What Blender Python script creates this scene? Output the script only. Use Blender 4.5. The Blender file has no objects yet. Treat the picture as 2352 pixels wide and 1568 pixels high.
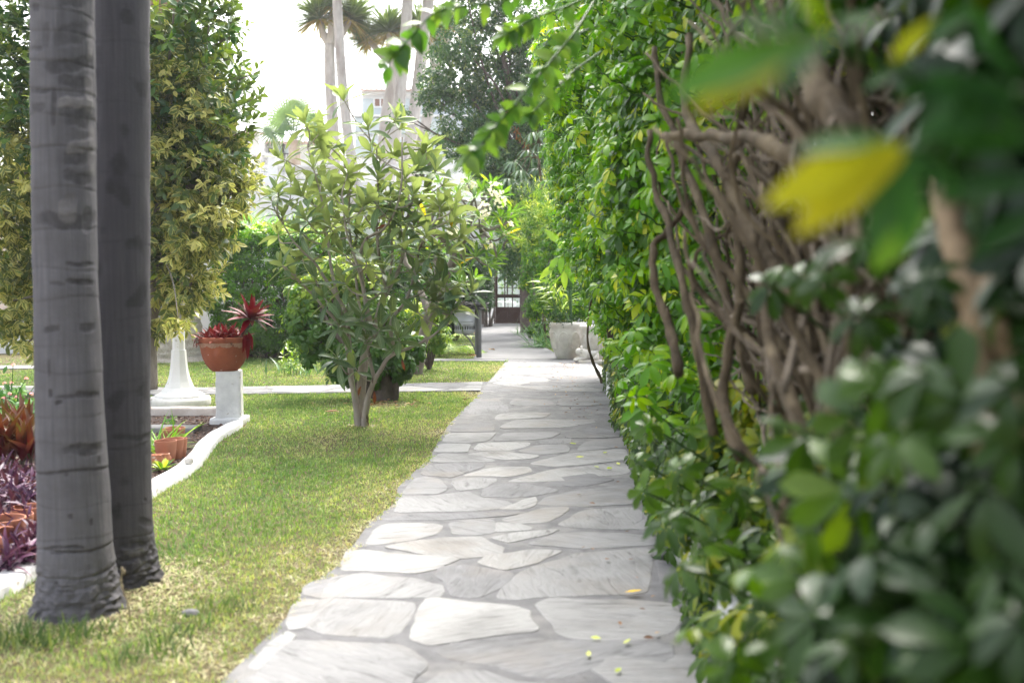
import bpy, bmesh, math
import numpy as np
from mathutils import Vector, Matrix, noise as mnoise

SC = bpy.context.scene
COL = SC.collection
rng = np.random.default_rng(11)
PI = math.pi
# ---------------------------------------------------------------- camera maths
# picture measured on a 2352 x 1568 grid; 35 mm lens on a 36 mm sensor, eye 1.4 m above the path
F, CX, CY, EYE = 2287.0, 1176.0, 784.0, 1.4
PITCH = math.atan(129 / F)
_c, _s = math.cos(PITCH), math.sin(PITCH)

def ray(x, y):
    a, b = (x - CX) / F, (CY - y) / F
    return a, _c + b * _s, -_s + b * _c

def at(x, y, Y):
    a, d, z = ray(x, y)
    t = Y / d
    return np.array([a * t, Y, EYE + z * t])

def gr(x, y, z0=0.0):
    a, d, z = ray(x, y)
    t = (z0 - EYE) / z
    return np.array([a * t, d * t, z0])

def gpoly(pts, z0=0.0):
    return [gr(x, y, z0) for x, y in pts]

# ---------------------------------------------------------------- object helpers
ORG = {}
def props(o, label=None, cat=None, group=None, kind=None):
    if label: o['label'] = label
    if cat: o['category'] = cat
    if group: o['group'] = group
    if kind: o['kind'] = kind
    return o

def thing(name, label, cat, loc=(0, 0, 0), group=None):
    o = bpy.data.objects.new(name, None)
    o.empty_display_size = 0.2
    COL.objects.link(o)
    o.location = loc
    ORG[o.name] = np.array(loc, float)
    return props(o, label, cat, group)

def mk(name, V, Fc, mat, parent=None, smooth=True, attr=None, kind=None, loc=None):
    """one mesh object from world-space vertices; V (n,3); Fc an int array (m,k) or a list of faces"""
    V = np.asarray(V, float)
    org = ORG[parent.name] if parent is not None else (np.array(loc, float) if loc is not None else np.zeros(3))
    me = bpy.data.meshes.new(name)
    if isinstance(Fc, np.ndarray):
        m, k = Fc.shape
        me.vertices.add(len(V)); me.vertices.foreach_set('co', (V - org).astype(np.float32).ravel())
        me.loops.add(m * k); me.loops.foreach_set('vertex_index', Fc.astype(np.int32).ravel())
        me.polygons.add(m)
        me.polygons.foreach_set('loop_start', np.arange(0, m * k, k, dtype=np.int32))
        me.update(calc_edges=True)
    else:
        me.from_pydata([tuple(v) for v in (V - org)], [], [tuple(int(i) for i in f) for f in Fc])
        me.update()
    me.polygons.foreach_set('use_smooth', np.full(len(me.polygons), bool(smooth)))
    if attr is not None:
        a = me.attributes.new('lf', 'FLOAT_VECTOR', 'POINT')
        a.data.foreach_set('vector', np.asarray(attr, np.float32).ravel())
    if mat is not None: me.materials.append(mat)
    me.validate()
    o = bpy.data.objects.new(name, me)
    COL.objects.link(o)
    if parent is not None: o.parent = parent
    elif loc is not None: o.location = loc
    ORG[o.name] = org
    if kind: o['kind'] = kind
    return o

def copy_tree(o, parent=None):
    c = o.copy(); COL.objects.link(c); c.parent = parent
    ORG[c.name] = ORG[o.name]
    for ch in list(o.children): copy_tree(ch, c)
    return c

def mats_of(o, m):
    o.data.materials.clear(); o.data.materials.append(m)

class MB:
    """collects shapes into one mesh"""
    def __init__(s): s.V, s.F, s.n = [], [], 0
    def add(s, V, Fc):
        V = np.asarray(V, float)
        s.V.append(V); s.F += [tuple(int(i) + s.n for i in f) for f in Fc]; s.n += len(V); return s
    def box(s, a, b, bev=0.0):
        a = np.minimum(a, b); b = np.maximum(np.asarray(a) * 0 + b, a)
        if bev <= 0:
            V = [(x, y, z) for z in (a[2], b[2]) for y in (a[1], b[1]) for x in (a[0], b[0])]
            return s.add(V, [(0, 2, 3, 1), (4, 5, 7, 6), (0, 1, 5, 4), (2, 6, 7, 3), (0, 4, 6, 2), (1, 3, 7, 5)])
        bm = bmesh.new(); bmesh.ops.create_cube(bm, size=1)
        for v in bm.verts:
            v.co = Vector([(a[i] + b[i]) / 2 + v.co[i] * (b[i] - a[i]) for i in range(3)])
        bmesh.ops.bevel(bm, geom=bm.edges[:], offset=bev, segments=2, affect='EDGES', profile=0.7)
        bm.verts.ensure_lookup_table(); bm.verts.index_update()
        s.add([v.co[:] for v in bm.verts], [[v.index for v in f.verts] for f in bm.faces]); bm.free(); return s
    def lathe(s, prof, c=(0, 0, 0), seg=48, mod=None, cap=True, ph=0.0):
        """prof: list of (r,z); mod(theta,i,r)->r"""
        c = np.asarray(c, float); V = []
        for i, (r, z) in enumerate(prof):
            for k in range(seg):
                th = 2 * PI * k / seg + ph
                rr = mod(th, i, r) if mod else r
                V.append((c[0] + rr * math.cos(th), c[1] + rr * math.sin(th), c[2] + z))
        Fc = [(i * seg + k, i * seg + (k + 1) % seg, (i + 1) * seg + (k + 1) % seg, (i + 1) * seg + k)
              for i in range(len(prof) - 1) for k in range(seg)]
        if cap:
            Fc.append(tuple(reversed(range(seg)))); Fc.append(tuple((len(prof) - 1) * seg + k for k in range(seg)))
        return s.add(V, Fc)
    def tube(s, pts, rad, seg=8, jit=0.0, cap=True):
        V, Fc = tube(pts, rad, seg, jit, cap); return s.add(V, Fc)
    def build(s, name, mat, parent=None, smooth=False, kind=None, loc=None):
        return mk(name, np.concatenate(s.V), s.F, mat, parent, smooth, None, kind, loc)

def unit(v): return v / np.maximum(np.linalg.norm(v, axis=-1, keepdims=True), 1e-9)

def spline(pts, n):
    """Catmull-Rom through pts -> n points"""
    P = np.asarray(pts, float)
    if len(P) < 3:
        t = np.linspace(0, 1, n)[:, None]; return P[0] * (1 - t) + P[-1] * t
    Q = np.vstack([2 * P[0] - P[1], P, 2 * P[-1] - P[-2]])
    out = []
    for u in np.linspace(0, len(P) - 1 - 1e-6, n):
        i = int(u); t = u - i
        a, b, c, d = Q[i], Q[i + 1], Q[i + 2], Q[i + 3]
        out.append(0.5 * (2 * b + (c - a) * t + (2 * a - 5 * b + 4 * c - d) * t * t + (3 * b - a - 3 * c + d) * t ** 3))
    return np.array(out)

def tube(pts, rad, seg=8, jit=0.0, cap=True):
    P = np.asarray(pts, float); n = len(P)
    R = np.interp(np.linspace(0, 1, n), np.linspace(0, 1, len(np.atleast_1d(rad))), np.atleast_1d(rad)) if np.size(rad) != n else np.asarray(rad, float)
    T = unit(np.gradient(P, axis=0))
    ref = np.array([0, 0, 1.0]) if abs(T[0][2]) < 0.9 else np.array([1.0, 0, 0])
    V = []; u = unit(np.cross(T[0], ref))
    for i in range(n):
        u = unit(u - T[i] * np.dot(u, T[i])); w = np.cross(T[i], u)
        th = np.arange(seg) * 2 * PI / seg
        r = R[i] * (1 + jit * rng.standard_normal(seg)) if jit else R[i]
        V.append(P[i] + (np.cos(th) * r)[:, None] * u + (np.sin(th) * r)[:, None] * w)
    V = np.concatenate(V)
    Fc = [(i * seg + k, i * seg + (k + 1) % seg, (i + 1) * seg + (k + 1) % seg, (i + 1) * seg + k) for i in range(n - 1) for k in range(seg)]
    if cap: Fc += [tuple(reversed(range(seg))), tuple((n - 1) * seg + k for k in range(seg))]
    return V, Fc

# ---------------------------------------------------------------- leaves
def leaf(nseg=3, w=0.22, peak=0.5, droop=0.15, fold=0.25, tip=1.0, petiole=0.0, twist=0.0):
    """a single leaf along +y, normal +z, unit length; returns V, quads, uv(u along, v across)"""
    V, uv, Fc = [], [], []
    for i in range(nseg + 1):
        t = i / nseg
        e = (t / peak) if t < peak else ((1 - t) / (1 - peak))
        hw = w * (max(e, 0) ** (0.6 if t < peak else 0.75 * tip)) if 0 < i < nseg else w * 0.05
        y = petiole + (1 - petiole) * t
        z = -droop * t * t
        for v in (-1, 0, 1):
            V.append((v * hw, y, z + abs(v) * fold * hw)); uv.append((t, v))
    for i in range(nseg):
        b = i * 3
        Fc += [(b, b + 1, b + 4, b + 3), (b + 1, b + 2, b + 5, b + 4)]
    return np.array(V), np.array(Fc), np.array(uv, float), np.zeros(len(V))

def merge_t(parts):
    V, Fc, uv, q = [], [], [], []; n = 0
    for (v, f, u, r) in parts:
        V.append(v); Fc.append(f + n); uv.append(u); q.append(r); n += len(v)
    return np.concatenate(V), np.concatenate(Fc), np.concatenate(uv), np.concatenate(q)

def umbrella(nl=8, nseg=3, w=0.19, droop=0.3, tilt=0.25, seed=0, petiole=0.12, tip=.55):
    """schefflera-like leaf: leaflets round a point, axis +z"""
    r = np.random.default_rng(seed); parts = []
    for k in range(nl):
        V, f, uv, q = leaf(nseg, w * r.uniform(.85, 1.1), .66, droop * r.uniform(.6, 1.5), .2, tip, petiole)
        L = r.uniform(.8, 1.05); V = V * L
        a = -tilt + r.uniform(-.2, .2)
        ca, sa = math.cos(a), math.sin(a)
        V = np.stack([V[:, 0], V[:, 1] * ca - V[:, 2] * sa, V[:, 1] * sa + V[:, 2] * ca], 1)
        th = 2 * PI * (k + r.uniform(-.25, .25)) / nl
        c, s = math.cos(th), math.sin(th)
        V = np.stack([V[:, 0] * c - V[:, 1] * s, V[:, 0] * s + V[:, 1] * c, V[:, 2]], 1)
        parts.append((V, f, uv, np.full(len(V), r.uniform(-.12, .12))))
    return merge_t(parts)

def inst(tm, pos, tdir, nrm, scale, rnd):
    """vectorised copies of template tm; returns V, F, attr"""
    V, Fc, uv, q = tm
    N = len(pos); n = len(V)
    t = unit(tdir); s = unit(np.cross(t, nrm)); z = np.cross(s, t)
    sc = np.broadcast_to(np.asarray(scale, float), (N,))
    W = pos[:, None, :] + sc[:, None, None] * (V[None, :, 0:1] * s[:, None] + V[None, :, 1:2] * t[:, None] + V[None, :, 2:3] * z[:, None])
    A = np.empty((N, n, 3)); A[:, :, :2] = uv[None]; A[:, :, 2] = np.clip(rnd[:, None] + q[None], 0, 1)
    return W.reshape(-1, 3), (Fc[None] + (np.arange(N) * n)[:, None, None]).reshape(-1, Fc.shape[1]), A.reshape(-1, 3)

def cat(parts):
    V, Fc, A = [], [], []; n = 0
    for v, f, a in parts:
        V.append(v); Fc.append(f + n); A.append(a); n += len(v)
    return np.concatenate(V), np.concatenate(Fc), np.concatenate(A)

def rdir(n): return unit(rng.standard_normal((n, 3)))
UP = np.array([0, 0, 1.0])

def sprays(P, D, nl, twig, size, tms, spread=0.8, up=0.5, rnd=None, droop=0.0, keep_twigs=None):
    """leafy twigs: nl leaves round each twig starting at P heading D. size (lo,hi)"""
    N = len(P); D = unit(D); out = []
    if rnd is None: rnd = rng.random(N)
    a = unit(np.cross(D, rdir(N))); b = np.cross(D, a)
    ph0 = rng.random(N) * 2 * PI
    for k in range(nl):
        ph = ph0 + k * 2.4
        rad = np.cos(ph)[:, None] * a + np.sin(ph)[:, None] * b
        f = (k + .5) / nl
        pos = P + D * (twig * f) + rng.normal(0, .01, (N, 3)) * twig
        sp = spread * (1.15 - .6 * f) if nl > 2 else spread
        t = unit(D * (1 - .55 * spread) + rad * sp + rng.normal(0, .18, (N, 3)) - UP * droop)
        nr = unit(D * .5 + UP * up + rng.normal(0, .25, (N, 3)) - rad * .15)
        tm = tms[k % len(tms)] if isinstance(tms, list) else tms
        sz = rng.uniform(size[0], size[1], N)
        out.append(inst(tm, pos, t, nr, sz, np.clip(rnd + rng.normal(0, .12, N), 0, 1)))
    return cat(out)

def blob_pts(C, R, n, lo=.75, hi=1.05, clump=0.0, squash=1.0):
    """points near the skins of a set of blobs -> pos, outward dir; clumped so the outline is uneven"""
    C = np.asarray(C, float); R = np.asarray(R, float)
    w = R ** 2; idx = rng.choice(len(R), n, p=w / w.sum())
    d = rdir(n)
    rad = R[idx] * rng.uniform(lo, hi, n)
    if clump > 0:
        fr = 3.2
        nz = np.array([mnoise.noise(Vector(tuple(d[i] * fr + C[idx[i]] * 1.7))) for i in range(n)])
        rad *= 1 + clump * nz
    dd = d * np.array([1, 1, squash])
    return C[idx] + dd * rad[:, None], d, idx

# ---------------------------------------------------------------- materials
def new_mat(name):
    m = bpy.data.materials.new(name); m.use_nodes = True
    nt = m.node_tree; nt.nodes.clear()
    o = nt.nodes.new('ShaderNodeOutputMaterial')
    return m, nt, o

def N_(nt, typ, **kw):
    n = nt.nodes.new(typ)
    for k, v in kw.items():
        if k in n.inputs.keys(): n.inputs[k].default_value = v
        else: setattr(n, k, v)
    return n

def ramp(nt, stops, src=None, interp='LINEAR'):
    r = nt.nodes.new('ShaderNodeValToRGB'); cr = r.color_ramp; cr.interpolation = interp
    while len(cr.elements) < len(stops): cr.elements.new(0.5)
    for e, (p, c) in zip(cr.elements, stops):
        e.position = p; e.color = (c[0], c[1], c[2], 1) if not np.isscalar(c) else (c, c, c, 1)
    if src is not None: nt.links.new(src, r.inputs[0])
    return r

def noise_n(nt, scale, detail=4, vec=None, rough=.6, dist=0.0):
    n = N_(nt, 'ShaderNodeTexNoise'); n.inputs['Scale'].default_value = scale
    n.inputs['Detail'].default_value = detail; n.inputs['Roughness'].default_value = rough; n.inputs['Distortion'].default_value = dist
    if vec is not None: nt.links.new(vec, n.inputs['Vector'])
    return n

def mixc(nt, fac, a, b, mode='MIX'):
    n = N_(nt, 'ShaderNodeMix', data_type='RGBA', blend_type=mode)
    for s, v in ((n.inputs[0], fac), (n.inputs[6], a), (n.inputs[7], b)):
        if hasattr(v, 'is_linked'): nt.links.new(v, s)
        elif np.isscalar(v): s.default_value = v
        else: s.default_value = (v[0], v[1], v[2], 1)
    return n.outputs[2]

def math_n(nt, op, a, b=None, clamp=False):
    n = N_(nt, 'ShaderNodeMath', operation=op, use_clamp=clamp)
    for s, v in ((n.inputs[0], a), (n.inputs[1], b)):
        if v is None: continue
        if hasattr(v, 'is_linked'): nt.links.new(v, s)
        else: s.default_value = v
    return n.outputs[0]

def scaled(nt, vec, sc):
    n = N_(nt, 'ShaderNodeMapping'); n.inputs['Scale'].default_value = sc
    nt.links.new(vec, n.inputs['Vector']); return n.outputs[0]

def leaf_mat(name, stops, trans=0.35, rough=0.38, tcol=None, vari=None, back=None, rib=None, spec=0.35, tip=None, tgain=1.0, gain=1.45, sat=1.12):
    """stops: colour ramp over the per-leaf random; vari=(colour, amount): pale irregular margin; rib: midrib colour; tip: colour towards the tip"""
    m, nt, o = new_mat(name); L = nt.links.new
    a = N_(nt, 'ShaderNodeAttribute', attribute_name='lf')
    sx = N_(nt, 'ShaderNodeSeparateXYZ'); L(a.outputs['Vector'], sx.inputs[0])
    col = ramp(nt, stops, sx.outputs[2]).outputs[0]
    geo = N_(nt, 'ShaderNodeNewGeometry')
    if tip is not None:
        f = ramp(nt, [(.25, 0.0), (1.0, 1.0)], sx.outputs[0]).outputs[0]
        col = mixc(nt, math_n(nt, 'MULTIPLY', f, tip[1]), col, tip[0])
    if vari is not None:
        av = math_n(nt, 'ABSOLUTE', sx.outputs[1])
        nz = noise_n(nt, 22, 3, geo.outputs['Position'])
        s = math_n(nt, 'ADD', math_n(nt, 'MULTIPLY', av, .55), math_n(nt, 'MULTIPLY', nz.outputs[0], 1.0))
        s = math_n(nt, 'ADD', s, math_n(nt, 'MULTIPLY', math_n(nt, 'SUBTRACT', sx.outputs[2], .35), .75))
        f = ramp(nt, [(vari[1], 0.0), (min(vari[1] + .12, 1), 1.0)], math_n(nt, 'MULTIPLY', s, .7)).outputs[0]
        col = mixc(nt, f, col, vari[0])
    if rib is not None:
        av = math_n(nt, 'ABSOLUTE', sx.outputs[1])
        f = ramp(nt, [(.0, 1.0), (.14, 0.0)], av).outputs[0]
        # side veins
        sv = math_n(nt, 'SINE', math_n(nt, 'MULTIPLY', math_n(nt, 'SUBTRACT', sx.outputs[0], math_n(nt, 'MULTIPLY', av, .13)), 62.0))
        sv = math_n(nt, 'MULTIPLY', math_n(nt, 'POWER', math_n(nt, 'MAXIMUM', sv, 0.0), 6.0), .35)
        col = mixc(nt, math_n(nt, 'MULTIPLY', math_n(nt, 'MAXIMUM', f, sv), .7), col, rib)
    nz2 = noise_n(nt, 9, 2, geo.outputs['Position'])
    hs = N_(nt, 'ShaderNodeHueSaturation'); L(col, hs.inputs['Color'])
    L(math_n(nt, 'MULTIPLY', math_n(nt, 'ADD', math_n(nt, 'MULTIPLY', nz2.outputs[0], .7), .65), gain), hs.inputs['Value']); hs.inputs['Saturation'].default_value = sat
    col = hs.outputs[0]
    if back is not None:
        col = mixc(nt, math_n(nt, 'MULTIPLY', geo.outputs['Backfacing'], .75), col, back)
    p = N_(nt, 'ShaderNodeBsdfPrincipled'); L(col, p.inputs['Base Color'])
    p.inputs['Roughness'].default_value = rough; p.inputs['Specular IOR Level'].default_value = spec
    t = N_(nt, 'ShaderNodeBsdfTranslucent')
    if tcol is not None:
        tc = mixc(nt, .6, col, tcol)
    else:
        tc = mixc(nt, 1.0, col, (1.5 * tgain, 1.6 * tgain, .55 * tgain), 'MULTIPLY')
    L(tc, t.inputs['Color'])
    mx = N_(nt, 'ShaderNodeMixShader'); mx.inputs[0].default_value = trans
    L(p.outputs[0], mx.inputs[1]); L(t.outputs[0], mx.inputs[2]); L(mx.outputs[0], o.inputs[0])
    return m

def rough_mat(name, c1, c2, scale=8, rough=.8, bump=.3, stretch=(1, 1, 1), bscale=None, c3=None, spec=.3, detail=6, metal=0.0, bdist=.01, spots=None):
    """two/three-tone noise material with bump, in object space"""
    m, nt, o = new_mat(name); L = nt.links.new
    tc = N_(nt, 'ShaderNodeTexCoord'); v = scaled(nt, tc.outputs['Object'], stretch)
    n1 = noise_n(nt, scale, detail, v)
    col = ramp(nt, [(.3, c1), (.7, c2)], n1.outputs[0]).outputs[0]
    if c3 is not None:
        n2 = noise_n(nt, scale * .35, 4, v, .55)
        f = ramp(nt, [(.52, 0.0), (.68, 1.0)], n2.outputs[0]).outputs[0]
        col = mixc(nt, f, col, c3)
    if spots is not None:
        n3 = noise_n(nt, spots[1], 3, v, .5)
        f = ramp(nt, [(spots[2], 0.0), (spots[2] + .05, 1.0)], n3.outputs[0]).outputs[0]
        col = mixc(nt, f, col, spots[0])
    p = N_(nt, 'ShaderNodeBsdfPrincipled'); L(col, p.inputs['Base Color'])
    p.inputs['Roughness'].default_value = rough; p.inputs['Specular IOR Level'].default_value = spec; p.inputs['Metallic'].default_value = metal
    if bump:
        nb = noise_n(nt, bscale or scale * 3, 6, v, .65)
        b = N_(nt, 'ShaderNodeBump'); b.inputs['Strength'].default_value = bump; b.inputs['Distance'].default_value = bdist
        L(nb.outputs[0], b.inputs['Height']); L(b.outputs[0], p.inputs['Normal'])
    L(p.outputs[0], o.inputs[0])
    return m

def in_poly(px, py, poly):
    poly = np.asarray(poly); x, y = poly[:, 0], poly[:, 1]; r = np.zeros(len(px), bool); j = len(x) - 1
    for i in range(len(x)):
        c = ((y[i] > py) != (y[j] > py)) & (px < (x[j] - x[i]) * (py - y[i]) / (y[j] - y[i] + 1e-12) + x[i])
        r ^= c; j = i
    return r
# ---------------------------------------------------------------- world, sun, camera
def make_world():
    w = bpy.data.worlds.new('World'); SC.world = w; w.use_nodes = True
    nt = w.node_tree; nt.nodes.clear()
    o = nt.nodes.new('ShaderNodeOutputWorld'); bg = nt.nodes.new('ShaderNodeBackground')
    sky = nt.nodes.new('ShaderNodeTexSky'); sky.sky_type = 'NISHITA'; sky.sun_disc = False
    sky.sun_elevation = math.radians(SUN_EL); sky.sun_rotation = math.radians(SUN_AZ)
    sky.dust_density = 6.0; sky.air_density = 1.0; sky.ozone_density = 1.0; sky.altitude = 50
    hs = nt.nodes.new('ShaderNodeHueSaturation'); hs.inputs['Saturation'].default_value = 0.3   # thin white overcast
    nt.links.new(sky.outputs[0], hs.inputs['Color']); nt.links.new(hs.outputs[0], bg.inputs[0])
    bg.inputs[1].default_value = SKY
    nt.links.new(bg.outputs[0], o.inputs[0])

SUN_EL, SUN_AZ, SKY, SUN_E, EXPO = 54.0, 12.0, 0.15, 0.9, 2.2
make_world()
sun = bpy.data.lights.new('sun', 'SUN'); sun.energy = SUN_E; sun.angle = math.radians(34); sun.color = (1.0, .92, .80)
so = bpy.data.objects.new('sun', sun); COL.objects.link(so)
_az, _el = math.radians(SUN_AZ), math.radians(SUN_EL)
sd = Vector((math.sin(_az) * math.cos(_el), math.cos(_az) * math.cos(_el), math.sin(_el)))   # towards the sun
so.rotation_euler = (-sd).to_track_quat('-Z', 'Y').to_euler()
so.location = sd * 40

cam = bpy.data.cameras.new('camera'); co = bpy.data.objects.new('camera', cam); COL.objects.link(co)
co.location = (0, 0, EYE); co.rotation_euler = (PI / 2 - PITCH, 0, 0)
cam.lens = 35.0; cam.sensor_width = 36.0; cam.clip_start = .05; cam.clip_end = 3000
cam.dof.use_dof = True; cam.dof.focus_distance = 10.5; cam.dof.aperture_fstop = 2.0
SC.camera = co
SC.view_settings.view_transform = 'Standard'; SC.view_settings.look = 'None'; SC.view_settings.gamma = 1; SC.view_settings.exposure = EXPO
SC.cycles.use_denoising = True
SC.cycles.max_bounces = 8; SC.cycles.diffuse_bounces = 4; SC.cycles.transmission_bounces = 5; SC.cycles.transparent_max_bounces = 6
SC.cycles.sample_clamp_indirect = 8

# ---------------------------------------------------------------- ground materials
def ground_mat():
    m, nt, o = new_mat('lawn_soil'); L = nt.links.new
    geo = N_(nt, 'ShaderNodeNewGeometry')
    n1 = noise_n(nt, 1.1, 5, geo.outputs['Position']); n2 = noise_n(nt, 30, 5, geo.outputs['Position'])
    c1 = ramp(nt, [(.3, (.06, .047, .033)), (.5, (.115, .10, .05)), (.75, (.09, .105, .035))], n2.outputs[0]).outputs[0]
    f = ramp(nt, [(.52, 0.), (.72, .8)], n1.outputs[0]).outputs[0]
    c = mixc(nt, f, c1, (.115, .085, .058))
    p = N_(nt, 'ShaderNodeBsdfPrincipled', Roughness=.95); L(c, p.inputs['Base Color']); p.inputs['Specular IOR Level'].default_value = .1
    b = N_(nt, 'ShaderNodeBump'); b.inputs['Strength'].default_value = .6; b.inputs['Distance'].default_value = .03
    L(n2.outputs[0], b.inputs['Height']); L(b.outputs[0], p.inputs['Normal']); L(p.outputs[0], o.inputs[0]); return m

def stone_mat():
    m, nt, o = new_mat('flagstone'); L = nt.links.new
    a = N_(nt, 'ShaderNodeAttribute', attribute_name='lf'); sx = N_(nt, 'ShaderNodeSeparateXYZ'); L(a.outputs['Vector'], sx.inputs[0])
    geo = N_(nt, 'ShaderNodeNewGeometry')
    # cleft direction differs from stone to stone
    rot = N_(nt, 'ShaderNodeVectorRotate', rotation_type='Z_AXIS'); L(geo.outputs['Position'], rot.inputs['Vector'])
    L(math_n(nt, 'MULTIPLY', sx.outputs[2], 9.0), rot.inputs['Angle'])
    v = scaled(nt, rot.outputs[0], (3, 16, 3))
    n1 = noise_n(nt, 1.0, 8, v, .62, 1.4); n2 = noise_n(nt, 2.2, 6, geo.outputs['Position'], .6); n3 = noise_n(nt, 60, 4, geo.outputs['Position'])
    base = ramp(nt, [(0., (.19, .19, .198)), (.4, (.27, .27, .272)), (1., (.365, .363, .355))], sx.outputs[2]).outputs[0]
    st = ramp(nt, [(.25, .32), (.36, .74), (.48, 1.0), (.58, .86), (.7, 1.05), (.8, 1.15)], n1.outputs[0]).outputs[0]
    c = mixc(nt, 1.0, base, st, 'MULTIPLY')
    st2 = ramp(nt, [(.3, .70), (.5, .98), (.7, 1.06)], n2.outputs[0]).outputs[0]
    n5 = noise_n(nt, 1.3, 5, geo.outputs['Position'], .65)
    c = mixc(nt, ramp(nt, [(.50, 0.), (.68, .55)], n5.outputs[0]).outputs[0], c, (.24, .215, .185))
    c = mixc(nt, 1.0, c, st2, 'MULTIPLY')
    sp = ramp(nt, [(.27, .45), (.33, 1.0)], n3.outputs[0]).outputs[0]
    c = mixc(nt, .6, c, sp, 'MULTIPLY')
    p = N_(nt, 'ShaderNodeBsdfPrincipled', Roughness=.8); L(c, p.inputs['Base Color']); p.inputs['Specular IOR Level'].default_value = .2
    b = N_(nt, 'ShaderNodeBump'); b.inputs['Strength'].default_value = .8; b.inputs['Distance'].default_value = .018
    L(n1.outputs[0], b.inputs['Height']); L(b.outputs[0], p.inputs['Normal']); L(p.outputs[0], o.inputs[0]); return m

M_lawn = ground_mat()
M_stone = stone_mat()
M_mortar = rough_mat('mortar', (.125, .124, .128), (.20, .199, .203), 11, .85, .8, bscale=75, c3=(.235, .23, .224), bdist=.01, spots=((.10, .095, .09), 40, .70))
M_conc = rough_mat('old_concrete', (.18, .179, .179), (.235, .234, .233), 1.6, .9, .25, bscale=50, spec=.15, c3=(.165, .163, .16), stretch=(1, .5, 1), spots=((.2, .19, .18), 9, .70))
M_soil = rough_mat('bark_mulch_soil', (.035, .024, .02), (.10, .07, .06), 40, .95, 1.0, bscale=60, bdist=.03)
M_white = rough_mat('white_limewash', (.60, .60, .61), (.80, .80, .79), 7, .75, .6, bscale=38, bdist=.014, spots=((.38, .35, .31), 13, .66))
M_plaster = rough_mat('white_wall_plaster', (.68, .69, .71), (.78, .78, .78), 3, .85, .5, bscale=30, bdist=.02)
M_pinkconc = rough_mat('stained_kerb', (.42, .36, .32), (.62, .58, .54), 6, .85, .4)

# ---------------------------------------------------------------- paths
LEFT = [(300, 1800), (518, 1568), (659, 1427), (696, 1364), (766, 1315), (780, 1303), (818, 1251), (851, 1204), (907, 1162), (914, 1125), (959, 1082),
        (982, 1064), (1010, 1012), (1034, 975), (1066, 942), (1095, 914), (1113, 886), (1146, 857), (1157, 838)]
left_g = [gr(x, y)[:2] for x, y in LEFT]
left_g = [np.array([left_g[0][0] - .3, .4])] + left_g
path_poly = left_g + [np.array([-.10, 18.6]), np.array([1.15, 18.6]), np.array([1.5, 17.3]), np.array([1.6, 14.5]), np.array([1.35, 9.5]), np.array([1.15, 5]), np.array([1.1, .4])]
SIDE = [(-9.0, 12.9), (-4.4, 12.55), (-2.8, 12.75), (-.6, 13.05), (.0, 13.1), (.0, 14.3), (-.5, 14.25), (-2.8, 13.75), (-4.4, 13.45), (-9.0, 13.9)]
STRIP = [(-2.2, 18.25), (-.3, 18.2), (-.1, 18.2), (-.1, 18.75), (-2.2, 18.75)]
FARLEFT = [(-14, 16.3), (-6.9, 16.6), (-6.3, 16.9), (-6.9, 17.2), (-14, 17.1)]
conc_poly = [(-.72, 18.6), (1.1, 18.6), (.95, 19.2), (.72, 22.5), (.5, 26.5), (.4, 31), (.5, 36.4), (-1.5, 36.4), (-.98, 31), (-.86, 25.5), (-.74, 21)]

def slab(name, poly, z0, z1, mat, parent=None, kind=None, cuts=0):
    n = len(poly)
    V = [(p[0], p[1], z1) for p in poly] + [(p[0], p[1], z0) for p in poly]
    Fc = [tuple(range(n))] + [(i, i + n, (i + 1) % n + n, (i + 1) % n) for i in range(n)]
    bm = bmesh.new(); vs = [bm.verts.new(v) for v in V]
    for f in Fc: bm.faces.new([vs[i] for i in f])
    bmesh.ops.recalc_face_normals(bm, faces=bm.faces[:])
    bmesh.ops.triangulate(bm, faces=[f for f in bm.faces if len(f.verts) > 4])
    bm.verts.index_update()
    o = mk(name, [v.co[:] for v in bm.verts], [[v.index for v in f.verts] for f in bm.faces], mat, parent, False, None, kind)
    bm.free(); return o

bed = 115.0
mk('ground', [(-bed, -25, 0), (bed, -25, 0), (bed, 160, 0), (-bed, 160, 0)], [(0, 1, 2, 3)], M_lawn, kind='structure')
path = slab('path', path_poly, -.05, .020, M_mortar, kind='structure')
side = slab('side_path', SIDE, -.05, .016, M_mortar, kind='structure')
slab('edging_path', STRIP, -.05, .018, M_conc, kind='structure')
slab('far_path', FARLEFT, -.05, .018, M_conc, kind='structure')
slab('concrete_path', conc_poly, -.05, .024, M_conc, kind='structure')

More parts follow.
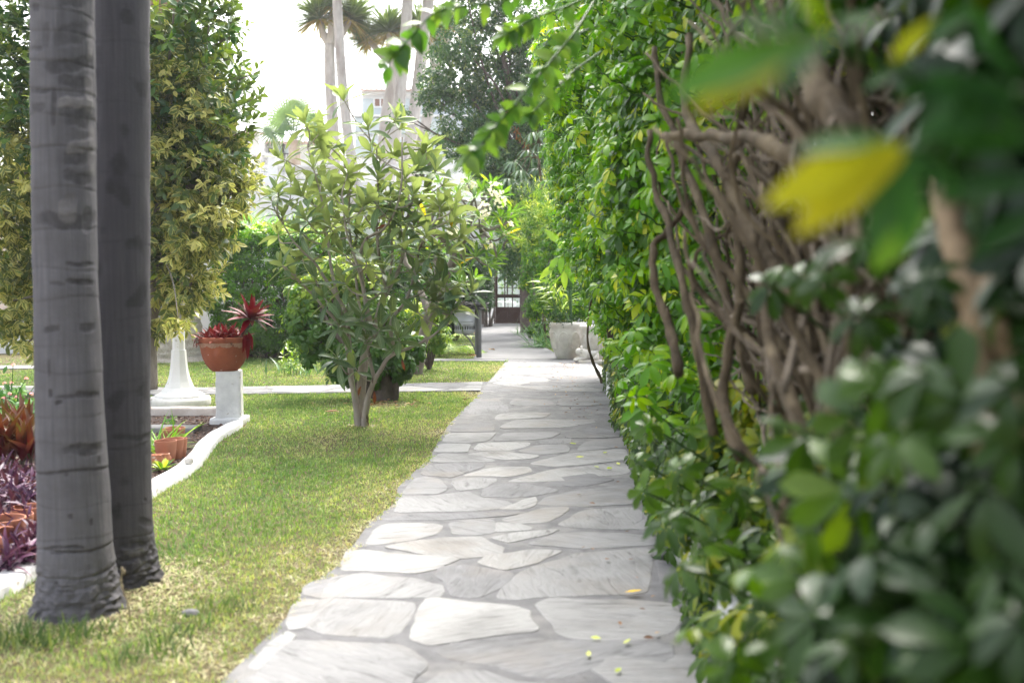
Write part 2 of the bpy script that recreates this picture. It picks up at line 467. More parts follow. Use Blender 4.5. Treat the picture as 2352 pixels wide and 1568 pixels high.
# traced stones: measured in a 2352-wide enlargement of the lower path
TR = [
 [(465,1240),(525,1105),(740,1115),(975,1125),(970,1165),(900,1270),(830,1285),(480,1250)],
 [(520,1100),(585,1000),(740,980),(960,1015),(1100,1035),(1115,1060),(1090,1095),(900,1095),(700,1095)],
 [(975,1295),(1020,1150),(1060,1095),(1300,1130),(1540,1165),(1530,1190),(1570,1250),(1300,1290),(1060,1330)],
 [(1095,950),(1250,945),(1470,980),(1400,1050),(1290,1095),(1165,1090),(1140,1010)],
 [(1395,1100),(1440,1030),(1540,960),(1770,890),(2150,850),(2120,1060),(1800,1085)],
 [(1310,930),(1350,890),(1600,870),(1700,870),(1570,930),(1430,965)],
 [(110,1600),(300,1400),(400,1310),(540,1335),(900,1340),(980,1380),(985,1450),(930,1560),(800,1680),(100,1700)],
 [(1095,1370),(1180,1320),(1500,1310),(2200,1320),(2250,1400),(1900,1440),(1600,1490),(1400,1430)],
 [(960,1600),(1060,1520),(1180,1475),(1330,1465),(1440,1510),(1640,1530),(1600,1680),(900,1700)],
 [(1600,1150),(1650,1100),(2230,1135),(2300,1200),(2100,1305),(1750,1300)],
 [(855,850),(1000,820),(1300,800),(1350,830),(1415,885),(1200,905),(1060,890)],
 [(620,960),(670,860),(740,870),(880,885),(1210,905),(1060,965),(870,970)],
 [(775,825),(790,770),(860,745),(1000,735),(1110,745),(1110,765),(1000,810),(820,835)],
 [(1185,780),(1160,740),(1250,720),(1370,720),(1375,780),(1280,790)],
 [(1380,775),(1390,730),(1500,735),(1560,765)],
 [(1360,805),(1500,780),(1660,768),(1640,790),(1450,825)],
 [(900,680),(920,610),(1080,600),(1250,580),(1290,605),(1460,635),(1400,660),(1280,672)],
 [(840,715),(1000,690),(1400,682),(1550,680),(1400,702),(1100,718)],
 [(1395,665),(1580,605),(1575,640),(1540,660)],
 [(1310,605),(1340,560),(1400,545),(1540,545),(1670,575),(1560,600)],
 [(1590,640),(1640,605),(1800,580),(2020,550),(2060,640),(1800,650)],
 [(1410,715),(1600,665),(1740,655),(1640,715),(1500,735)],
 [(920,590),(1000,520),(1050,505),(1110,530),(1145,560),(1100,590)],
 [(1170,535),(1250,515),(1375,515),(1330,560),(1200,575)],
 [(1040,500),(1050,455),(1150,440),(1290,445),(1310,460),(1180,505)],
 [(1210,505),(1350,465),(1520,460),(1530,480),(1450,500)],
 [(1060,435),(1110,392),(1280,402),(1380,425),(1250,435)],
 [(1240,395),(1400,385),(1580,400),(1540,415),(1400,420)],
 [(1080,385),(1110,345),(1260,345),(1240,385)],
 [(1275,375),(1310,345),(1540,340),(1500,365),(1400,378)],
 [(1125,335),(1150,295),(1380,292),(1350,325),(1250,340)],
 [(1370,330),(1430,295),(1690,290),(1620,320)],
 [(1165,285),(1180,240),(1330,240),(1370,265),(1350,285)],
 [(1395,270),(1500,230),(1840,228),(1850,240),(1700,262)],
 [(1250,205),(1270,140),(1390,125),(1420,160),(1440,190)],
 [(1390,225),(1420,195),(1640,195),(1600,215)],
 [(1465,155),(1480,130),(1620,130),(1690,155)],
 [(1680,155),(1720,120),(1960,115),(1980,145),(1800,160)],
 [(1620,545),(1680,520),(1840,495),(1945,520),(1800,548)],
 [(1440,530),(1700,470),(2000,440),(2010,490),(1700,525)],
 [(1500,380),(1620,350),(1700,350),(1740,380),(1600,395)],
 [(1600,345),(1640,325),(1760,318),(1720,342)],
 [(1720,318),(1830,270),(1990,260),(2000,310)],
 [(1560,440),(1760,395),(2000,370),(2010,420),(1720,455)],
 [(1780,380),(1860,330),(2060,315),(2060,355)],
 [(1700,745),(1850,670),(2070,655),(2170,765)],
 [(1555,835),(1700,785),(2150,795),(2160,840),(1850,855)],
 [(1850,1455),(2000,1400),(2300,1385),(2600,1420),(2700,1560),(2200,1560)],
 [(2180,900),(2190,860),(2420,850),(2500,1050),(2200,1060)],
 [(2090,780),(2110,660),(2300,700),(2350,800)],
 [(2350,1100),(2560,1110),(2660,1300),(2400,1330)],
 [(445,1080),(455,1050),(485,1022),(570,1010),(518,1098)],
 [(362,1213),(390,1147),(430,1112),(513,1110),(455,1240),(372,1252)],
 [(170,1440),(270,1330),(360,1268),(400,1290),(330,1350),(220,1450)],
]
def z3(p): return gr(p[0] * .46875 + 490, p[1] * .46875 + 857.5, .02)[:2]
def shrink(P, d):
    c = P.mean(0); v = P - c; r = np.linalg.norm(v, axis=1, keepdims=True)
    return c + v * np.maximum(r - d, r * .4) / r
def clip(P, n, d):
    """keep dot(p,n) <= d"""
    out = []
    for i in range(len(P)):
        a, b = P[i], P[(i + 1) % len(P)]; fa, fb = a @ n - d, b @ n - d
        if fa <= 0: out.append(a)
        if fa * fb < 0: out.append(a + (b - a) * fa / (fa - fb))
    return np.array(out)
def voronoi(pts, lim, gap):
    cells = []
    for i, p in enumerate(pts):
        P = p + np.array([(-1, -1), (1, -1), (1, 1), (-1, 1)]) * .9
        for j, q in enumerate(pts):
            if i != j and np.sum((q - p) ** 2) < 3.2:
                n = unit(q - p); P = clip(P, n, ((p + q) / 2) @ n - gap * rng.uniform(.4, 1.5))
                if len(P) < 3: break
        for n, d in lim:
            if len(P) >= 3: P = clip(P, np.array(n), d)
        if len(P) >= 3:
            e = np.roll(P, -1, 0); A = abs(np.sum(P[:, 0] * e[:, 1] - P[:, 1] * e[:, 0])) / 2
            if A > .012: cells.append(P)
    return cells
def poisson(n, x0, x1, y0, y1, dx, dy):
    out = []
    for _ in range(n):
        p = np.array([rng.uniform(x0, x1), rng.uniform(y0, y1)])
        if all(((p - q) / (dx, dy)) @ ((p - q) / (dx, dy)) > 1 for q in out): out.append(p)
    return out
def line_lim(a, b):
    """half-plane to the right of a->b (towards +x)"""
    d = unit(np.asarray(b) - a); n = np.array([-d[1], d[0]]); return n, n @ a
def densify(polys):
    out = []
    for P in polys:
        P = np.asarray(P)
        for _ in range(2):
            Q = np.roll(P, -1, 0); P = np.stack([P * .9 + Q * .1, P * .1 + Q * .9], 1).reshape(-1, 2)
        L = []
        for i in range(len(P)):          # split the long edges and roughen the outline
            a, b = P[i], P[(i + 1) % len(P)]; k = max(1, int(np.linalg.norm(b - a) / .03))
            L += [a + (b - a) * t / k for t in range(k)]
        P = np.array(L)
        nz = np.array([[mnoise.noise(Vector((q[0] * 14, q[1] * 14, 3.1))), mnoise.noise(Vector((q[0] * 14, q[1] * 14, 9.7)))] for q in P])
        out.append(P + nz * .010)
    return out
def grow(polys, gap, reach, bound):
    """let the stones grow towards each other until only a narrow joint is left"""
    own = np.concatenate([np.full(len(P), i) for i, P in enumerate(polys)]); Q = np.concatenate(polys)
    C = np.array([P.mean(0) for P in polys])[own]; D = unit(Q - C); amt = np.zeros(len(Q)); live = np.ones(len(Q), bool)
    for it in range(int(reach / .007)):
        T = Q + D * .007
        for i in np.nonzero(live)[0]:
            dd = np.min(np.where(own == own[i], 9, np.sum((Q - T[i]) ** 2, 1)))
            if dd < gap ** 2: live[i] = False
        live &= in_poly(T[:, 0], T[:, 1], bound)
        Q = np.where(live[:, None], T, Q); amt += live * .007
    out = []
    for k in range(len(polys)):
        P = Q[own == k]; P = .5 * P + .25 * np.roll(P, 1, 0) + .25 * np.roll(P, -1, 0); out.append(P)
    return out
def stones_mesh(polys, z, h, name, parent, bound=None):
    V, Fc, A = [], [], []; n0 = 0
    polys = densify(polys)
    if bound is not None: polys = grow(polys, .062, .036, bound)
    for P in polys:
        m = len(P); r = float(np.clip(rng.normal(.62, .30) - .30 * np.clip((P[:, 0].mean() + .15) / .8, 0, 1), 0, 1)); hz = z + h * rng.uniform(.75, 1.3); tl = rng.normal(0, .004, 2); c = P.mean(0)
        T = shrink(P, .006)
        V += [(q[0], q[1], z - .01) for q in P] + [(q[0], q[1], hz - .002 + (q - c) @ tl) for q in P] + [(q[0], q[1], hz + (q - c) @ tl) for q in T]
        Fc += [(n0 + i, n0 + (i + 1) % m, n0 + m + (i + 1) % m, n0 + m + i) for i in range(m)]
        Fc += [(n0 + m + i, n0 + m + (i + 1) % m, n0 + 2 * m + (i + 1) % m, n0 + 2 * m + i) for i in range(m)]
        Fc.append(tuple(n0 + 2 * m + i for i in range(m)))
        A += [(0, 0, r)] * (3 * m); n0 += 3 * m
    bm = bmesh.new(); vs = [bm.verts.new(v) for v in V]
    for f in Fc: bm.faces.new([vs[i] for i in f])
    bmesh.ops.recalc_face_normals(bm, faces=bm.faces[:])
    bmesh.ops.triangulate(bm, faces=[f for f in bm.faces if len(f.verts) > 4])
    bm.verts.index_update()
    o = mk(name, V, [[v.index for v in f.verts] for f in bm.faces], M_stone, parent, False, A); bm.free(); return o

near = [shrink(np.array([z3(p) for p in P]), -.020) for P in TR]
lim = [line_lim(gr(1095, 914)[:2], gr(1157, 838)[:2]), ((1, 0), 1.5), ((0, -1), -12.85), ((0, 1), 18.15)]
pts = poisson(3500, -.6, 1.7, 12.6, 18.3, .52, .36)
far = voronoi(pts, lim, .014)
inner = [np.array(p) + (.05, 0) for p in left_g] + [np.array(p) for p in ((.0, 18.3), (1.1, 18.3), (1.45, 17.3), (1.55, 14.5), (1.3, 9.5), (1.1, 5), (1.05, .4))]
stones_mesh(near + far, .02, .0035, 'flagstones', path, inner)
ptsb = poisson(600, -9, -.3, 12.3, 14.4, .6, .42)
sl = [line_lim(np.array(SIDE[4]), np.array(SIDE[3])), line_lim(np.array(SIDE[6]), np.array(SIDE[8])[:2])]
cells = [P for P in voronoi(ptsb, [], .03) if True]
out = []
SP = np.array(SIDE)
for P in cells:
    c = P.mean(0)
    top = np.interp(c[0], [-9, -4.4, -2.8, -.5], [13.9, 13.45, 13.75, 14.25]); bot = np.interp(c[0], [-9, -4.4, -2.8, -.6], [12.9, 12.55, 12.75, 13.05])
    Q = clip(P, np.array([0, 1.]), top - .03)
    if len(Q) > 2: Q = clip(Q, np.array([0, -1.]), -(bot + .03))
    if len(Q) > 2: Q = clip(Q, np.array([1., 0]), -.42)
    if len(Q) > 2:
        e = np.roll(Q, -1, 0)
        if abs(np.sum(Q[:, 0] * e[:, 1] - Q[:, 1] * e[:, 0])) / 2 > .02: out.append(Q)
stones_mesh(out, .016, .005, 'flagstones', side)

# ---------------------------------------------------------------- planting bed and its white edging
CURB = [gr(x, y, .05)[:2] for x, y in [(-700, 1640), (-60, 1362), (45, 1308), (345, 1116), (420, 1074), (455, 1040), (482, 1006), (520, 982), (556, 964)]]
cl = spline(CURB, 90)
def sweep(P2, w, h, name, mat, parent=None, z0=-.04, taper=0):
    P2 = np.asarray(P2); T = unit(np.gradient(P2, axis=0)); Nn = np.stack([-T[:, 1], T[:, 0]], 1)
    prof = [(-.5, z0), (-.5, h * .75), (-.42, h * .95), (-.2, h), (.2, h), (.42, h * .95), (.5, h * .75), (.5, z0)]
    V = []
    for i, p in enumerate(P2):
        ww = w * (1 + .10 * mnoise.noise(Vector((p[0] * 3, p[1] * 3, 0))))
        if taper: ww *= min(1, (len(P2) - 1 - i) / taper + .12)
        hh = 1 + .10 * mnoise.noise(Vector((p[0] * 4, p[1] * 4, 5)))
        for s, z in prof:
            q = p + Nn[i] * s * ww
            V.append((q[0], q[1], z * (hh if z > 0 else 1)))
    k = len(prof); n = len(P2)
    Fc = [(i * k + j, i * k + j + 1, (i + 1) * k + j + 1, (i + 1) * k + j) for i in range(n - 1) for j in range(k - 1)]
    Fc += [tuple(range(k)), tuple((n - 1) * k + j for j in reversed(range(k)))]
    return mk(name, V, Fc, mat, parent, True)
ed = sweep(cl, .145, .06, 'bed_edging', M_white, taper=6)
props(ed, 'wavy white painted kerb between the lawn and the planting bed', 'edging')
bk = sweep(np.stack([np.linspace(-7.5, -3.13, 40), np.full(40, 10.62)], 1), .14, .10, 'bed_kerb', M_pinkconc)
props(bk, 'straight stained white kerb closing the back of the planting bed', 'kerb')
dv = sweep(np.stack([np.linspace(-7.0, -2.98, 40), np.linspace(9.55, 9.38, 40)], 1), .22, .07, 'bed_divider', M_conc)
props(dv, 'flat grey concrete strip crossing the planting bed', 'kerb')
soil_poly = [tuple(p) for p in cl] + [(-3.13, 10.6), (-7.5, 10.6), (-7.5, 3.0)]
slab('soil', soil_poly, -.05, .012, M_soil, kind='structure')
# bark chips on the soil
def chips():
    n = 5200
    x = rng.uniform(-4.6, -2.3, n); y = rng.uniform(4.6, 10.5, n); k = in_poly(x, y, soil_poly)
    x, y = x[k], y[k]; n = len(x)
    tm = (np.array([(-.5, -.3, 0), (.5, -.25, 0), (.55, .3, .0), (-.4, .35, .0), (-.35, -.15, .28), (.4, -.1, .3), (.35, .2, .26), (-.3, .2, .3)]),
          np.array([(4, 5, 6, 7), (0, 1, 5, 4), (1, 2, 6, 5), (2, 3, 7, 6), (3, 0, 4, 7)]), np.zeros((8, 2)), np.zeros(8))
    V, Fc, A = inst(tm, np.stack([x, y, np.full(n, .012)], 1), np.stack([rng.normal(0, 1, n), rng.normal(0, 1, n), rng.normal(0, .15, n)], 1), np.tile(UP, (n, 1)) + rng.normal(0, .25, (n, 3)), rng.uniform(.012, .045, n), rng.random(n))
    m = leaf_mat('bark_chip', [(0, (.03, .02, .017)), (.6, (.10, .068, .055)), (.9, (.17, .13, .11)), (1, (.3, .26, .22))], trans=0.0, rough=.9, spec=.1)
    mk('mulch', V, Fc, m, None, False, A, 'stuff')
chips()

# ---------------------------------------------------------------- grass
def grass():
    gm = leaf_mat('grass_blade', [(0, (.047, .110, .023)), (.3, (.100, .178, .043)), (.55, (.182, .240, .078)), (.74, (.275, .29, .128)), (.88, (.37, .34, .215)), (.95, (.27, .21, .135)), (1, (.15, .105, .07))], gain=1.62, sat=.92, trans=.3, rough=.5, spec=.25)
    segs = [(-3.2, 0.1, 2.9, 5.2, 6500), (-3.6, .1, 5.2, 8.0, 5200), (-5.0, .1, 8.0, 12.9, 3300), (-8.0, .1, 12.9, 19.0, 1500), (-3.0, .1, 18.9, 27, 800), (-14, -8, 12.9, 19, 250), (-7, -2.2, 19, 24, 350), (.45, 1.2, 19, 30, 900)]
    xs, ys, hs = [], [], []
    for x0, x1, y0, y1, d in segs:
        n = int((x1 - x0) * (y1 - y0) * d); xs.append(rng.uniform(x0, x1, n)); ys.append(rng.uniform(y0, y1, n))
    x, y = np.concatenate(xs), np.concatenate(ys)
    lp = path_poly
    creep = np.clip(np.array([.07 * mnoise.noise(Vector((b * 6, a * 2, 1.7))) + .05 * mnoise.noise(Vector((b * 23, a * 9, 4.1))) for a, b in zip(x, y)]) + .015, 0, .09)
    over = in_poly(x, y, lp)
    bad = in_poly(x - creep, y, lp) | in_poly(x, y, SIDE) | in_poly(x, y, STRIP) | in_poly(x, y, FARLEFT) | in_poly(x, y, conc_poly) | in_poly(x, y, soil_poly)
    bad |= (np.abs(x) / np.maximum(y, .1) > .56)
    # keep off the kerb
    for p in cl[::2]: bad |= (x - p[0]) ** 2 + (y - p[1]) ** 2 < .075 ** 2
    x, y, over = x[~bad], y[~bad], over[~bad]; n = len(x)
    big = np.array([mnoise.noise(Vector((a * .9, b * .7, 2.0))) + .6 * mnoise.noise(Vector((a * 3.3, b * 2.6, 7.0))) for a, b in zip(x, y)])
    fine = np.array([mnoise.noise(Vector((a * 14, b * 14, 4.0))) for a, b in zip(x, y)])
    # drier, thinner turf along the path and near the camera; bare patches
    near_dry = np.clip((4.7 - y) / 1.3, 0, 1) * .30
    edge = np.interp(y, [p[1] for p in left_g], [p[0] for p in left_g]); ed_ = np.exp(-np.maximum(edge - x, 0) / .28) * .30 * (y < 18)
    dry = np.clip(.35 + .40 * big + .26 * fine + near_dry + ed_, 0, 1)
    keep = rng.random(n) > np.clip((dry - .60) * 2.4, 0, .88)
    for bx, by, br in ((-1.84, 4.22, .45), (-1.77, 4.62, .42), (-1.5, 9.85, .16), (-1.5, 11.6, .35), (-1.25, 3.75, .18), (-.95, 4.1, .14), (-1.05, 3.55, .12)):
        dd = np.hypot(x - bx, y - by); keep &= rng.random(n) > np.clip(1.25 - dd / br, 0, .93)
    dead = ~keep & (rng.random(n) < .75); keep |= dead
    x, y, dry, fine, dead, over = x[keep], y[keep], dry[keep], fine[keep], dead[keep], over[keep]; n = len(x)
    tall = np.clip(.7 + .8 * fine, .45, 1.7)
    h = rng.uniform(.014, .036, n) * tall * np.clip(1.25 - .5 * dry, .6, 1.2) * np.where(rng.random(n) < .02, 1.9, 1.0)
    rnd = np.clip(dry + rng.normal(0, .20, n), 0, 1)
    w = np.interp(y, [3, 8, 14, 25], [.0042, .0060, .009, .013]) * rng.uniform(.7, 1.4, n)
    rnd = np.where(dead, rng.uniform(.72, 1.0, n), np.minimum(rnd, .93))
    a = rng.random(n) * 2 * PI; lean = np.where(dead, rng.uniform(1.6, 3.2, n), rng.uniform(.1, 1.0, n)); h = np.where(dead, h * .8, h)
    d = np.stack([np.cos(a), np.sin(a)], 1); s = np.stack([-d[:, 1], d[:, 0]], 1)
    b = np.stack([x, y, np.where(over, .017, 0.)], 1)
    V = np.zeros((n, 6, 3))
    for k, (t, ww) in enumerate(((0, 1), (.55, .8), (1, .15))):
        c = b.copy(); c[:, :2] += d * (h * lean * t * t)[:, None]; c[:, 2] = b[:, 2] + h * t * np.maximum(1 - .25 * lean * t, .16) + .002
        V[:, 2 * k] = c; V[:, 2 * k, :2] -= s * (w * ww / 2)[:, None]
        V[:, 2 * k + 1] = c; V[:, 2 * k + 1, :2] += s * (w * ww / 2)[:, None]
    Fc = np.array([(0, 1, 3, 2), (2, 3, 5, 4)])[None] + (np.arange(n) * 6)[:, None, None]
    A = np.zeros((n, 6, 3)); A[:, :, 2] = rnd[:, None]; A[:, 2:4, 0] = .5; A[:, 4:, 0] = 1
    mk('grass', V.reshape(-1, 3), Fc.reshape(-1, 4), gm, None, True, A.reshape(-1, 3), 'stuff')
    print('grass blades', n)
grass()

# brighter, longer tufts standing out of the lawn by the palms
def tufts():
    gm = leaf_mat('lush_grass', [(0, (.035, .08, .02)), (.6, (.075, .13, .035)), (1, (.20, .22, .09))], trans=.3, rough=.5, gain=1.1, sat=1.0)
    tm = leaf(4, .035, .3, .35, .1)
    k = 0
    for (px, py, nb, hh) in [(165, 1475, 40, .12), (95, 1485, 46, .11), (40, 1480, 40, .12), (230, 1462, 25, .08), (1160 * .4694, 1398, 40, .07), (470, 1405, 30, .07), (640 * .61, 1500, 40, .10), (300, 1520, 30, .09), (430, 1460, 26, .08), (600, 1455, 22, .05), (360, 1430, 24, .07), (520, 1420, 18, .06)]:
        c = gr(px, py); P = c + np.stack([rng.normal(0, .045, nb), rng.normal(0, .05, nb), np.zeros(nb)], 1)
        D = unit(np.stack([rng.normal(0, .4, nb), rng.normal(0, .4, nb), np.ones(nb)], 1))
        V, Fc, A = inst(tm, P, D, rdir(nb) * .4 + np.array([0, -1, .2]), rng.uniform(.5, 1.1, nb) * hh, rng.random(nb))
        o = mk('grass_tuft', V - 0, Fc, gm, None, True, A, loc=c)
        tl = ['bright green grass tuft at the foot of the pale ringed palm', 'long green grass tuft before the base of the ringed palm', 'green grass tuft beside the lower left of the ringed palm', 'short green tuft between the palm foot and the camera',
              'low bright weed clump on the bare patch right of the palms', 'small green tuft on the lawn right of the dark palm', 'ragged green tuft on dry grass below the palms', 'straggling green tuft on the near dry turf',
              'pale green tuft on the dry turf towards the path', 'small tuft on the turf close by the path kerb', 'small tuft close to the foot of the dark palm', 'thin tuft on dry turf between palms and path'][k]
        props(o, tl, 'grass tuft', 'grass tufts on the near lawn'); k += 1
tufts()
# ---------------------------------------------------------------- materials
def palm_mat(name, base, dark, pale, warm):
    m, nt, o = new_mat(name); L = nt.links.new
    a = N_(nt, 'ShaderNodeAttribute', attribute_name='lf'); sx = N_(nt, 'ShaderNodeSeparateXYZ'); L(a.outputs['Vector'], sx.inputs[0])
    tc = N_(nt, 'ShaderNodeTexCoord')
    n1 = noise_n(nt, 1, 5, scaled(nt, tc.outputs['Object'], (70, 70, 2.2)), .6)
    n2 = noise_n(nt, 1, 5, scaled(nt, tc.outputs['Object'], (5, 5, 9)), .6)
    n3 = noise_n(nt, 38, 5, tc.outputs['Object'])
    c = ramp(nt, [(.25, tuple(x * .72 for x in base)), (.75, tuple(x * 1.22 for x in base))], n1.outputs[0]).outputs[0]
    f = ramp(nt, [(.35, 0.), (.7, .75)], n2.outputs[0]).outputs[0]
    c = mixc(nt, f, c, warm)
    fs = math_n(nt, 'MULTIPLY', sx.outputs[0], ramp(nt, [(.3, .55), (.6, 1.0)], n3.outputs[0]).outputs[0], True)
    c = mixc(nt, fs, c, dark)
    fp = math_n(nt, 'MULTIPLY', sx.outputs[1], ramp(nt, [(.3, .3), (.6, 1.0)], n3.outputs[0]).outputs[0], True)
    c = mixc(nt, fp, c, pale)
    p = N_(nt, 'ShaderNodeBsdfPrincipled', Roughness=.78); L(c, p.inputs['Base Color']); p.inputs['Specular IOR Level'].default_value = .3
    b = N_(nt, 'ShaderNodeBump'); b.inputs['Strength'].default_value = .5; b.inputs['Distance'].default_value = .006
    L(math_n(nt, 'ADD', n1.outputs[0], n3.outputs[0]), b.inputs['Height']); L(b.outputs[0], p.inputs['Normal']); L(p.outputs[0], o.inputs[0]); return m

def project(V):
    x, y, z = V[:, 0], V[:, 1], V[:, 2] - EYE
    d = y * _c - z * _s; u = y * _s + z * _c
    return CX + F * x / d, CY - F * u / d

def palm_trunk(name, label, centre, radius, marks, rings, mat, seed, ztop=5.0, blemish=0.0):
    """centre: [(z,x,y)], radius: [(z,r)], marks in picture grid (x,y,hw,hh,dark,pale), rings: [z]"""
    r_ = np.random.default_rng(seed)
    z = np.concatenate([np.arange(-.08, .5, .004), np.arange(.5, 2.9, .0055), np.arange(2.9, ztop, .04)]); seg = 128
    cx = np.interp(z, [c[0] for c in centre], [c[1] for c in centre]); cy = np.interp(z, [c[0] for c in centre], [c[2] for c in centre])
    rr = np.interp(z, [c[0] for c in radius], [c[1] for c in radius])
    th = np.arange(seg) * 2 * PI / seg
    R = np.repeat(rr[:, None], seg, 1); Z = np.repeat(z[:, None], seg, 1); TH = np.repeat(th[None], len(z), 0)
    dark = np.zeros_like(R); pale = np.zeros_like(R)
    for k, (rz, amp, dk) in enumerate(rings):
        ph = r_.random() * 6.28; tilt = r_.uniform(.004, .016)
        zz = rz + tilt * np.sin(TH + ph) + .004 * np.sin(3 * TH + ph * 2)
        dz = Z - zz
        amp = amp * .5 if dk < .6 else amp * .8
        dk = dk * .55 if dk < .6 else dk
        R -= amp * np.exp(-(dz / .006) ** 2)
        R += amp * .55 * np.clip(1 - dz / .10, 0, 1) * (dz > 0)
        part = np.clip(.65 + .6 * np.sin(TH * r_.integers(1, 3) + ph), 0, 1)
        dark = np.maximum(dark, dk * part * np.exp(-(dz / .007) ** 2))
    V = np.stack([cx[:, None] + R * np.cos(TH), cy[:, None] + R * np.sin(TH), Z], 2)
    nz = np.array([[mnoise.noise(Vector((math.cos(t) * 2.4, math.sin(t) * 2.4, zz * 5))) for t in th] for zz in z[::4]])
    nz = np.repeat(nz, 4, 0)[:len(z)]
    fl = np.clip(1 - z / .24, 0, 1)[:, None]
    nf = np.array([[mnoise.turbulence(Vector((math.cos(t) * 5, math.sin(t) * 5, zz * 40)), 4, False) for t in th] for zz in z[z < .3]])
    rough = np.zeros_like(R); rough[:len(nf)] = nf
    dR = .004 * nz + fl ** .7 * (rough - .5) * .016
    V[:, :, 0] += dR * np.cos(TH); V[:, :, 1] += dR * np.sin(TH)
    dark = np.maximum(dark, fl * np.clip(1.25 - rough * 1.5, 0, 1) * .5); pale = np.maximum(pale, fl * np.clip(rough * 1.6 - .9, 0, .5))
    fV = V.reshape(-1, 3); px, py = project(fV); px = px.reshape(R.shape); py = py.reshape(R.shape)
    front = np.sin(TH) < .35
    nzw = np.repeat(np.array([[mnoise.noise(Vector((math.cos(t) * 14, math.sin(t) * 14, zz * 60))) for t in th] for zz in z[::2]]), 2, 0)[:len(z)]
    fib = np.repeat(np.array([[mnoise.noise(Vector((math.cos(t) * 30, math.sin(t) * 30, zz * 7))) for t in th] for zz in z[::3]]), 3, 0)[:len(z)]
    for (mx, my, hw, hh, dk, pl) in marks:
        wob = 5 * np.sin(px * .045 + my) + 2.5 * np.sin(px * .12 + mx) + 2 * nzw
        e = np.clip(1.5 - 1.3 * (np.abs((px - mx) / hw) ** 4 + np.abs((py + wob * min(1, hh / 12) - my) / (hh * 1.15)) ** 4.0) + .5 * fib, 0, 1) * front
        dark = np.maximum(dark, e * dk); pale = np.maximum(pale, e * pl)
        sh = e * (.0025 if dk > pl else -.003)
        V[:, :, 0] -= sh * np.cos(TH); V[:, :, 1] -= sh * np.sin(TH)
    if blemish:
        bl = np.array([[mnoise.noise(Vector((math.cos(t) * 1.6 + seed, math.sin(t) * 1.6, zz * 11))) for t in th] for zz in z[::3]])
        bl = np.repeat(bl, 3, 0)[:len(z)]
        dark = np.maximum(dark, np.clip(bl * 3 - blemish, 0, .6))
    n = len(z)
    idx = np.arange(n * seg).reshape(n, seg); nx = np.roll(idx, -1, 1)
    Fc = np.stack([idx[:-1], nx[:-1], nx[1:], idx[1:]], 2).reshape(-1, 4)
    A = np.stack([dark, pale, np.zeros_like(dark)], 2).reshape(-1, 3)
    c0 = (cx[0], cy[0], 0)
    t = thing(name, label, 'palm', c0)
    mk('trunk', V.reshape(-1, 3), Fc, mat, t, True, A)
    return t

M_palm1 = palm_mat('ringed_palm_bark', (.150, .145, .163), (.036, .033, .036), (.32, .30, .30), (.105, .100, .108))
M_palm2 = palm_mat('smooth_palm_bark', (.098, .094, .108), (.034, .032, .035), (.20, .19, .19), (.080, .076, .088))
def zat(y, Y): return at(0, y, Y)[2]
def zz1(v): return v * .3516          # enlarged-view units to grid units
marks1 = []
for (x, y, w, h, d, p) in [(500,520,120,560,.38,0),(500,230,100,200,.25,0),(470,230,105,52,.75,0),(455,425,150,34,.95,0),(490,540,95,30,.95,0),(500,770,85,55,.85,0),(505,1035,85,42,.8,0),(505,1165,85,30,.9,0),(430,1440,180,36,.8,0),  # wide leading marks paint the trunk's right half darker as its shade side
        (265,595,60,10,.95,0),(250,705,38,20,.7,0),(350,700,16,90,.9,0),(490,680,110,26,0,.75),(520,960,80,30,0,.5),(440,1370,55,55,0,.5),(300,240,20,60,.5,0),(580,640,26,90,0,.5),(590,300,16,80,0,.6),(595,1000,20,130,0,.55),(450,1320,40,30,.3,.3),  # tall narrow pale marks paint rim light down the right edge
        (470,20,90,30,.7,0),(235,50,20,20,.8,0),(240,320,36,14,.6,0),(570,1420,26,60,.8,0)]:
    marks1.append((zz1(x), zz1(y), zz1(w) * 1.15, zz1(h) * 1.25, d * .74, p * .7))
for (x, y, w, h, d, p) in [(590,175,110,16,.8,0),(590,310,110,20,.9,0),(420,320,60,14,.5,0),(380,650,60,24,.6,0),(640,640,60,30,.6,0),(560,1150,170,14,.75,0),(360,960,12,60,.6,0),(640,1130,90,16,.8,0),(430,1195,30,16,.9,0),(370,1110,14,30,.8,0),(600,1530,160,26,.6,0)]:
    marks1.append((x * .3125, 551 + y * .3125, w * .3125, h * .3125, d, p))
for (x, y, w, h, d, p) in [(520,140,110,26,.75,0),(430,543,16,14,.9,0),(560,575,10,20,.8,0),(606,210,10,22,.9,0),(405,292,12,14,.8,0),(345,950,10,10,.9,0),(400,740,130,10,.8,0),(440,770,140,8,.7,0),(680,955,14,24,.8,0),(400,1010,60,8,.7,0)]:
    marks1.append((x * .375, 980 + y * .375, w * .375, h * .375, d, p))
rings1 = [(zat(y, 4.07), a, d) for y, a, d in [(1329, .005, .95), (1272, .004, .85), (1250, .002, .5), (1171, .002, .45), (1092, .004, .95), (1029, .002, .3), (960, .003, .3), (860, .003, .4), (790, .002, .3), (690, .003, .5), (620, .003, .4), (520, .004, .4), (430, .004, .35), (330, .005, .5), (260, .004, .4), (200, .005, .5), (130, .005, .5), (60, .004, .4), (10, .004, .4)]]
Y1, Y2 = 4.24, 4.66
c1 = [(-.1, at(183, 1450, Y1)[0], Y1)] + [(at(0, y, Y1)[2], at(x, y, Y1)[0], Y1) for x, y in [(180, 1400), (172, 1200), (163, 1000), (149, 600), (143.5, 0)]]
c1.append((5.0, at(132, 0, Y1)[0], Y1))
r1 = [(-.1, .215), (.0, .205), (.06, .182), (.14, .165), (.25, .153), (.38, .147), (.7, .140), (1.4, .127), (2.6, .126), (5, .12)]
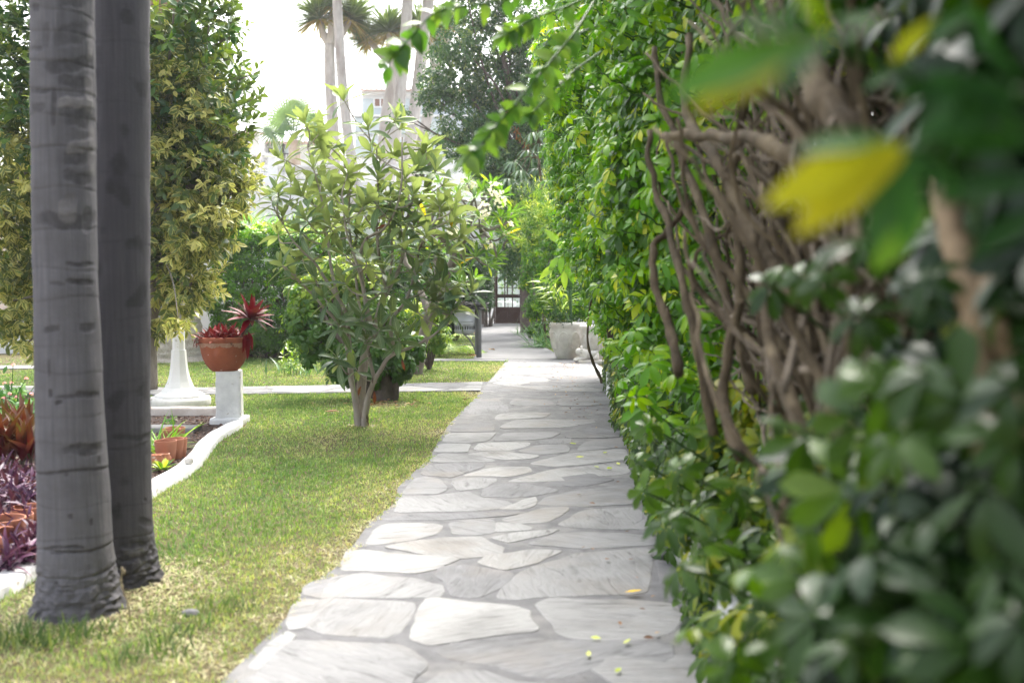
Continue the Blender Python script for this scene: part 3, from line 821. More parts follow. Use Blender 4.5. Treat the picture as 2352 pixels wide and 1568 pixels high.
palm_trunk('palm_tree', 'pale grey palm trunk with rings and dark scars, in front of the darker trunk', c1, r1, marks1, rings1, M_palm1, 3)
rings2 = [(zat(y, 4.5), a, d) for y, a, d in [(1330, .003, .7), (1235, .003, .6), (1172, .002, .4), (1030, .003, .6), (880, .002, .3), (735, .002, .35), (560, .002, .3), (400, .002, .3), (230, .002, .25), (90, .002, .3)]]
c2 = [(-.1, at(285, 1380, Y2)[0], Y2)] + [(at(0, y, Y2)[2], at(x, y, Y2)[0], Y2) for x, y in [(280, 1330), (270, 1100), (270, 700), (274, 300), (276, 0)]] + [(5.0, at(278, 0, Y2)[0], Y2)]
r2 = [(-.1, .21), (0, .195), (.06, .175), (.14, .160), (.25, .152), (.4, .150), (.8, .147), (1.4, .142), (2.6, .130), (5, .125)]
marks2 = [(x * .375, 980 + y * .375, w * .375, h * .375, d, p) for (x, y, w, h, d, p) in [(850,60,180,16,.6,0),(720,510,14,30,.6,0),(890,575,40,24,.6,0),(840,715,50,12,.6,0),(820,770,70,22,0,.45),(880,870,40,40,0,.4),(890,445,10,10,.8,0),(770,700,40,30,.3,0)]]
palm_trunk('palm_tree', 'darker smooth palm trunk standing behind the ringed one', c2, r2, marks2, rings2, M_palm2, 8, blemish=.9)

# dry flower stalk by the palms
def stalk():
    b = gr(300, 1428); m = MB()
    P = spline([b, b + (-.01, 0, .08), b + (-.035, .0, .16), b + (-.03, 0, .22)], 14)
    m.tube(P, [.004, .0022], 6)
    for i in (8, 10, 12, 13):
        m.lathe([(.001, -.012), (.006, -.004), (.007, .004), (.001, .014)], P[i] + rng.normal(0, .004, 3), 6)
    o = m.build('dry_stalk', rough_mat('straw', (.24, .19, .12), (.34, .28, .18), 20, .8, .1), None, True)
    props(o, 'thin dry seed stalk standing between the two palm feet', 'dry stalk')
stalk()

# ---------------------------------------------------------------- lamp base, pillar and terracotta pot
M_wpaint = rough_mat('white_gloss_paint', (.74, .73, .70), (.80, .79, .77), 3, .45, .12, bscale=40, bdist=.006, spots=((.50, .46, .38), 7, .64))
M_wpaint2 = rough_mat('weathered_white_paint', (.60, .58, .53), (.76, .75, .72), 9, .7, .4, bscale=40, spots=((.34, .30, .25), 14, .66))
def lamp_base():
    b = gr(413, 933); t = thing('lamp_post_base', 'white octagonal flared lamp post base standing on the grass', 'lamp base', b)
    m = MB(); w = 1.05
    m.lathe([(.02, -.02), (.335, -.02), (.345, .0), (.35, .08), (.335, .112), (.02, .114)], b, 56); m.build('plinth', M_wpaint2, t, True)
    m = MB(); m.lathe([(.02, .105), (.275, .11), (.28, .135), (.262, .15), (.25, .15), (.21, .175), (.165, .225), (.135, .29), (.112, .37), (.098, .46), (.088, .55), (.083, .635), (.083, .655), (.02, .66)], b, 8, ph=PI / 8); 
    o = m.build('flared_body', M_wpaint, t, False)
    m = MB(); m.lathe([(.02, .65), (.073, .65), (.070, .66), (.070, .86), (.066, .872), (.02, .874)], b, 8, ph=PI / 8); m.build('shaft', M_wpaint, t, False)
lamp_base()

PB = gr(519, 977); PB[2] = 0
def pillar():
    m = MB(); x, y = PB[0], PB[1] + .14
    t = thing('pillar', 'square white painted pillar carrying the terracotta pot', 'pillar', (x, y, 0))
    bm = bmesh.new(); bmesh.ops.create_cube(bm, size=1)
    bmesh.ops.subdivide_edges(bm, edges=bm.edges[:], cuts=9, use_grid_fill=True)
    rz = math.radians(10); c, s = math.cos(rz), math.sin(rz)
    for v in bm.verts:
        q = Vector((v.co.x * .245, v.co.y * .25, v.co.z * .56 + .26))
        n = mnoise.noise(Vector((q.x * 9, q.y * 9, q.z * 9))) * .006
        k = 1 + n / .12 + (.5 - v.co.z) * .03
        q.x *= k; q.y *= k
        e = max(abs(v.co.x), abs(v.co.y)); 
        if abs(abs(v.co.x) - abs(v.co.y)) < .02 and e > .48: q.x *= .965; q.y *= .965
        v.co = Vector((x + q.x * c - q.y * s, y + q.x * s + q.y * c, q.z))
    bm.verts.index_update()
    mk('shaft', [v.co[:] for v in bm.verts], [[v.index for v in f.verts] for f in bm.faces], M_white, t, False); bm.free()
    m = MB(); m.box((x - .165, y - .155, -.03), (x + .165, y + .16, .075), .03); m.build('foot', M_white, t, True)
    return x, y
px_, py_ = pillar()

M_terra = rough_mat('terracotta', (.23, .062, .030), (.38, .115, .055), 7, .72, .25, bscale=70, bdist=.004, c3=(.27, .08, .04), spots=((.50, .40, .33), 24, .68))
M_terra2 = rough_mat('pale_terracotta', (.38, .15, .09), (.46, .20, .125), 7, .8, .2, bscale=60, bdist=.004, spots=((.52, .36, .28), 12, .68))
M_dirt = rough_mat('pot_soil', (.03, .02, .015), (.07, .05, .04), 60, .95, .8)
M_lime = rough_mat('lime_crust', (.33, .15, .09), (.46, .30, .22), 60, .9, .5)
def terracotta_pot():
    z0 = .535; x, y = px_ + .0, py_
    x = at(516, 855, py_)[0]
    t = thing('terracotta_pot', 'round scalloped terracotta pot on top of the white pillar', 'plant pot', (x, y, z0))
    prof = [(.02, .0), (.115, .0), (.125, .006), (.152, .03), (.186, .075), (.212, .13), (.228, .19), (.236, .245), (.238, .275), (.244, .29), (.248, .31), (.248, .335), (.240, .347), (.222, .347), (.214, .335), (.212, .29)]
    def mod(th, i, r):
        zz = prof[i][1]
        if .02 < zz < .28 and i < 9:
            k = (zz - .02) / .26
            lob = abs(math.sin(th * 5.5 + .4))
            return r * (1 + .020 * lob - .02) + .0
        return r
    m = MB(); m.lathe(prof, (x, y, z0), 132, mod, cap=False); body = m.build('body', M_terra, t, True)
    m = MB(); m.lathe([(.005, .30), (.213, .305)], (x, y, z0), 32, cap=False); m.build('soil', M_dirt, t, True)
    m = MB()   # chalky garland of scallops below the rim
    V = []
    n = 360; rows = 4
    for j in range(rows + 1):
        for k in range(n):
            th = 2 * PI * k / n
            low = .268 - .022 * abs(math.cos(th * 5.5 + .4)) ** .6 + .012 * mnoise.noise(Vector((math.cos(th) * 14, math.sin(th) * 14, 0)))
            zz = low + (.292 - low) * j / rows
            r = np.interp(zz, [.19, .245, .275, .29, .31], [.228, .236, .238, .244, .248]) + .0025 + .002 * math.sin(PI * j / rows)
            V.append((x + r * math.cos(th), y + r * math.sin(th), z0 + zz))
    m.add(V, [(j * n + k, j * n + (k + 1) % n, (j + 1) * n + (k + 1) % n, (j + 1) * n + k) for j in range(rows) for k in range(n)])
    m.build('garland', M_lime, t, True)
    return x, y, z0 + .33
POT = terracotta_pot()

M_brom = leaf_mat('bromeliad_leaf', [(0, (.10, .005, .014)), (.35, (.20, .010, .02)), (.55, (.06, .015, .014)), (.75, (.07, .075, .05)), (.9, (.12, .135, .09)), (1, (.22, .05, .02))], trans=.12, rough=.5, spec=.2, gain=.85, back=(.17, .012, .03), tip=((.26, .03, .022), .5))
def rosette(c, n, L, tilt0, tilt1, tm, ax=(0, 0, 1)):
    ax = unit(np.array(ax, float)); u = unit(np.cross(ax, (0.3, 1, .1))); v = np.cross(ax, u)
    k = np.arange(n); ph = k * 2.39996 + rng.random() * 6; el = np.interp(k / n, [0, 1], [tilt0, tilt1]) + rng.normal(0, .12, n)
    rad = np.cos(ph)[:, None] * u + np.sin(ph)[:, None] * v
    t = np.cos(el)[:, None] * rad + np.sin(el)[:, None] * ax
    nr = -np.sin(el)[:, None] * rad + np.cos(el)[:, None] * ax
    return np.tile(np.asarray(c, float), (n, 1)) + rad * .015, t, nr, L * rng.uniform(.7, 1.1, n)
def bromeliads():
    tm = leaf(6, .135, .35, .22, .35, .9); x, y, z = POT
    spec = [(-.15, -.10, .17), (-.08, .05, .19), (-.02, -.13, .18), (.03, .02, .22), (.08, -.12, .18), (-.16, .06, .15), (.12, .08, .2), (-.10, -.02, .21), (.0, .12, .2), (.06, -.05, .2)]
    t = thing('bromeliad', 'clump of short red and green bromeliads filling the terracotta pot', 'potted plant', (x, y, z - .03))
    for (dx, dy, L) in spec:
        P, T, Nn, S = rosette((x + dx, y + dy, z - .03), 15, L, .25, 1.35, tm, (dx * 1.5, dy * 1.5, 1))
        V, Fc, A = inst(tm, P, T, Nn, S, rng.random(len(P))); mk('rosette', V, Fc, M_brom, t, True, A)
    c = at(574, 732, y - .06); t2 = thing('bromeliad', 'tall bright red bromeliad leaning out of the right side of the pot', 'potted plant', (x + .16, y, z - .04))
    P, T, Nn, S = rosette(c, 34, .25, -.1, 1.35, tm, (.35, -.15, 1)); A0 = np.clip(rng.beta(1.2, 2.2, len(P)), 0, 1)
    V, Fc, A = inst(tm, P, T, Nn, S, A0); mk('rosette', V, Fc, M_brom, t2, True, A)
    m = MB(); m.tube(spline([(x + .15, y, z - .06), (x + .20, y - .03, z + .06), c - (0, 0, .01)], 10), [.014, .012], 8); m.build('stem', M_dirt, t2, True)
    # spent leaves hanging over the rim
    hang = np.array([[x + .235, y - .06, z + .05], [x + .25, y - .03, z + .07], [x + .225, y - .09, z + .04], [x - .24, y - .05, z + .03], [x - .235, y - .09, z + .02], [x - .21, y - .13, z + .04]])
    D = np.array([[.18, -.1, -1], [.3, .1, -1], [.1, -.3, -1], [-.35, -.1, -1], [-.25, -.3, -.8], [-.3, -.4, -.5]])
    V, Fc, A = inst(tm, hang, D, np.array([[1, -1, .1]] * 3 + [[-1, -1, .1]] * 3, float), np.array([.26, .2, .18, .13, .1, .14]), np.array([.1, .2, .3, .75, .8, .6]))
    mk('hanging_leaves', V, Fc, M_brom, t2, True, A)
bromeliads()

# ---------------------------------------------------------------- litter bin on its post
M_galv = rough_mat('grey_bin_paint', (.26, .275, .295), (.33, .345, .365), 4, .5, .15, bscale=40, bdist=.003, spots=((.10, .10, .11), 9, .68), metal=.2)
M_post = rough_mat('dark_grey_post_paint', (.13, .135, .15), (.19, .195, .21), 6, .5, .2, bscale=40, bdist=.003, spots=((.07, .06, .06), 14, .68))
M_blk = rough_mat('black_cable', (.012, .012, .014), (.03, .03, .033), 20, .5, .1)
def litter_bin():
    b = gr(1100, 823); Yb = b[1]; x = b[0]
    t = thing('litter_bin', 'grey round litter bin hung on a steel post beside the path', 'litter bin', (x, Yb, 0))
    pz = lambda yy: at(0, yy, Yb)[2]
    m = MB(); top = pz(685)
    m.lathe([(.01, 0), (.052, 0), (.052, top - .06)], (x, Yb, 0), 24, cap=False)
    m.build('post', M_post, t, True)
    m = MB(); m.lathe([(.052, top - .06), (.056, top - .055), (.056, top - .012), (.046, top), (.005, top + .004)], (x, Yb, 0), 24); m.build('post_cap', M_galv, t, True)
    bx = at(1067, 740, Yb)[0]; z0, z1 = pz(766), pz(706); R = .198; h = z1 - z0
    prof = [(.01, 0), (R * .80, 0), (R * .93, .018), (R * .97, .045), (R * .97, .052), (R, .055), (R, .075), (R * .975, .08), (R * .975, h * .36), (R, h * .37), (R, h * .41), (R * .98, h * .415), (R * .98, h * .46), (R, h * .465), (R, h * .50), (R * .985, h * .505), (R * .99, h * .9), (R * 1.03, h * .91), (R * 1.035, h * .98), (R * 1.02, h), (R * .97, h), (R * .95, h * .93), (R * .93, .05), (.01, .05)]
    m = MB(); m.lathe(prof, (bx, Yb - .02, z0), 64, cap=False); body = m.build('bin', M_galv, t, True)
    m = MB()
    for k in range(26):
        a = 2 * PI * k / 26; c = np.array([bx + R * .965 * math.cos(a), Yb - .02 + R * .965 * math.sin(a), z0 + h * .235])
        e = np.array([-math.sin(a), math.cos(a), 0]); o = np.array([math.cos(a), math.sin(a), 0])
        V = [c + e * .012 * math.cos(q) + UP * .038 * math.sin(q) + o * .0095 for q in np.linspace(0, 2 * PI, 12, endpoint=False)]
        W = [v - o * .004 for v in V]
        m.add(V + W, [tuple(range(12))] + [(i, (i + 1) % 12, 12 + (i + 1) % 12, 12 + i) for i in range(12)])
    m.build('drain_slots', M_blk, body, False)
    m = MB(); m.lathe([(R * 1.045, h * .93), (R * 1.06, h * .95), (R * 1.06, h * 1.02), (R * 1.03, h * 1.03), (R * .99, h * 1.02), (R * .98, h * .95)], (bx, Yb - .02, z0), 48, cap=False); m.build('liner_rim', M_blk, t, True)
    # bracket with a small scroll
    m = MB(); px0 = x - .055
    m.tube([(px0, Yb, z0 - .02), (bx - .02, Yb, z0 - .02)], [.014, .014], 6)
    m.tube(spline([(px0, Yb, z0 - .36), (px0 - .03, Yb, z0 - .29), (bx + .10, Yb, z0 - .12), (bx + .0, Yb, z0 - .02)], 20), [.016, .016], 6)
    q = [(px0 - .045 + .035 * (1 - k / 26) * math.cos(k * .45), Yb, z0 - .095 + .035 * (1 - k / 26) * math.sin(k * .45)) for k in range(24)]
    m.tube(q, [.008, .006], 6)
    m.box((px0 - .022, Yb - .03, z0 - .40), (px0 + .006, Yb + .03, z0 + .34))
    m.build('bracket', M_post, t, False)
    # cable wound round the post and the bin rim
    m = MB(); cz = z1 + .02
    for k in range(9):
        zc = cz + rng.uniform(-.06, .05); rx = R + .10 + rng.uniform(-.02, .03)
        cxm = (bx + x) / 2
        P = [(cxm + rx * 1.0 * math.cos(a) + .012 * math.sin(3 * a + k), Yb - .02 + (R * 1.08) * math.sin(a), zc + .025 * math.sin(a * 2 + k) + .02 * math.sin(a + k * 2)) for a in np.linspace(0, 2 * PI, 44)]
        m.tube(P, [.009, .009], 5, cap=False)
    for k in range(7):
        zc = cz + rng.uniform(-.06, .06); P = [(x + .068 * math.cos(a), Yb + .068 * math.sin(a), zc + .02 * math.sin(a + k)) for a in np.linspace(0, 2 * PI, 20)]
        m.tube(P, [.010, .010], 5, cap=False)
    o = m.build('cable', M_blk, None, True); props(o, 'black cable wound round the bin post and rim', 'cable')
litter_bin()

# ---------------------------------------------------------------- walls and doorway at the end of the path
M_wood = rough_mat('dark_stained_wood', (.032, .013, .009), (.060, .025, .017), 6, .45, .2, stretch=(6, 6, .8), bscale=30, bdist=.003)
M_housewall = rough_mat('shaded_house_plaster', (.60, .61, .64), (.70, .70, .72), 2, .85, .3, bscale=30)  # plaster colour greyed for the shade on this wall
def glass_mat():
    m, nt, o = new_mat('clear_glass'); L = nt.links.new
    t = N_(nt, 'ShaderNodeBsdfTransparent'); t.inputs[0].default_value = (.9, .95, .93, 1)
    g = N_(nt, 'ShaderNodeBsdfGlossy'); g.inputs['Roughness'].default_value = .03; g.inputs[0].default_value = (1, 1, 1, 1)
    mx = N_(nt, 'ShaderNodeMixShader'); f = N_(nt, 'ShaderNodeFresnel', IOR=1.5)
    L(math_n(nt, 'MULTIPLY', f.outputs[0], 1.5, True), mx.inputs[0]); L(t.outputs[0], mx.inputs[1]); L(g.outputs[0], mx.inputs[2]); L(mx.outputs[0], o.inputs[0]); return m
M_glass = glass_mat()
YD = 35.8
def end_wall():
    t = thing('house_wall', 'plain grey white house wall above the glazed wooden door', 'wall', (0, YD + .4, 0))
    m = MB(); m.box((-4.5, YD + .3, 2.38), (6, YD + .62, 4.3)); m.box((-4.5, YD + .3, -.05), (-1.42, YD + .62, 2.38)); m.box((.36, YD + .3, -.05), (6, YD + .62, 2.38)); m.build('wall', M_housewall, t)
    m = MB(); m.box((-4.5, YD + .22, 4.3), (6, YD + .7, 4.42)); m.build('coping', M_plaster, t)
    d = thing('glazed_door', 'dark wooden door with small glass panes at the end of the path', 'door', (-.61, YD, 0))
    x0, x1 = -.60, .36; zb, zt = .03, 2.34; w = .085; e = .045
    s = .00365; zs = [2.30, .03]
    rows = [(1.99, 2.25), (1.67, 1.95), (1.325, 1.63), (1.075, 1.30), (.62, .945)]
    cols = [(x0 + w, x0 + w + .235), (x0 + w + .275, x0 + w + .51), (x0 + w + .55, x1 - w)]
    m = MB()
    m.box((x0, YD - .025, zb), (x0 + w, YD + .025, zt)); m.box((x1 - w, YD - .025, zb), (x1, YD + .025, zt))
    edges = [zb] + [] 
    rails = [(2.25, zt), (1.95, 1.99), (1.63, 1.67), (1.30, 1.325), (.945, 1.075), (.50, .62), (zb, .13)]
    for a, b in rails: m.box((x0 + w, YD - .022, a), (x1 - w, YD + .022, b))
    m.box((x0 + w, YD - .012, .96), (x1 - w, YD - .026, 1.0))
    for (a, b), (c, dd) in zip(cols[:-1], cols[1:]):
        for (r0, r1) in rows: m.box((b, YD - .020, r0), (c, YD + .020, r1))
    m.box((x0 + w, YD - .008, .13), (x1 - w, YD + .008, .50))
    m.build('frame', M_wood, d)
    pw = (x1 - x0 - 2 * w) / 2
    for k in range(2):
        a = x0 + w + k * pw; m = MB(); m.box((a + .04, YD - .026, .165), (a + pw - .04, YD - .006, .465), .012); m.build('panel', M_wood, d)
    m = MB(); m.box((x0 + w, YD - .003, .62), (x1 - w, YD + .003, 2.25)); m.build('glazing', M_glass, d)
    m = MB(); m.lathe([(.004, 0), (.012, 0), (.012, .03), (.004, .03)], (x1 - w * .5, YD - .06, 1.02), 10); m.tube([(x1 - w * .5, YD - .055, 1.03), (x1 - w * .5 - .10, YD - .055, 1.03)], [.009, .008], 8); m.build('handle', M_galv, d, True)
    f = thing('door_frame', 'dark wooden frame standing round the glazed door', 'door frame', (-.7, YD + .03, 0))
    m = MB(); m.box((x0 - .06, YD - .04, 0), (x0 - .006, YD + .10, zt + .10)); m.build('post', M_wood, f)
    m = MB(); m.box((x1 + .006, YD - .04, 0), (x1 + .06, YD + .10, zt + .10)); m.build('post', M_wood, f)
    m = MB(); m.box((x0 - .006, YD - .04, zt + .008), (x1 + .006, YD + .10, zt + .10)); m.build('lintel', M_wood, f)
    # the bright yard behind it
    slab('patio', [(-6, YD + .62), (6, YD + .62), (6, 46), (-6, 46)], -.05, .02, M_conc, kind='structure')
    w2 = thing('yard_wall', 'white yard wall with an arch seen through the door panes', 'wall', (0, 45, 0))
    m = MB(); m.box((-7, 45, -.05), (-.55, 45.3, 3.3)); m.box((.25, 45, -.05), (7, 45.3, 3.3))
    n = 14
    V = []; 
    for k in range(n + 1):
        a = PI - PI * k / n
        V += [(-.15 + .4 * math.cos(a), 45, 2.2 + .4 * math.sin(a)), (-.15 + .4 * math.cos(a), 45, 3.3)]
    V2 = [(x, 45.3, z) for x, y, z in V]; q = len(V)
    m.add(V + V2, [(2 * k, 2 * k + 1, 2 * k + 3, 2 * k + 2) for k in range(n)] + [(q + 2 * k, q + 2 * k + 2, q + 2 * k + 3, q + 2 * k + 1) for k in range(n)] + [(2 * k, 2 * k + 2, q + 2 * k + 2, q + 2 * k) for k in range(n)])
    m.build('wall', M_plaster, w2)
end_wall()

M_plastic = rough_mat('white_plastic', (.76, .76, .76), (.8, .8, .8), 3, .4, 0)
def patio_chair():
    t = thing('patio_chair', 'white plastic chair with slatted back by the round yard table', 'chair', (0, 0, 0), 'white chairs in the yard')
    m = MB(); m.box((-.22, -.22, .42), (.22, .22, .45), .012); m.build('seat', M_plastic, t, True)
    for sx in (-1, 1):
        for sy in (-1, 1):
            m = MB(); m.tube([(sx * .24, sy * .25, 0), (sx * .20, sy * .19, .43)], [.018, .024], 6); m.build('leg', M_plastic, t, True)
    m = MB(); m.box((-.22, .19, .84), (.22, .23, .90), .01)
    for k in range(5): m.box((-.2 + k * .09, .20, .44), (-.16 + k * .09, .225, .85))
    m.build('backrest', M_plastic, t)
    for sx in (-1, 1):
        m = MB(); m.tube(spline([(sx * .24, .21, .66), (sx * .26, 0, .66), (sx * .25, -.2, .62), (sx * .23, -.22, .44)], 12), [.02, .02], 6); m.build('armrest', M_plastic, t, True)
    return t
ch = patio_chair(); ch.location = (-.95, 38.6, .02); ch.rotation_euler[2] = 1.9
ch['label'] = 'white plastic chair in the yard seen left of the door'
for i, (x, y, a, lab) in enumerate([(-.15, 40.4, 2.9, 'white plastic chair seen through the lower middle door panes'), (.35, 39.0, -1.2, 'white plastic chair seen through the right door panes'), (-1.35, 40.2, .6, 'white plastic chair farther back behind the vine covered pillar')]):
    c = copy_tree(ch); c.location = (x, y, .02); c.rotation_euler[2] = a; c['label'] = lab
def patio_table():
    t = thing('patio_table', 'round white table in the yard behind the door', 'table', (-.3, 39.4, .02))
    m = MB(); m.lathe([(.01, .70), (.44, .70), (.45, .71), (.45, .73), (.44, .74), (.01, .74)], (-.3, 39.4, .02), 40); m.build('tabletop', M_plastic, t, True)
    for k in range(4):
        a = PI / 4 + k * PI / 2; m = MB(); m.tube([(-.3 + .38 * math.cos(a), 39.4 + .38 * math.sin(a), .02), (-.3 + .25 * math.cos(a), 39.4 + .25 * math.sin(a), .72)], [.02, .024], 6); m.build('leg', M_plastic, t, True)
patio_table()
def yard_bush():
    t = thing('yard_bush', 'green bush in front of the white yard wall, seen through the door panes', 'shrub', (-.2, 43.2, 0)); n = 420
    P = np.stack([rng.normal(-.2, 1.1, n), rng.normal(43.2, .25, n), rng.uniform(.75, 2.15, n)], 1)
    V, Fc, A = inst(leaf(2, .22, .5, .2, .2), P, rdir(n) - np.array([0, .4, .2]), rdir(n) * .5 + UP, rng.uniform(.14, .26, n), rng.random(n))
    mk('foliage', V, Fc, leaf_mat('yard_leaf', [(0, (.05, .10, .05)), (1, (.20, .27, .12))], trans=.3, rough=.4), t, True, A)
    m = MB(); m.tube([(-.2, 43.2, 0), (-.2, 43.2, 1.6)], [.05, .03], 7); m.build('trunk', M_wood, t, True)
yard_bush()

# ---------------------------------------------------------------- low walls
def wall_box(name, label, a, b, mat, bev=.015):
    m = MB(); m.box(a, b, bev); o = m.build(name, mat, None, False); props(o, label, 'wall'); return o
# planting trough wall along the right of the path
m = MB()
for k in range(8): m.box((.67 + .075 * k, .6 + k * 1.5, -.03), (.79 + .075 * k, .6 + k * 1.5 + 1.496, .30 + .008 * (k % 3)), .012)
props(m.build('garden_wall', M_white, None), 'low white wall at the foot of the right hand hedge', 'wall')
m = MB(); m.box((1.56, .6, -.03), (3.4, 14.1, .22)); o = m.build('soil_bank', M_soil, None); props(o, kind='structure')
m = MB(); m.box((-16, 20.4, -.05), (-7.55, 20.6, at(0, 743, 20.4)[2])); m.box((-16, 20.36, at(0, 743, 20.4)[2]), (-7.5, 20.64, at(0, 743, 20.4)[2] + .05))
props(m.build('boundary_wall', M_plaster, None), 'white textured boundary wall behind the variegated tree', 'wall')

# ---------------------------------------------------------------- stone planters with a carved figure
M_cast = rough_mat('weathered_cast_stone', (.48, .455, .42), (.64, .615, .58), 8, .85, .5, bscale=45, bdist=.008, c3=(.55, .49, .44), spots=((.24, .22, .19), 22, .68))
def planter(name, label, x, Y, s):
    t = thing(name, label, 'planter', (x, Y, 0)); c = (x, Y, 0)
    prof = [(.02, 0), (.17, 0), (.19, .01), (.205, .05), (.245, .15), (.288, .28), (.312, .42), (.320, .54), (.318, .58), (.335, .60), (.34, .64), (.335, .67), (.31, .675), (.29, .66), (.28, .58)]
    m = MB(); m.lathe([(r * s, z * s) for r, z in prof], c, 72, cap=False); body = m.build('body', M_cast, t, True)
    m = MB(); m.lathe([(.01, .60 * s), (.285 * s, .61 * s)], c, 30, cap=False); m.build('soil', M_dirt, t, True)
    m = MB()
    for k in range(9):     # raised oval cartouches
        a0 = 2 * PI * k / 9 + .25
        for ring, (ew, eh, rr) in enumerate(((.085, .15, .014), (.055, .105, .009))):
            P = []
            for q in np.linspace(0, 2 * PI, 29):
                zz = .36 + eh * math.sin(q); rad = np.interp(zz, [.15, .28, .42, .54], [.245, .288, .312, .320])
                aa = a0 + ew * math.cos(q) / rad
                P.append((x + rad * s * math.cos(aa), Y + rad * s * math.sin(aa), zz * s))
            m.tube(P, [rr * s, rr * s], 6, cap=False)
    m.build('cartouches', M_cast, body, True)
    return t
PL = gr(1305, 827); PLY = 18.75
planter('stone_planter', 'big pale carved stone planter at the right edge of the path', at(1303, 800, PLY)[0], PLY, 1.04)
planter('stone_planter', 'second stone planter half hidden by the hedge behind the carved figure', at(1373, 800, 18.1)[0], 18.1, 1.0)
def figure():
    Y = 17.75; c = at(1330, 829, Y); c[2] = 0
    t = thing('stone_lion', 'small weathered stone lion lying at the foot of the planters', 'statue', c)
    m = MB(); m.box((c[0] - .02, Y - .16, 0), (c[0] + .46, Y + .16, .07), .02); m.build('plinth', M_cast, t, True)
    # reclining body grown as one skin
    me = bpy.data.meshes.new('body'); P = [(.36, 0, .15), (.25, 0, .16), (.14, 0, .17), (.06, 0, .20), (-.01, 0, .215), (-.065, 0, .19),
         (.08, -.08, .11), (-.03, -.085, .075), (-.10, -.085, .055), (.08, .08, .11), (-.03, .085, .075), (-.10, .085, .055), (.33, -.10, .11), (.24, -.12, .085), (.33, .10, .11), (.24, .12, .085)]
    E = [(0, 1), (1, 2), (2, 3), (3, 4), (4, 5), (3, 6), (6, 7), (7, 8), (3, 9), (9, 10), (10, 11), (0, 12), (12, 13), (0, 14), (14, 15)]
    Rr = [.085, .08, .085, .09, .088, .05, .045, .034, .04, .045, .034, .04, .06, .045, .06, .045]
    me.from_pydata(P, E, []); o = bpy.data.objects.new('body', me); COL.objects.link(o)
    md = o.modifiers.new('s', 'SKIN'); 
    for i, r in enumerate(Rr): me.skin_vertices[0].data[i].radius = (r, r)
    me.skin_vertices[0].data[1].use_root = True
    o.modifiers.new('u', 'SUBSURF').levels = 2; o.modifiers['u'].render_levels = 2
    me.materials.append(M_cast); o.parent = t; ORG[o.name] = ORG[t.name]
    m = MB()
    for k in range(60):    # curls of the mane
        a = rng.random() * 2 * PI; b = rng.uniform(.2, 1.5); r = .105
        q = c + np.array([.045 + r * .7 * math.cos(b) * -.2, r * math.sin(b) * math.cos(a), .205 + r * math.sin(b) * math.sin(a)])
        m.lathe([(.002, -.022), (.018, -.012), (.022, 0), (.018, .012), (.002, .022)], q, 7)
    m.build('mane', M_cast, t, True)
figure()

# ---------------------------------------------------------------- pots in the bed
def ring_pot(name, label, c, r, h, tilt=0, cut=0.0, group='terracotta pots in the bed', mat=None, az=0):
    t = thing(name, label, 'plant pot', c, group)
    seg = 48; k = int(seg * (1 - cut)) + (0 if cut else 0)
    prof = [(r * .80, 0), (r * .98, h * .8), (r * 1.0, h * .98), (r * .99, h), (r * .93, h), (r * .92, h * .97), (r * .73, .012)]
    V = []; n = k + 1 if cut else seg
    for i, (rr, z) in enumerate(prof):
        for j in range(n):
            th = az + 2 * PI * j / seg; V.append((rr * math.cos(th), rr * math.sin(th), z))
    V = np.array(V); ct, st = math.cos(tilt), math.sin(tilt)
    V = np.stack([V[:, 0] * ct + V[:, 2] * st, V[:, 1], -V[:, 0] * st + V[:, 2] * ct], 1) + np.asarray(c)
    J = n - 1 if cut else seg
    Fc = [(i * n + j, i * n + (j + 1) % n, (i + 1) * n + (j + 1) % n, (i + 1) * n + j) for i in range(len(prof) - 1) for j in range(J)]
    if cut: Fc += [tuple(i * n for i in range(len(prof))), tuple(i * n + n - 1 for i in reversed(range(len(prof))))]
    mk('wall', V, Fc, mat or M_terra2, t, True)
    if not cut:
        m = MB(); m.lathe([(.002, h * .78), (r * .94, h * .80)], c, 24, cap=False); m.build('soil', M_dirt, t, True)
    return t
def bp(x, y, Y=None):
    g = gr(x, y, .012); return g
pots = [
 ((398, 1052), .085, .16, 'squat terracotta pot in front of the grassy pot group'),
 ((381, 1060), .085, .17, 'tallest front terracotta pot of the group right of the dark palm'),
 ((409, 1048), .075, .15, 'rightmost terracotta pot of the group in the mulch'),
 ((393, 1024), .085, .15, 'terracotta pot at the back beside the grassy plant'),
 ((403, 1020), .085, .15, 'terracotta pot farthest back near the grey concrete strip'),
]
for (p, r, h, lab) in pots: ring_pot('terracotta_pot', lab, bp(*p), r, h)
lp = [((12, 1262), .105, .17, 0, 0, 'large terracotta pot at the picture edge among the purple leaves'),
      ((40, 1238), .085, .14, 0, 0, 'terracotta pot with a wide rim beside the large one'),
      ((66, 1222), .085, .15, 0, 0, 'terracotta pot tucked behind purple leaves next to the pale palm'),
      ((74, 1182), .08, .13, 0, 0, 'small terracotta pot farther back under the purple leaves'),
      ((80, 1150), .08, .12, 0, 0, 'terracotta pot deepest in the purple planting'),
      ((4, 1300), .10, .17, .5, .62, 'broken half terracotta pot tipped over on the soil')]
for (p, r, h, tl, cu, lab) in lp: ring_pot('terracotta_pot', lab, bp(*p), r, h, tl, cu, az=2.3 if cu else 0)
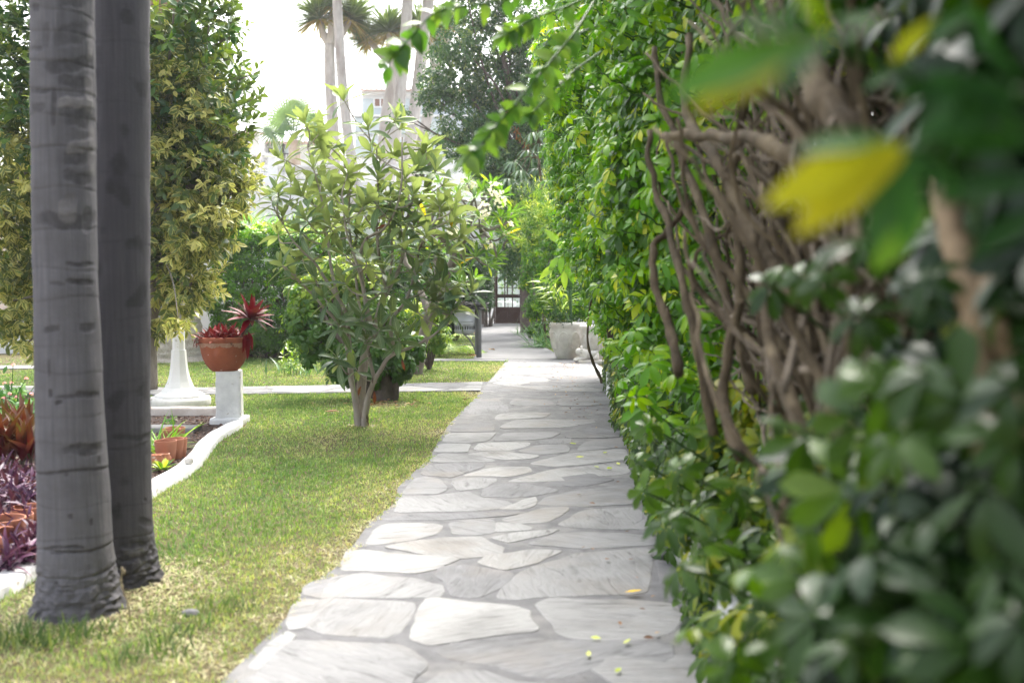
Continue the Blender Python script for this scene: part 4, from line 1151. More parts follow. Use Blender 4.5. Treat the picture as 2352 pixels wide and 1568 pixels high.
# two knobbly orange pots
M_orange = rough_mat('orange_glaze', (.50, .17, .08), (.62, .30, .18), 14, .4, .2, spots=((.75, .62, .52), 30, .6))
for k, (x, y, lab) in enumerate([(361, 1068, 'left one of two little knobbly orange pots'), (377, 1066, 'right one of two little knobbly orange pots')]):
    c = bp(x, y); t = thing('knobbly_pot', lab, 'plant pot', c, 'knobbly orange pots'); m = MB()
    m.lathe([(.02, 0), (.035, 0), (.05, .03), (.05, .055), (.04, .075), (.045, .085), (.035, .085), (.03, .06)], c, 40, lambda th, i, r: r * (1 + .10 * abs(math.sin(th * 4)) * (1 if 0 < i < 4 else .2)), cap=False); m.build('body', M_orange, t, True)
# a grey pebble on the kerb
bm = bmesh.new(); bmesh.ops.create_icosphere(bm, subdivisions=3, radius=1)
c = gr(434, 1066, .06); V = [np.array((v.co.x * .036, v.co.y * .034, v.co.z * .03 + .026)) * (1 + .12 * mnoise.noise(v.co * 1.7)) + c for v in bm.verts]
bm.verts.index_update(); props(mk('pebble', V, [[v.index for v in f.verts] for f in bm.faces], M_cast, None, True), 'grey pebble lying on the white kerb', 'stone'); bm.free()
bm = bmesh.new(); bmesh.ops.create_icosphere(bm, subdivisions=3, radius=1)
M_pebble = rough_mat('grey_pebble', (.13, .13, .135), (.20, .2, .2), 9, .8, .3)
c = gr(438, 1411, .0); V = [np.array((v.co.x * .04, v.co.y * .03, v.co.z * .02 + .005)) * (1 + .15 * mnoise.noise(v.co * 1.5)) + c for v in bm.verts]
bm.verts.index_update(); props(mk('pebble', V, [[v.index for v in f.verts] for f in bm.faces], M_pebble, None, True), 'flat grey stone sunk in the bare turf right of the palms', 'stone'); bm.free()

# ---------------------------------------------------------------- far buildings
M_bwhite = rough_mat('far_white_render', (.74, .75, .76), (.80, .80, .80), .5, .85, .1)
M_bblue = rough_mat('far_pale_blue_render', (.50, .565, .60), (.54, .60, .63), .5, .85, .1)
M_tile = rough_mat('faded_roof_tile', (.50, .33, .28), (.60, .43, .38), 3, .8, .2)
M_dark = rough_mat('dark_window', (.06, .055, .055), (.10, .085, .08), 2, .3, 0, spec=.5)
M_brownw = rough_mat('brown_shutter', (.22, .12, .09), (.30, .17, .13), 3, .6, .1)
def tile_roof(x0, x1, ya, za, yb, zb, name, parent, pitch=.26):
    n = int((x1 - x0) / pitch * 6); xs = np.linspace(x0, x1, n); V = []
    rows = 8
    for j in range(rows + 1):
        f = j / rows
        for x in xs: V.append((x, ya + (yb - ya) * f, za + (zb - za) * f + .05 * abs(math.sin(PI * (x - x0) / pitch)) - .02 * ((j % 2))))
    nb = len(V); V += [(x, y, z - .12) for x, y, z in V]
    Fc = [(j * n + i, j * n + i + 1, (j + 1) * n + i + 1, (j + 1) * n + i) for j in range(rows) for i in range(n - 1)]
    Fc += [(i, nb + i, nb + i + 1, i + 1) for i in range(n - 1)]
    Fc += [(rows * n + i, rows * n + i + 1, nb + rows * n + i + 1, nb + rows * n + i) for i in range(n - 1)]
    return mk(name, V, Fc, M_tile, parent, False)
def win(parent, x0, x1, z0, z1, Y, pane=M_dark, bars=1, fr=M_bwhite):
    m = MB(); w = .09
    m.box((x0 - w, Y - .10, z0 - w), (x1 + w, Y + .05, z0)); m.box((x0 - w, Y - .10, z1), (x1 + w, Y + .05, z1 + w)); m.box((x0 - w, Y - .10, z0), (x0, Y + .05, z1)); m.box((x1, Y - .10, z0), (x1 + w, Y + .05, z1))
    for k in range(bars): c = x0 + (x1 - x0) * (k + 1) / (bars + 1); m.box((c - .04, Y - .09, z0), (c + .04, Y + .05, z1))
    f = m.build('window', fr, parent); m = MB(); m.box((x0, Y - .03, z0), (x1, Y - .005, z1)); m.build('pane', pane, f)
def apartment():
    Y = 62.0; X = lambda x: at(x, 300, Y)[0]; Z = lambda y: at(900, y, Y)[2]
    t = thing('apartment_building', 'pale blue and white apartment building with a tiled roof beyond the garden', 'building', (X(960), Y, 0))
    m = MB(); m.box((X(828), Y + .8, Z(400)), (X(1290), Y + 9, Z(212))); m.box((X(815), Y, -.1), (X(1290), Y + 8.9, Z(268))); m.build('wall', M_bwhite, t)
    m = MB(); m.box((X(829), Y + .72, Z(262)), (X(1280), Y + .8, Z(222))); m.build('band', M_bblue, t)
    for y0, y1 in ((309, 272), (360, 322)):
        for x0, x1 in ((816, 1021), (1032, 1280)):
            m = MB(); m.box((X(x0), Y - .22, Z(y0)), (X(x1), Y - .04, Z(y1))); m.build('balcony', M_bblue, t)
    m = MB(); m.box((X(808), Y - .3, Z(270)), (X(1290), Y - .01, Z(265))); m.build('ledge', M_bwhite, t)
    m = MB(); m.box((X(1022), Y - .3, 0), (X(1031), Y - .02, Z(271))); m.build('pier', M_bwhite, t)
    win(t, X(858), X(884), Z(240), Z(223), Y + .70, M_brownw, 1); win(t, X(984), X(1020), Z(240), Z(222), Y + .70, M_bblue, 1)
    win(t, X(956), X(970), Z(316), Z(286), Y - .0, M_brownw, 0); win(t, X(972), X(985), Z(310), Z(288), Y - .0, M_dark, 0)
    win(t, X(870), X(900), Z(316), Z(288), Y - .0, M_dark, 1); win(t, X(1060), X(1085), Z(316), Z(286), Y - .0, M_dark, 1)
    tile_roof(X(826), X(1292), Y + .1, Z(205), Y + 4.5, Z(184), 'roof', t, .30)
    m = MB(); m.box((X(828), Y + .3, Z(212)), (X(1290), Y + .78, Z(207))); m.build('eaves', M_bwhite, t)
    for k, (dx, dy, lab) in enumerate([(893, 181, 'white satellite dish left on the apartment roof'), (981, 182, 'white satellite dish nearer the middle of the apartment roof'), (1136, 196, 'white satellite dish on the apartment roof behind the weeping fig')]):
        c = np.array([X(dx), Y + 3.4, Z(dy)]); d = thing('satellite_dish', lab, 'satellite dish', c - (0, 0, .5), 'satellite dishes on the roof')
        m = MB(); m.lathe([(.01, .06), (.2, .03), (.36, -.06), (.37, -.08), (.2, .0), (.01, .03)], (0, 0, 0), 24)
        V = np.concatenate(m.V); V = np.stack([V[:, 0], V[:, 2] * -1.0, V[:, 1]], 1) + c
        mk('dish', V, m.F, M_bwhite, d, True)
        m = MB(); m.tube([c - (0, 0, .75), c], [.03, .03], 6); m.build('mast', M_galv, d)
apartment()
def low_house():
    Y = 46.0; X = lambda x: at(x, 330, Y)[0]; Z = lambda y: at(620, y, Y)[2]
    t = thing('house', 'low white house with faded tile roof behind the fan palm', 'building', (X(600), Y, 0))
    m = MB(); m.box((X(470), Y, -.1), (X(596), Y + 6, Z(307))); m.box((X(596), Y + 1.5, -.1), (X(760), Y + 6, Z(318))); m.build('wall', M_bwhite, t)
    tile_roof(X(465), X(592), Y - .4, Z(307), Y + 3, Z(284), 'roof', t); tile_roof(X(592), X(765), Y + 1.1, Z(318), Y + 4, Z(306), 'roof', t)
    win(t, X(598), X(610), Z(356), Z(330), Y + 1.5, M_dark, 0); win(t, X(617), X(632), Z(346), Z(326), Y + 1.5, M_bblue, 0); win(t, X(636), X(651), Z(346), Z(325), Y + 1.5, M_bblue, 0)
    m = MB()
    for k in range(8): m.tube([(X(606 + k * 7), Y + 1.1, Z(358)), (X(606 + k * 7), Y + 1.1, Z(347))], [.02, .02], 5)
    m.tube([(X(600), Y + 1.1, Z(346)), (X(660), Y + 1.1, Z(346))], [.03, .03], 6); m.build('railing', M_dark, t)
    # terrace wall with pierced blocks
    Y2 = 38.0; X = lambda x: at(x, 400, Y2)[0]; Z = lambda y: at(620, y, Y2)[2]
    t = thing('terrace_wall', 'white terrace wall with pierced decorative blocks and a flat coping', 'wall', (X(600), Y2, 0))
    m = MB(); m.box((X(380), Y2, -.1), (X(636), Y2 + .3, Z(405))); m.box((X(616), Y2 - .02, Z(405)), (X(638), Y2 + .3, Z(357)))
    m.box((X(636), Y2 + .1, -.1), (X(1118), Y2 + .4, Z(418))); m.build('wall', M_bwhite, t)
    m = MB(); m.box((X(380), Y2 - .1, Z(357)), (X(640), Y2 + .4, Z(352))); m.box((X(640), Y2, Z(383)), (X(1118), Y2 + .45, Z(379))); m.build('coping', M_bwhite, t)
    for (xa, xb, ya, yb) in ((540, 615, 405, 358), (640, 780, 418, 384)):
        m = MB(); nx = max(2, int((xb - xa) / 17)); nz = 2
        cw = (X(xb) - X(xa)) / nx; chh = (Z(yb) - Z(ya)) / nz
        for i in range(nx):
            for j in range(nz):
                cx0, cz0 = X(xa) + (i + .5) * cw, Z(ya) + (j + .5) * chh
                for a in range(4):
                    q = a * PI / 2 + PI / 4
                    P = [(cx0 + cw * .25 * math.cos(q) + cw * .24 * math.cos(u), Y2 + .17, cz0 + chh * .25 * math.sin(q) + chh * .24 * math.sin(u)) for u in np.linspace(0, 2 * PI, 13)]
                    m.tube(P, [.028, .028], 5, cap=False)
        m.build('pierced_blocks', M_bwhite, t)
    m = MB(); P0 = (X(560), Y2 - 1.2, 0)
    t = thing('garden_stair', 'white stair wall stepping down below the terrace', 'stairs', (X(590), Y2 - 1.2, 0))
    n = 9
    for k in range(n): m.box((X(545) + k * .17, Y2 - 1.3, -.05), (X(545) + (k + 1) * .17 - .002, Y2 - .3, Z(410) - k * .085))
    m.build('steps', M_bwhite, t)
    m = MB(); m.box((X(545), Y2 - 1.46, -.05), (X(640), Y2 - 1.31, Z(428))); m.build('flank', M_plaster, t)
low_house()
# pale house glimpsed at the far left and beyond the right hand trees
m = MB(); m.box((-22, 30, -.1), (-10.8, 36, 3.6)); o = m.build('garden_house', rough_mat('peach_render', (.66, .54, .45), (.72, .60, .51), 1, .85, .1), None); props(o, 'peach coloured house wall glimpsed left behind the variegated tree', 'building')
# ---------------------------------------------------------------- bark and leaf materials
M_bark = rough_mat('grey_bark', (.15, .125, .105), (.26, .225, .20), 14, .85, .6, stretch=(1, 1, .35), bscale=50, bdist=.008, spots=((.10, .075, .055), 20, .64))
M_bark_lq = rough_mat('loquat_bark', (.25, .215, .185), (.39, .345, .305), 10, .85, .5, stretch=(1, 1, .3), bscale=50, bdist=.006, spots=((.13, .09, .065), 16, .62))
M_bark_br = rough_mat('brown_stem', (.045, .033, .018), (.135, .101, .060), 16, .85, 1.0, stretch=(1, 1, .3), bscale=55, bdist=.015, c3=(.225, .178, .112))
M_bark_dk = rough_mat('dark_bark', (.07, .055, .045), (.13, .105, .09), 12, .9, .7, bscale=40, bdist=.01)
M_bark_far = rough_mat('far_palm_bark', (.42, .385, .37), (.58, .55, .53), 2.2, .9, .5, stretch=(3, 3, .8), bscale=9, bdist=.03, c3=(.36, .32, .30))
M_ficus_v = leaf_mat('variegated_leaf', [(0, (.030, .070, .026)), (.5, (.065, .115, .034)), (1, (.15, .19, .05))], trans=.38, rough=.33, gain=1.3, sat=1.0, vari=((.52, .48, .15), .62), tcol=(.48, .50, .07))
M_ficus_g = leaf_mat('rubber_tree_leaf', [(0, (.022, .055, .024)), (.4, (.045, .095, .033)), (.7, (.10, .16, .04)), (1, (.24, .29, .06))], trans=.34, rough=.3, spec=.4, back=(.10, .13, .05))
M_loquat = leaf_mat('loquat_leaf', [(0, (.026, .068, .042)), (.35, (.060, .120, .055)), (.65, (.155, .225, .065)), (1, (.36, .40, .12))], trans=.38, rough=.38, spec=.4, rib=(.24, .29, .14), back=(.20, .25, .10), tcol=(.42, .52, .10), sat=1.0)
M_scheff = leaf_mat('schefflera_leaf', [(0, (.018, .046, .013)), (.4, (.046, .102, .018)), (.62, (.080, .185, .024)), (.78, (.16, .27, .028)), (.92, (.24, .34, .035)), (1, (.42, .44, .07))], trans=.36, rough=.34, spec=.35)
M_scheff_d = leaf_mat('dark_schefflera_leaf', [(0, (.010, .026, .011)), (.5, (.018, .048, .016)), (.78, (.035, .08, .02)), (.9, (.14, .22, .02)), (1, (.28, .32, .03))], trans=.18, rough=.42, spec=.25, gain=.75, sat=1.25)  # darkened leaf; inside the hedges its colour stands in for shade
M_lime = leaf_mat('lime_leaf', [(0, (.03, .075, .016)), (.4, (.07, .135, .024)), (.7, (.18, .255, .04)), (1, (.40, .42, .09))], trans=.32, rough=.32, gain=1.55, sat=1.05)
M_frang = leaf_mat('frangipani_leaf', [(0, (.035, .085, .022)), (.5, (.075, .15, .03)), (.85, (.16, .24, .05)), (.96, (.3, .32, .06)), (1, (.55, .38, .04))], trans=.34, rough=.32, rib=(.25, .30, .12))
M_fig = leaf_mat('weeping_fig_leaf', [(0, (.022, .060, .026)), (.5, (.045, .098, .040)), (.85, (.10, .16, .06)), (1, (.20, .25, .09))], gain=1.3, trans=.32, rough=.33, spec=.45)
M_creep = leaf_mat('creeper_leaf', [(0, (.06, .15, .03)), (.5, (.10, .21, .04)), (1, (.20, .31, .06))], trans=.45, rough=.35, gain=1.1, sat=1.0)
M_drag = leaf_mat('dragon_tree_leaf', [(0, (.06, .09, .045)), (.5, (.105, .145, .065)), (.74, (.15, .18, .08)), (.82, (.24, .19, .09)), (1, (.34, .25, .12))], trans=.3, rough=.45)
M_fan = leaf_mat('fan_palm_leaf', [(0, (.10, .17, .10)), (.6, (.17, .25, .14)), (1, (.34, .35, .2))], trans=.3, rough=.5, gain=1.0)
M_feather = leaf_mat('feather_palm_leaf', [(0, (.12, .19, .05)), (.6, (.22, .30, .08)), (1, (.42, .42, .15))], trans=.3, rough=.4)
M_petal = leaf_mat('white_petal', [(0, (.78, .76, .66)), (1, (.82, .80, .72))], trans=.3, rough=.5, tcol=(.8, .75, .5), rib=(.75, .55, .12))
M_hedgevine = leaf_mat('creeping_fig_leaf', [(0, (.015, .04, .015)), (.6, (.03, .075, .022)), (1, (.08, .14, .035))], trans=.2, rough=.3)

T_simple = leaf(3, .23, .5, .12, .25)
T_ovate = [leaf(3, .27, .55, .15, .25), leaf(3, .24, .5, .3, .3)]
T_loq = [leaf(6, .165, .58, .2, .25, .75), leaf(6, .155, .6, .5, .22, .75), leaf(6, .175, .55, .08, .28, .75)]
M_near = leaf_mat('shaded_schefflera_leaf', [(0, (.014, .034, .010)), (.4, (.036, .076, .014)), (.62, (.075, .14, .018)), (.80, (.19, .22, .025)), (1, (.38, .34, .05))], trans=.3, rough=.32, spec=.36, gain=1.2, sat=1.1)  # copy of the schefflera leaf with the near hedge's shade put into its colours
M_big = leaf_mat('large_schefflera_leaf', [(0, (.014, .045, .016)), (.4, (.035, .10, .022)), (.62, (.08, .19, .024)), (.80, (.20, .24, .022)), (1, (.40, .33, .028))], trans=.28, rough=.5, spec=.2, gain=1.2, sat=1.05)
T_fig = leaf(2, .24, .45, .25, .2)
T_frang = [leaf(4, .13, .62, .15, .25, .8), leaf(4, .12, .6, .3, .2, .8)]
T_umb = [umbrella(8, 4, .21, .3, .25, s) for s in range(4)]
T_umb_lo = [umbrella(7, 3, .21, .3, .3, s + 10) for s in range(3)]

def umbs(P, Nn, size, tms, rnd, jn=.35):
    out = []; n = len(P); Nn = unit(unit(Nn) + rng.normal(0, jn, (n, 3)))
    T = unit(np.cross(Nn, rdir(n))); k = rng.integers(0, len(tms), n)
    S = rng.uniform(size[0], size[1], n)
    for i, tm in enumerate(tms):
        q = k == i
        if q.any(): out.append(inst(tm, P[q], T[q], Nn[q], S[q], rnd[q]))
    return cat(out)

def limbs(name, parent, base, tips, r0, mat, mid=None, sag=.0, seg=8):
    """a mesh of limbs from base to every tip"""
    m = MB()
    for t in tips:
        t = np.asarray(t, float); q = base + (t - base) * .5 + rng.normal(0, .06, 3) * np.linalg.norm(t - base); q[2] -= sag
        m.tube(spline([base, q, t], 14), np.linspace(r0, r0 * .18, 14), seg, .03)
    return m.build(name, mat, parent, True)

# ---------------------------------------------------------------- loquat in front
def loquat():
    b = gr(829, 978); Y0 = b[1]
    t = thing('loquat_tree', 'many stemmed loquat tree with long ribbed leaves on the lawn by the path', 'tree', b)
    z5 = lambda x, y, dy=0: at(x * .3906 + 490, y * .3906 + 428.75, Y0 + dy)
    S = {
     'A': ([(858,1425,0),(840,1300,-.02),(815,1150,.0),(795,1000,.05),(790,850,.1),(770,700,.15),(690,570,.2),(600,430,.2),(500,330,.15),(400,170,.1)], .036),
     'B': ([(872,1420,.02),(858,1250,.06),(885,1000,.12),(940,850,.2),(975,700,.25),(1000,560,.3),(960,380,.3),(950,200,.35),(960,0,.4),(950,-240,.4)], .040),
     'C': ([(890,1415,0),(905,1300,-.08),(950,1150,-.15),(1000,1060,-.2),(1060,980,-.25),(1180,930,-.3),(1320,850,-.35),(1400,740,-.4)], .034),
     'D': ([(880,1390,0),(888,1150,.12),(905,980,.25),(880,800,.4),(850,620,.5),(820,380,.5),(800,150,.5),(790,-100,.5)], .026),
     'E': ([(940,850,.2),(890,640,.05),(868,430,-.1),(905,300,-.2),(1000,240,-.3),(1100,50,-.3),(1120,-300,-.2)], .024),
     'F': ([(795,1000,.05),(770,820,-.1),(730,620,-.25),(700,450,-.3),(670,250,-.3),(640,50,-.3),(560,-250,-.2)], .022),
     'G': ([(975,700,.25),(1040,600,.35),(1100,450,.4),(1130,300,.5),(1150,150,.5),(1230,-60,.5),(1270,-120,.5)], .024),
     'H': ([(1060,980,-.25),(1050,800,-.3),(1150,650,-.3),(1190,500,-.3),(1250,300,-.25),(1320,200,-.2)], .020),
     'I': ([(790,850,.1),(700,760,0),(600,640,-.1),(480,530,-.2),(420,470,-.2)], .018),
     'J': ([(950,1150,-.15),(905,930,-.3),(890,700,-.45),(860,520,-.55),(800,300,-.6),(760,60,-.6)], .020),
     'K': ([(940,850,.2),(1010,640,.5),(1060,400,.65),(1040,200,.7),(1020,0,.75)], .02),
    }
    m = MB(); allp = []
    for k, (pts, r) in S.items():
        P = spline([z5(*q) for q in pts], 34)
        if k in 'ABCD': P[0, 2] = -.03
        P += np.cumsum(rng.normal(0, .003, P.shape), 0); m.tube(P, np.linspace(r, .007, 34) + (np.exp(-np.arange(34) / 2.0) * .012 if k in 'ABCD' else 0), 9, .035)
        allp.append(P[8:] if k in 'ABCD' else P[4:])
    allp = np.concatenate(allp)
    tipsD = [(786,222,.3),(700,280,-.1),(735,305,.2),(845,290,.1),(910,268,.2),(925,290,.5),(720,385,-.3),(750,330,.4),(850,345,-.3),(962,388,.3),(972,350,.5),(640,440,-.2),(668,408,.2),(740,415,.1),(800,395,-.4),(870,405,.3),(930,405,-.2),(1002,390,.2),(1018,425,.4),(690,445,-.3),
      (780,445,.4),(840,465,-.5),(900,460,.2),(950,445,-.4),(622,455,.1),(646,606,-.3),(677,628,-.2),(790,647,-.5),(888,657,-.5),(927,568,-.3),(955,626,-.4),(1005,626,-.2),(1020,655,-.4),(958,716,-.4),(1040,712,-.5),(830,727,-.5),(779,743,-.3),(841,778,-.4),(915,774,-.4),(775,822,-.2),
      (814,842,-.3),(724,642,-.2),(873,755,-.5),(744,684,-.3),(755,517,-.5),(830,482,.2),(861,462,-.5),(904,490,.4),(685,528,-.4),(708,567,.2),(951,517,.3),(978,540,-.3),(646,490,.1),(787,579,-.5),(763,559,.3),(841,595,-.6),(880,618,.2),(1010,470,.1),(1040,500,-.2),(720,470,.4),(870,540,.5),
      (800,500,-.6),(925,440,.6),(760,440,-.5),(990,580,-.4),(700,500,-.5),(960,470,.5),(820,540,.5),(1030,580,-.3),(690,590,.3),(900,720,.1),(800,690,.2),(1030,690,-.3),(1085,668,-.45),(1000,690,-.4),(985,655,-.3),(1060,540,.1),(1045,470,.2)]
    tips = [at(x, y, Y0 + dy) for x, y, dy in tipsD]
    for _ in range(36):    # the far side of the crown
        a = rng.random() * 6.28; rr = rng.uniform(.3, 1.0)
        tips.append(at(830, 480, Y0 + .15) + np.array([rr * .95 * math.cos(a), abs(math.sin(a)) * rr * .9, rng.uniform(-.55, .75)]))
    V, Fs = [], []; PT, PD, PR, PU = [], [], [], []
    for tp in tips:
        d = np.linalg.norm((allp - tp) * np.array([1, 1, 1.0]), axis=1) + np.maximum(0, allp[:, 2] - tp[2] + .12) * 3
        j = allp[np.argmin(d)]; mid = (j + tp) / 2 + rng.normal(0, .02, 3) - (0, 0, .04)
        m.tube(spline([j, mid, tp], 9), np.linspace(.0085, .0055, 9), 6, .03)
        dd = unit(tp - mid) + np.array([0, 0, .45]); PT.append(tp); PD.append(unit(dd))
    m.build('trunk', M_bark_lq, t, True)
    out = []
    for tp, dd in zip(PT, PD):
        hi = np.clip((tp[2] - 1.2) / 1.6, 0, 1); n = rng.integers(9, 15)
        k = np.arange(n); a = unit(np.cross(dd, rdir(1)[0])); b2 = np.cross(dd, a)
        ph = k * 2.4 + rng.random() * 6; age = k / (n - 1)            # 0 = oldest, lowest leaf
        el = np.interp(age, [0, 1], [-.35 + .55 * hi, 1.3]) + rng.normal(0, .18, n)
        rad = np.cos(ph)[:, None] * a + np.sin(ph)[:, None] * b2
        T = np.cos(el)[:, None] * rad + np.sin(el)[:, None] * dd - UP * (.25 * (1 - age) * (1 - .5 * hi))[:, None]
        Nn = -np.sin(el)[:, None] * rad + np.cos(el)[:, None] * dd + rng.normal(0, .15, (n, 3))
        P = tp - dd * (.07 * (1 - age))[:, None]
        S_ = rng.uniform(.18, .275, n) * np.where(age > .8, .72, 1)
        R_ = np.clip(.04 + .45 * age * (.45 + .75 * hi) + .26 * hi + rng.normal(0, .13, n), 0, 1)
        kk = rng.integers(0, 3, n)
        for i in range(3):
            q = kk == i
            if q.any(): out.append(inst(T_loq[i], P[q], T[q], Nn[q], S_[q], R_[q]))
    V, Fc, A = cat(out); mk('crown', V, Fc, M_loquat, t, True, A)
    # a few spent yellow and red leaves
    P = np.array([z5(945, 1200, -.2), z5(870, 1170, -.1), z5(1110, 1010, -.3), z5(1395, 170, -.2), z5(960, 250, -.3), z5(1270, 440, -.2)])
    V, Fc, A = inst(T_loq[1], P, np.array([[.1, -.2, -.8], [-.3, -.1, -.6], [.1, -.3, -1], [.1, 0, -1], [.4, -.2, .2], [.2, -.1, -.8]]), rdir(6) * .3 + np.array([0, -1, .2]), np.array([.12, .10, .11, .11, .10, .08]), np.array([.1, .2, .1, .9, .1, .9]))
    mk('old_leaves', V, Fc, leaf_mat('old_leaf', [(0, (.13, .04, .025)), (.4, (.13, .065, .03)), (1, (.5, .38, .04))], gain=1.0, trans=.2, rough=.4), t, True, A)
loquat()

# ---------------------------------------------------------------- schefflera shrub and hedge behind the loquat
def scheff_shrub(name, label, blobs, Y, n, mat, size, base=None, tms=T_umb_lo, rbias=0.0, depth=.6, tops=.35, trunk_r=.05):
    C = np.array([at(x, y, Y + dy) for x, y, r, dy in blobs]); R = np.array([r / F * Y for x, y, r, dy in blobs])
    b = np.array(base if base is not None else (C[:, 0].mean(), Y, 0.0)); t = thing(name, label, 'shrub', b)
    P, D, idx = blob_pts(C, R, n, .62, 1.08, .25)
    ok = P[:, 2] > .06; P, D = P[ok], D[ok]
    zn = (P[:, 2] - P[:, 2].min()) / np.ptp(P[:, 2])
    rnd = np.clip(rng.normal(.40, .2, len(P)) + rbias + tops * (zn - .5), 0, 1)
    V, Fc, A = umbs(P, D * .7 + UP * .6 + np.array([0, -.25, 0]), size, tms, rnd); mk('foliage', V, Fc, mat, t, True, A)
    limbs('stems', t, np.array([b[0], b[1], -.02]), [c + rng.normal(0, .3, 3) * R[i] for i, c in enumerate(C) for _ in range(2)], trunk_r, M_bark_dk)
    return t
sb = gr(885, 920)
scheff_shrub('schefflera_shrub', 'lime topped schefflera shrub with a dark stump, directly behind the loquat', [(720,690,62,.3),(770,640,52,.4),(720,770,62,.1),(800,760,70,.2),(870,720,60,.4),(790,830,52,-.05),(880,800,60,.0),(940,800,36,.1),(690,730,40,.2),(830,640,50,.6),(920,840,34,-.1),(850,850,38,-.2)], sb[1] + .1, 1500, M_lime, (.085, .135), sb, rbias=-.14, tops=.95)
m = MB(); m.tube(spline([sb + (.0, 0, -.05), sb + (-.01, 0, .14), sb + (-.05, .02, .36), sb + (-.07, .05, .7)], 16), [.15, .12, .09, .06], 14, .09); m.tube(spline([sb + (.08, 0, -.05), sb + (.12, 0, .15), sb + (.17, .02, .42)], 12), [.08, .05, .035], 10, .07)
o = m.build('stump', M_bark_dk, bpy.data.objects['schefflera_shrub'], True)

def clipped_hedge(name, label, x0, x1, y0, y1, z1, n, mat, size, tms, rnd_mu, top_lime, zb=.12, stems=M_bark_dk, round_=.35, catn='hedge'):
    """foliage over a rounded box"""
    c = np.array([(x0 + x1) / 2, (y0 + y1) / 2, (z1 + zb) / 2]); hx = np.array([(x1 - x0) / 2, (y1 - y0) / 2, (z1 - zb) / 2])
    t = thing(name, label, catn, (c[0], c[1], 0))
    P = rng.uniform(-1, 1, (n, 3)); ax = rng.choice(3, n, p=np.array([hx[1] * hx[2], hx[0] * hx[2], hx[0] * hx[1]]) / (hx[1] * hx[2] + hx[0] * hx[2] + hx[0] * hx[1])); sg = np.where(rng.random(n) < .5, -1, 1)
    P[np.arange(n), ax] = sg
    Nn = unit(np.sign(P) * np.abs(P) ** 6 + 1e-6); r = np.minimum(1.0, 1.0 / (np.sum(np.abs(P) ** 5, 1) ** .2))
    P = P * r[:, None]
    bump = np.array([mnoise.noise(Vector(tuple(c + p * hx)) * 1.5) + .5 * mnoise.noise(Vector(tuple(c + p * hx)) * 3.7) for p in P])
    W = c + P * hx + Nn * (bump * .13 - np.abs(rng.normal(0, .10, n)))[:, None]
    zn = (W[:, 2] - zb) / (z1 - zb)
    rnd = np.clip(rng.normal(rnd_mu, .17, n) + top_lime * np.clip((zn - .8) * 5, 0, 1) * (Nn[:, 2] > .2), 0, 1)
    V, Fc, A = umbs(W, Nn * .7 + UP * .45, size, tms, rnd); mk('foliage', V, Fc, mat, t, True, A)
    m = MB()
    for k in range(14):
        b = np.array([rng.uniform(x0, x1) * .8 + c[0] * .2, rng.uniform(y0, y1) * .8 + c[1] * .2, -.02]); e = b + np.array([rng.normal(0, .25), rng.normal(0, .25), (z1 - zb) * rng.uniform(.6, .95)])
        m.tube(spline([b, (b + e) / 2 + rng.normal(0, .1, 3), e], 10), np.linspace(.035, .01, 10), 6, .04)
    m.build('stems', stems, t, True); return t
clipped_hedge('hedge', 'tall clipped dark schefflera hedge with lime growth on top, behind the red pot', at(484, 700, 18.9)[0], at(760, 700, 18.9)[0], 18.3, 20.4, at(600, 512, 19)[2] - .05, 4200, M_scheff, (.085, .125), T_umb_lo, .36, .44)
clipped_hedge('vine_pillar', 'clipped pillar of dark creeping fig left of the wooden door', at(1076, 650, 33)[0], at(1134, 650, 33)[0], 32.6, 33.9, at(1100, 562, 33)[2], 5200, M_hedgevine, (.07, .12), [leaf(2, .3, .45, .2, .2)], .45, .2, zb=.55, catn='clipped plant')

# strap leaved plants at the foot of the shrub
def straps(name, label, x, y, n, L, mat, w=.05, spread=.10, lean=.45, rmu=.4, nr=None, catn='plant', z0=0.0, Y=None):
    c = gr(x, y, z0) if Y is None else np.array([at(x, y, Y)[0], Y, z0])
    t = thing(name, label, catn, c); tm = leaf(6, w, .35, .55, .35)
    P = c + np.stack([rng.normal(0, spread, n), rng.normal(0, spread, n), np.zeros(n)], 1)
    D = unit(np.stack([rng.normal(0, lean, n), rng.normal(0, lean, n), np.ones(n)], 1))
    Nn = unit(np.stack([-D[:, 0], -D[:, 1], .4 * np.ones(n)], 1) * -1 + rng.normal(0, .2, (n, 3)))
    Nn = unit(np.stack([D[:, 0] * .0, D[:, 1] * .0, np.ones(n)], 1) + rng.normal(0, .3, (n, 3)))
    V, Fc, A = inst(tm, P, D, Nn, rng.uniform(.6, 1.1, n) * L, np.clip(rng.normal(rmu, .2, n), 0, 1))
    mk('leaves', V, Fc, mat, t, True, A); return t
M_strap = leaf_mat('strap_leaf', [(0, (.05, .10, .05)), (.6, (.10, .18, .09)), (1, (.22, .30, .14))], trans=.25, rough=.4)
straps('iris_plant', 'clump of grey green strap leaves at the foot of the lime shrub', 668, 860, 26, .32, M_strap, .055, .14, .22)
straps('iris_plant', 'second smaller strap leaf clump next to the shrub base', 700, 866, 16, .24, M_strap, .055, .10, .3)
P0 = np.array([at(x, 862 - rng.uniform(0, 60), 13.0 + rng.uniform(-.2, .2)) for x in rng.uniform(645, 690, 26)])
t = thing('weed_plant', 'spindly pale weed with small leaves between hedge and strap leaves', 'plant', gr(665, 862))
V, Fc, A = sprays(P0, np.tile(UP, (26, 1)) + rng.normal(0, .4, (26, 3)), 5, .10, (.05, .09), T_ovate, .8, .5, np.full(26, .6)); mk('leaves', V, Fc, M_lime, t, True, A)
m = MB()
for k in range(5): a = gr(665, 862) + (rng.normal(0, .1), 0, 0); m.tube([a, a + (rng.normal(0, .05), 0, .45)], [.006, .004], 5)
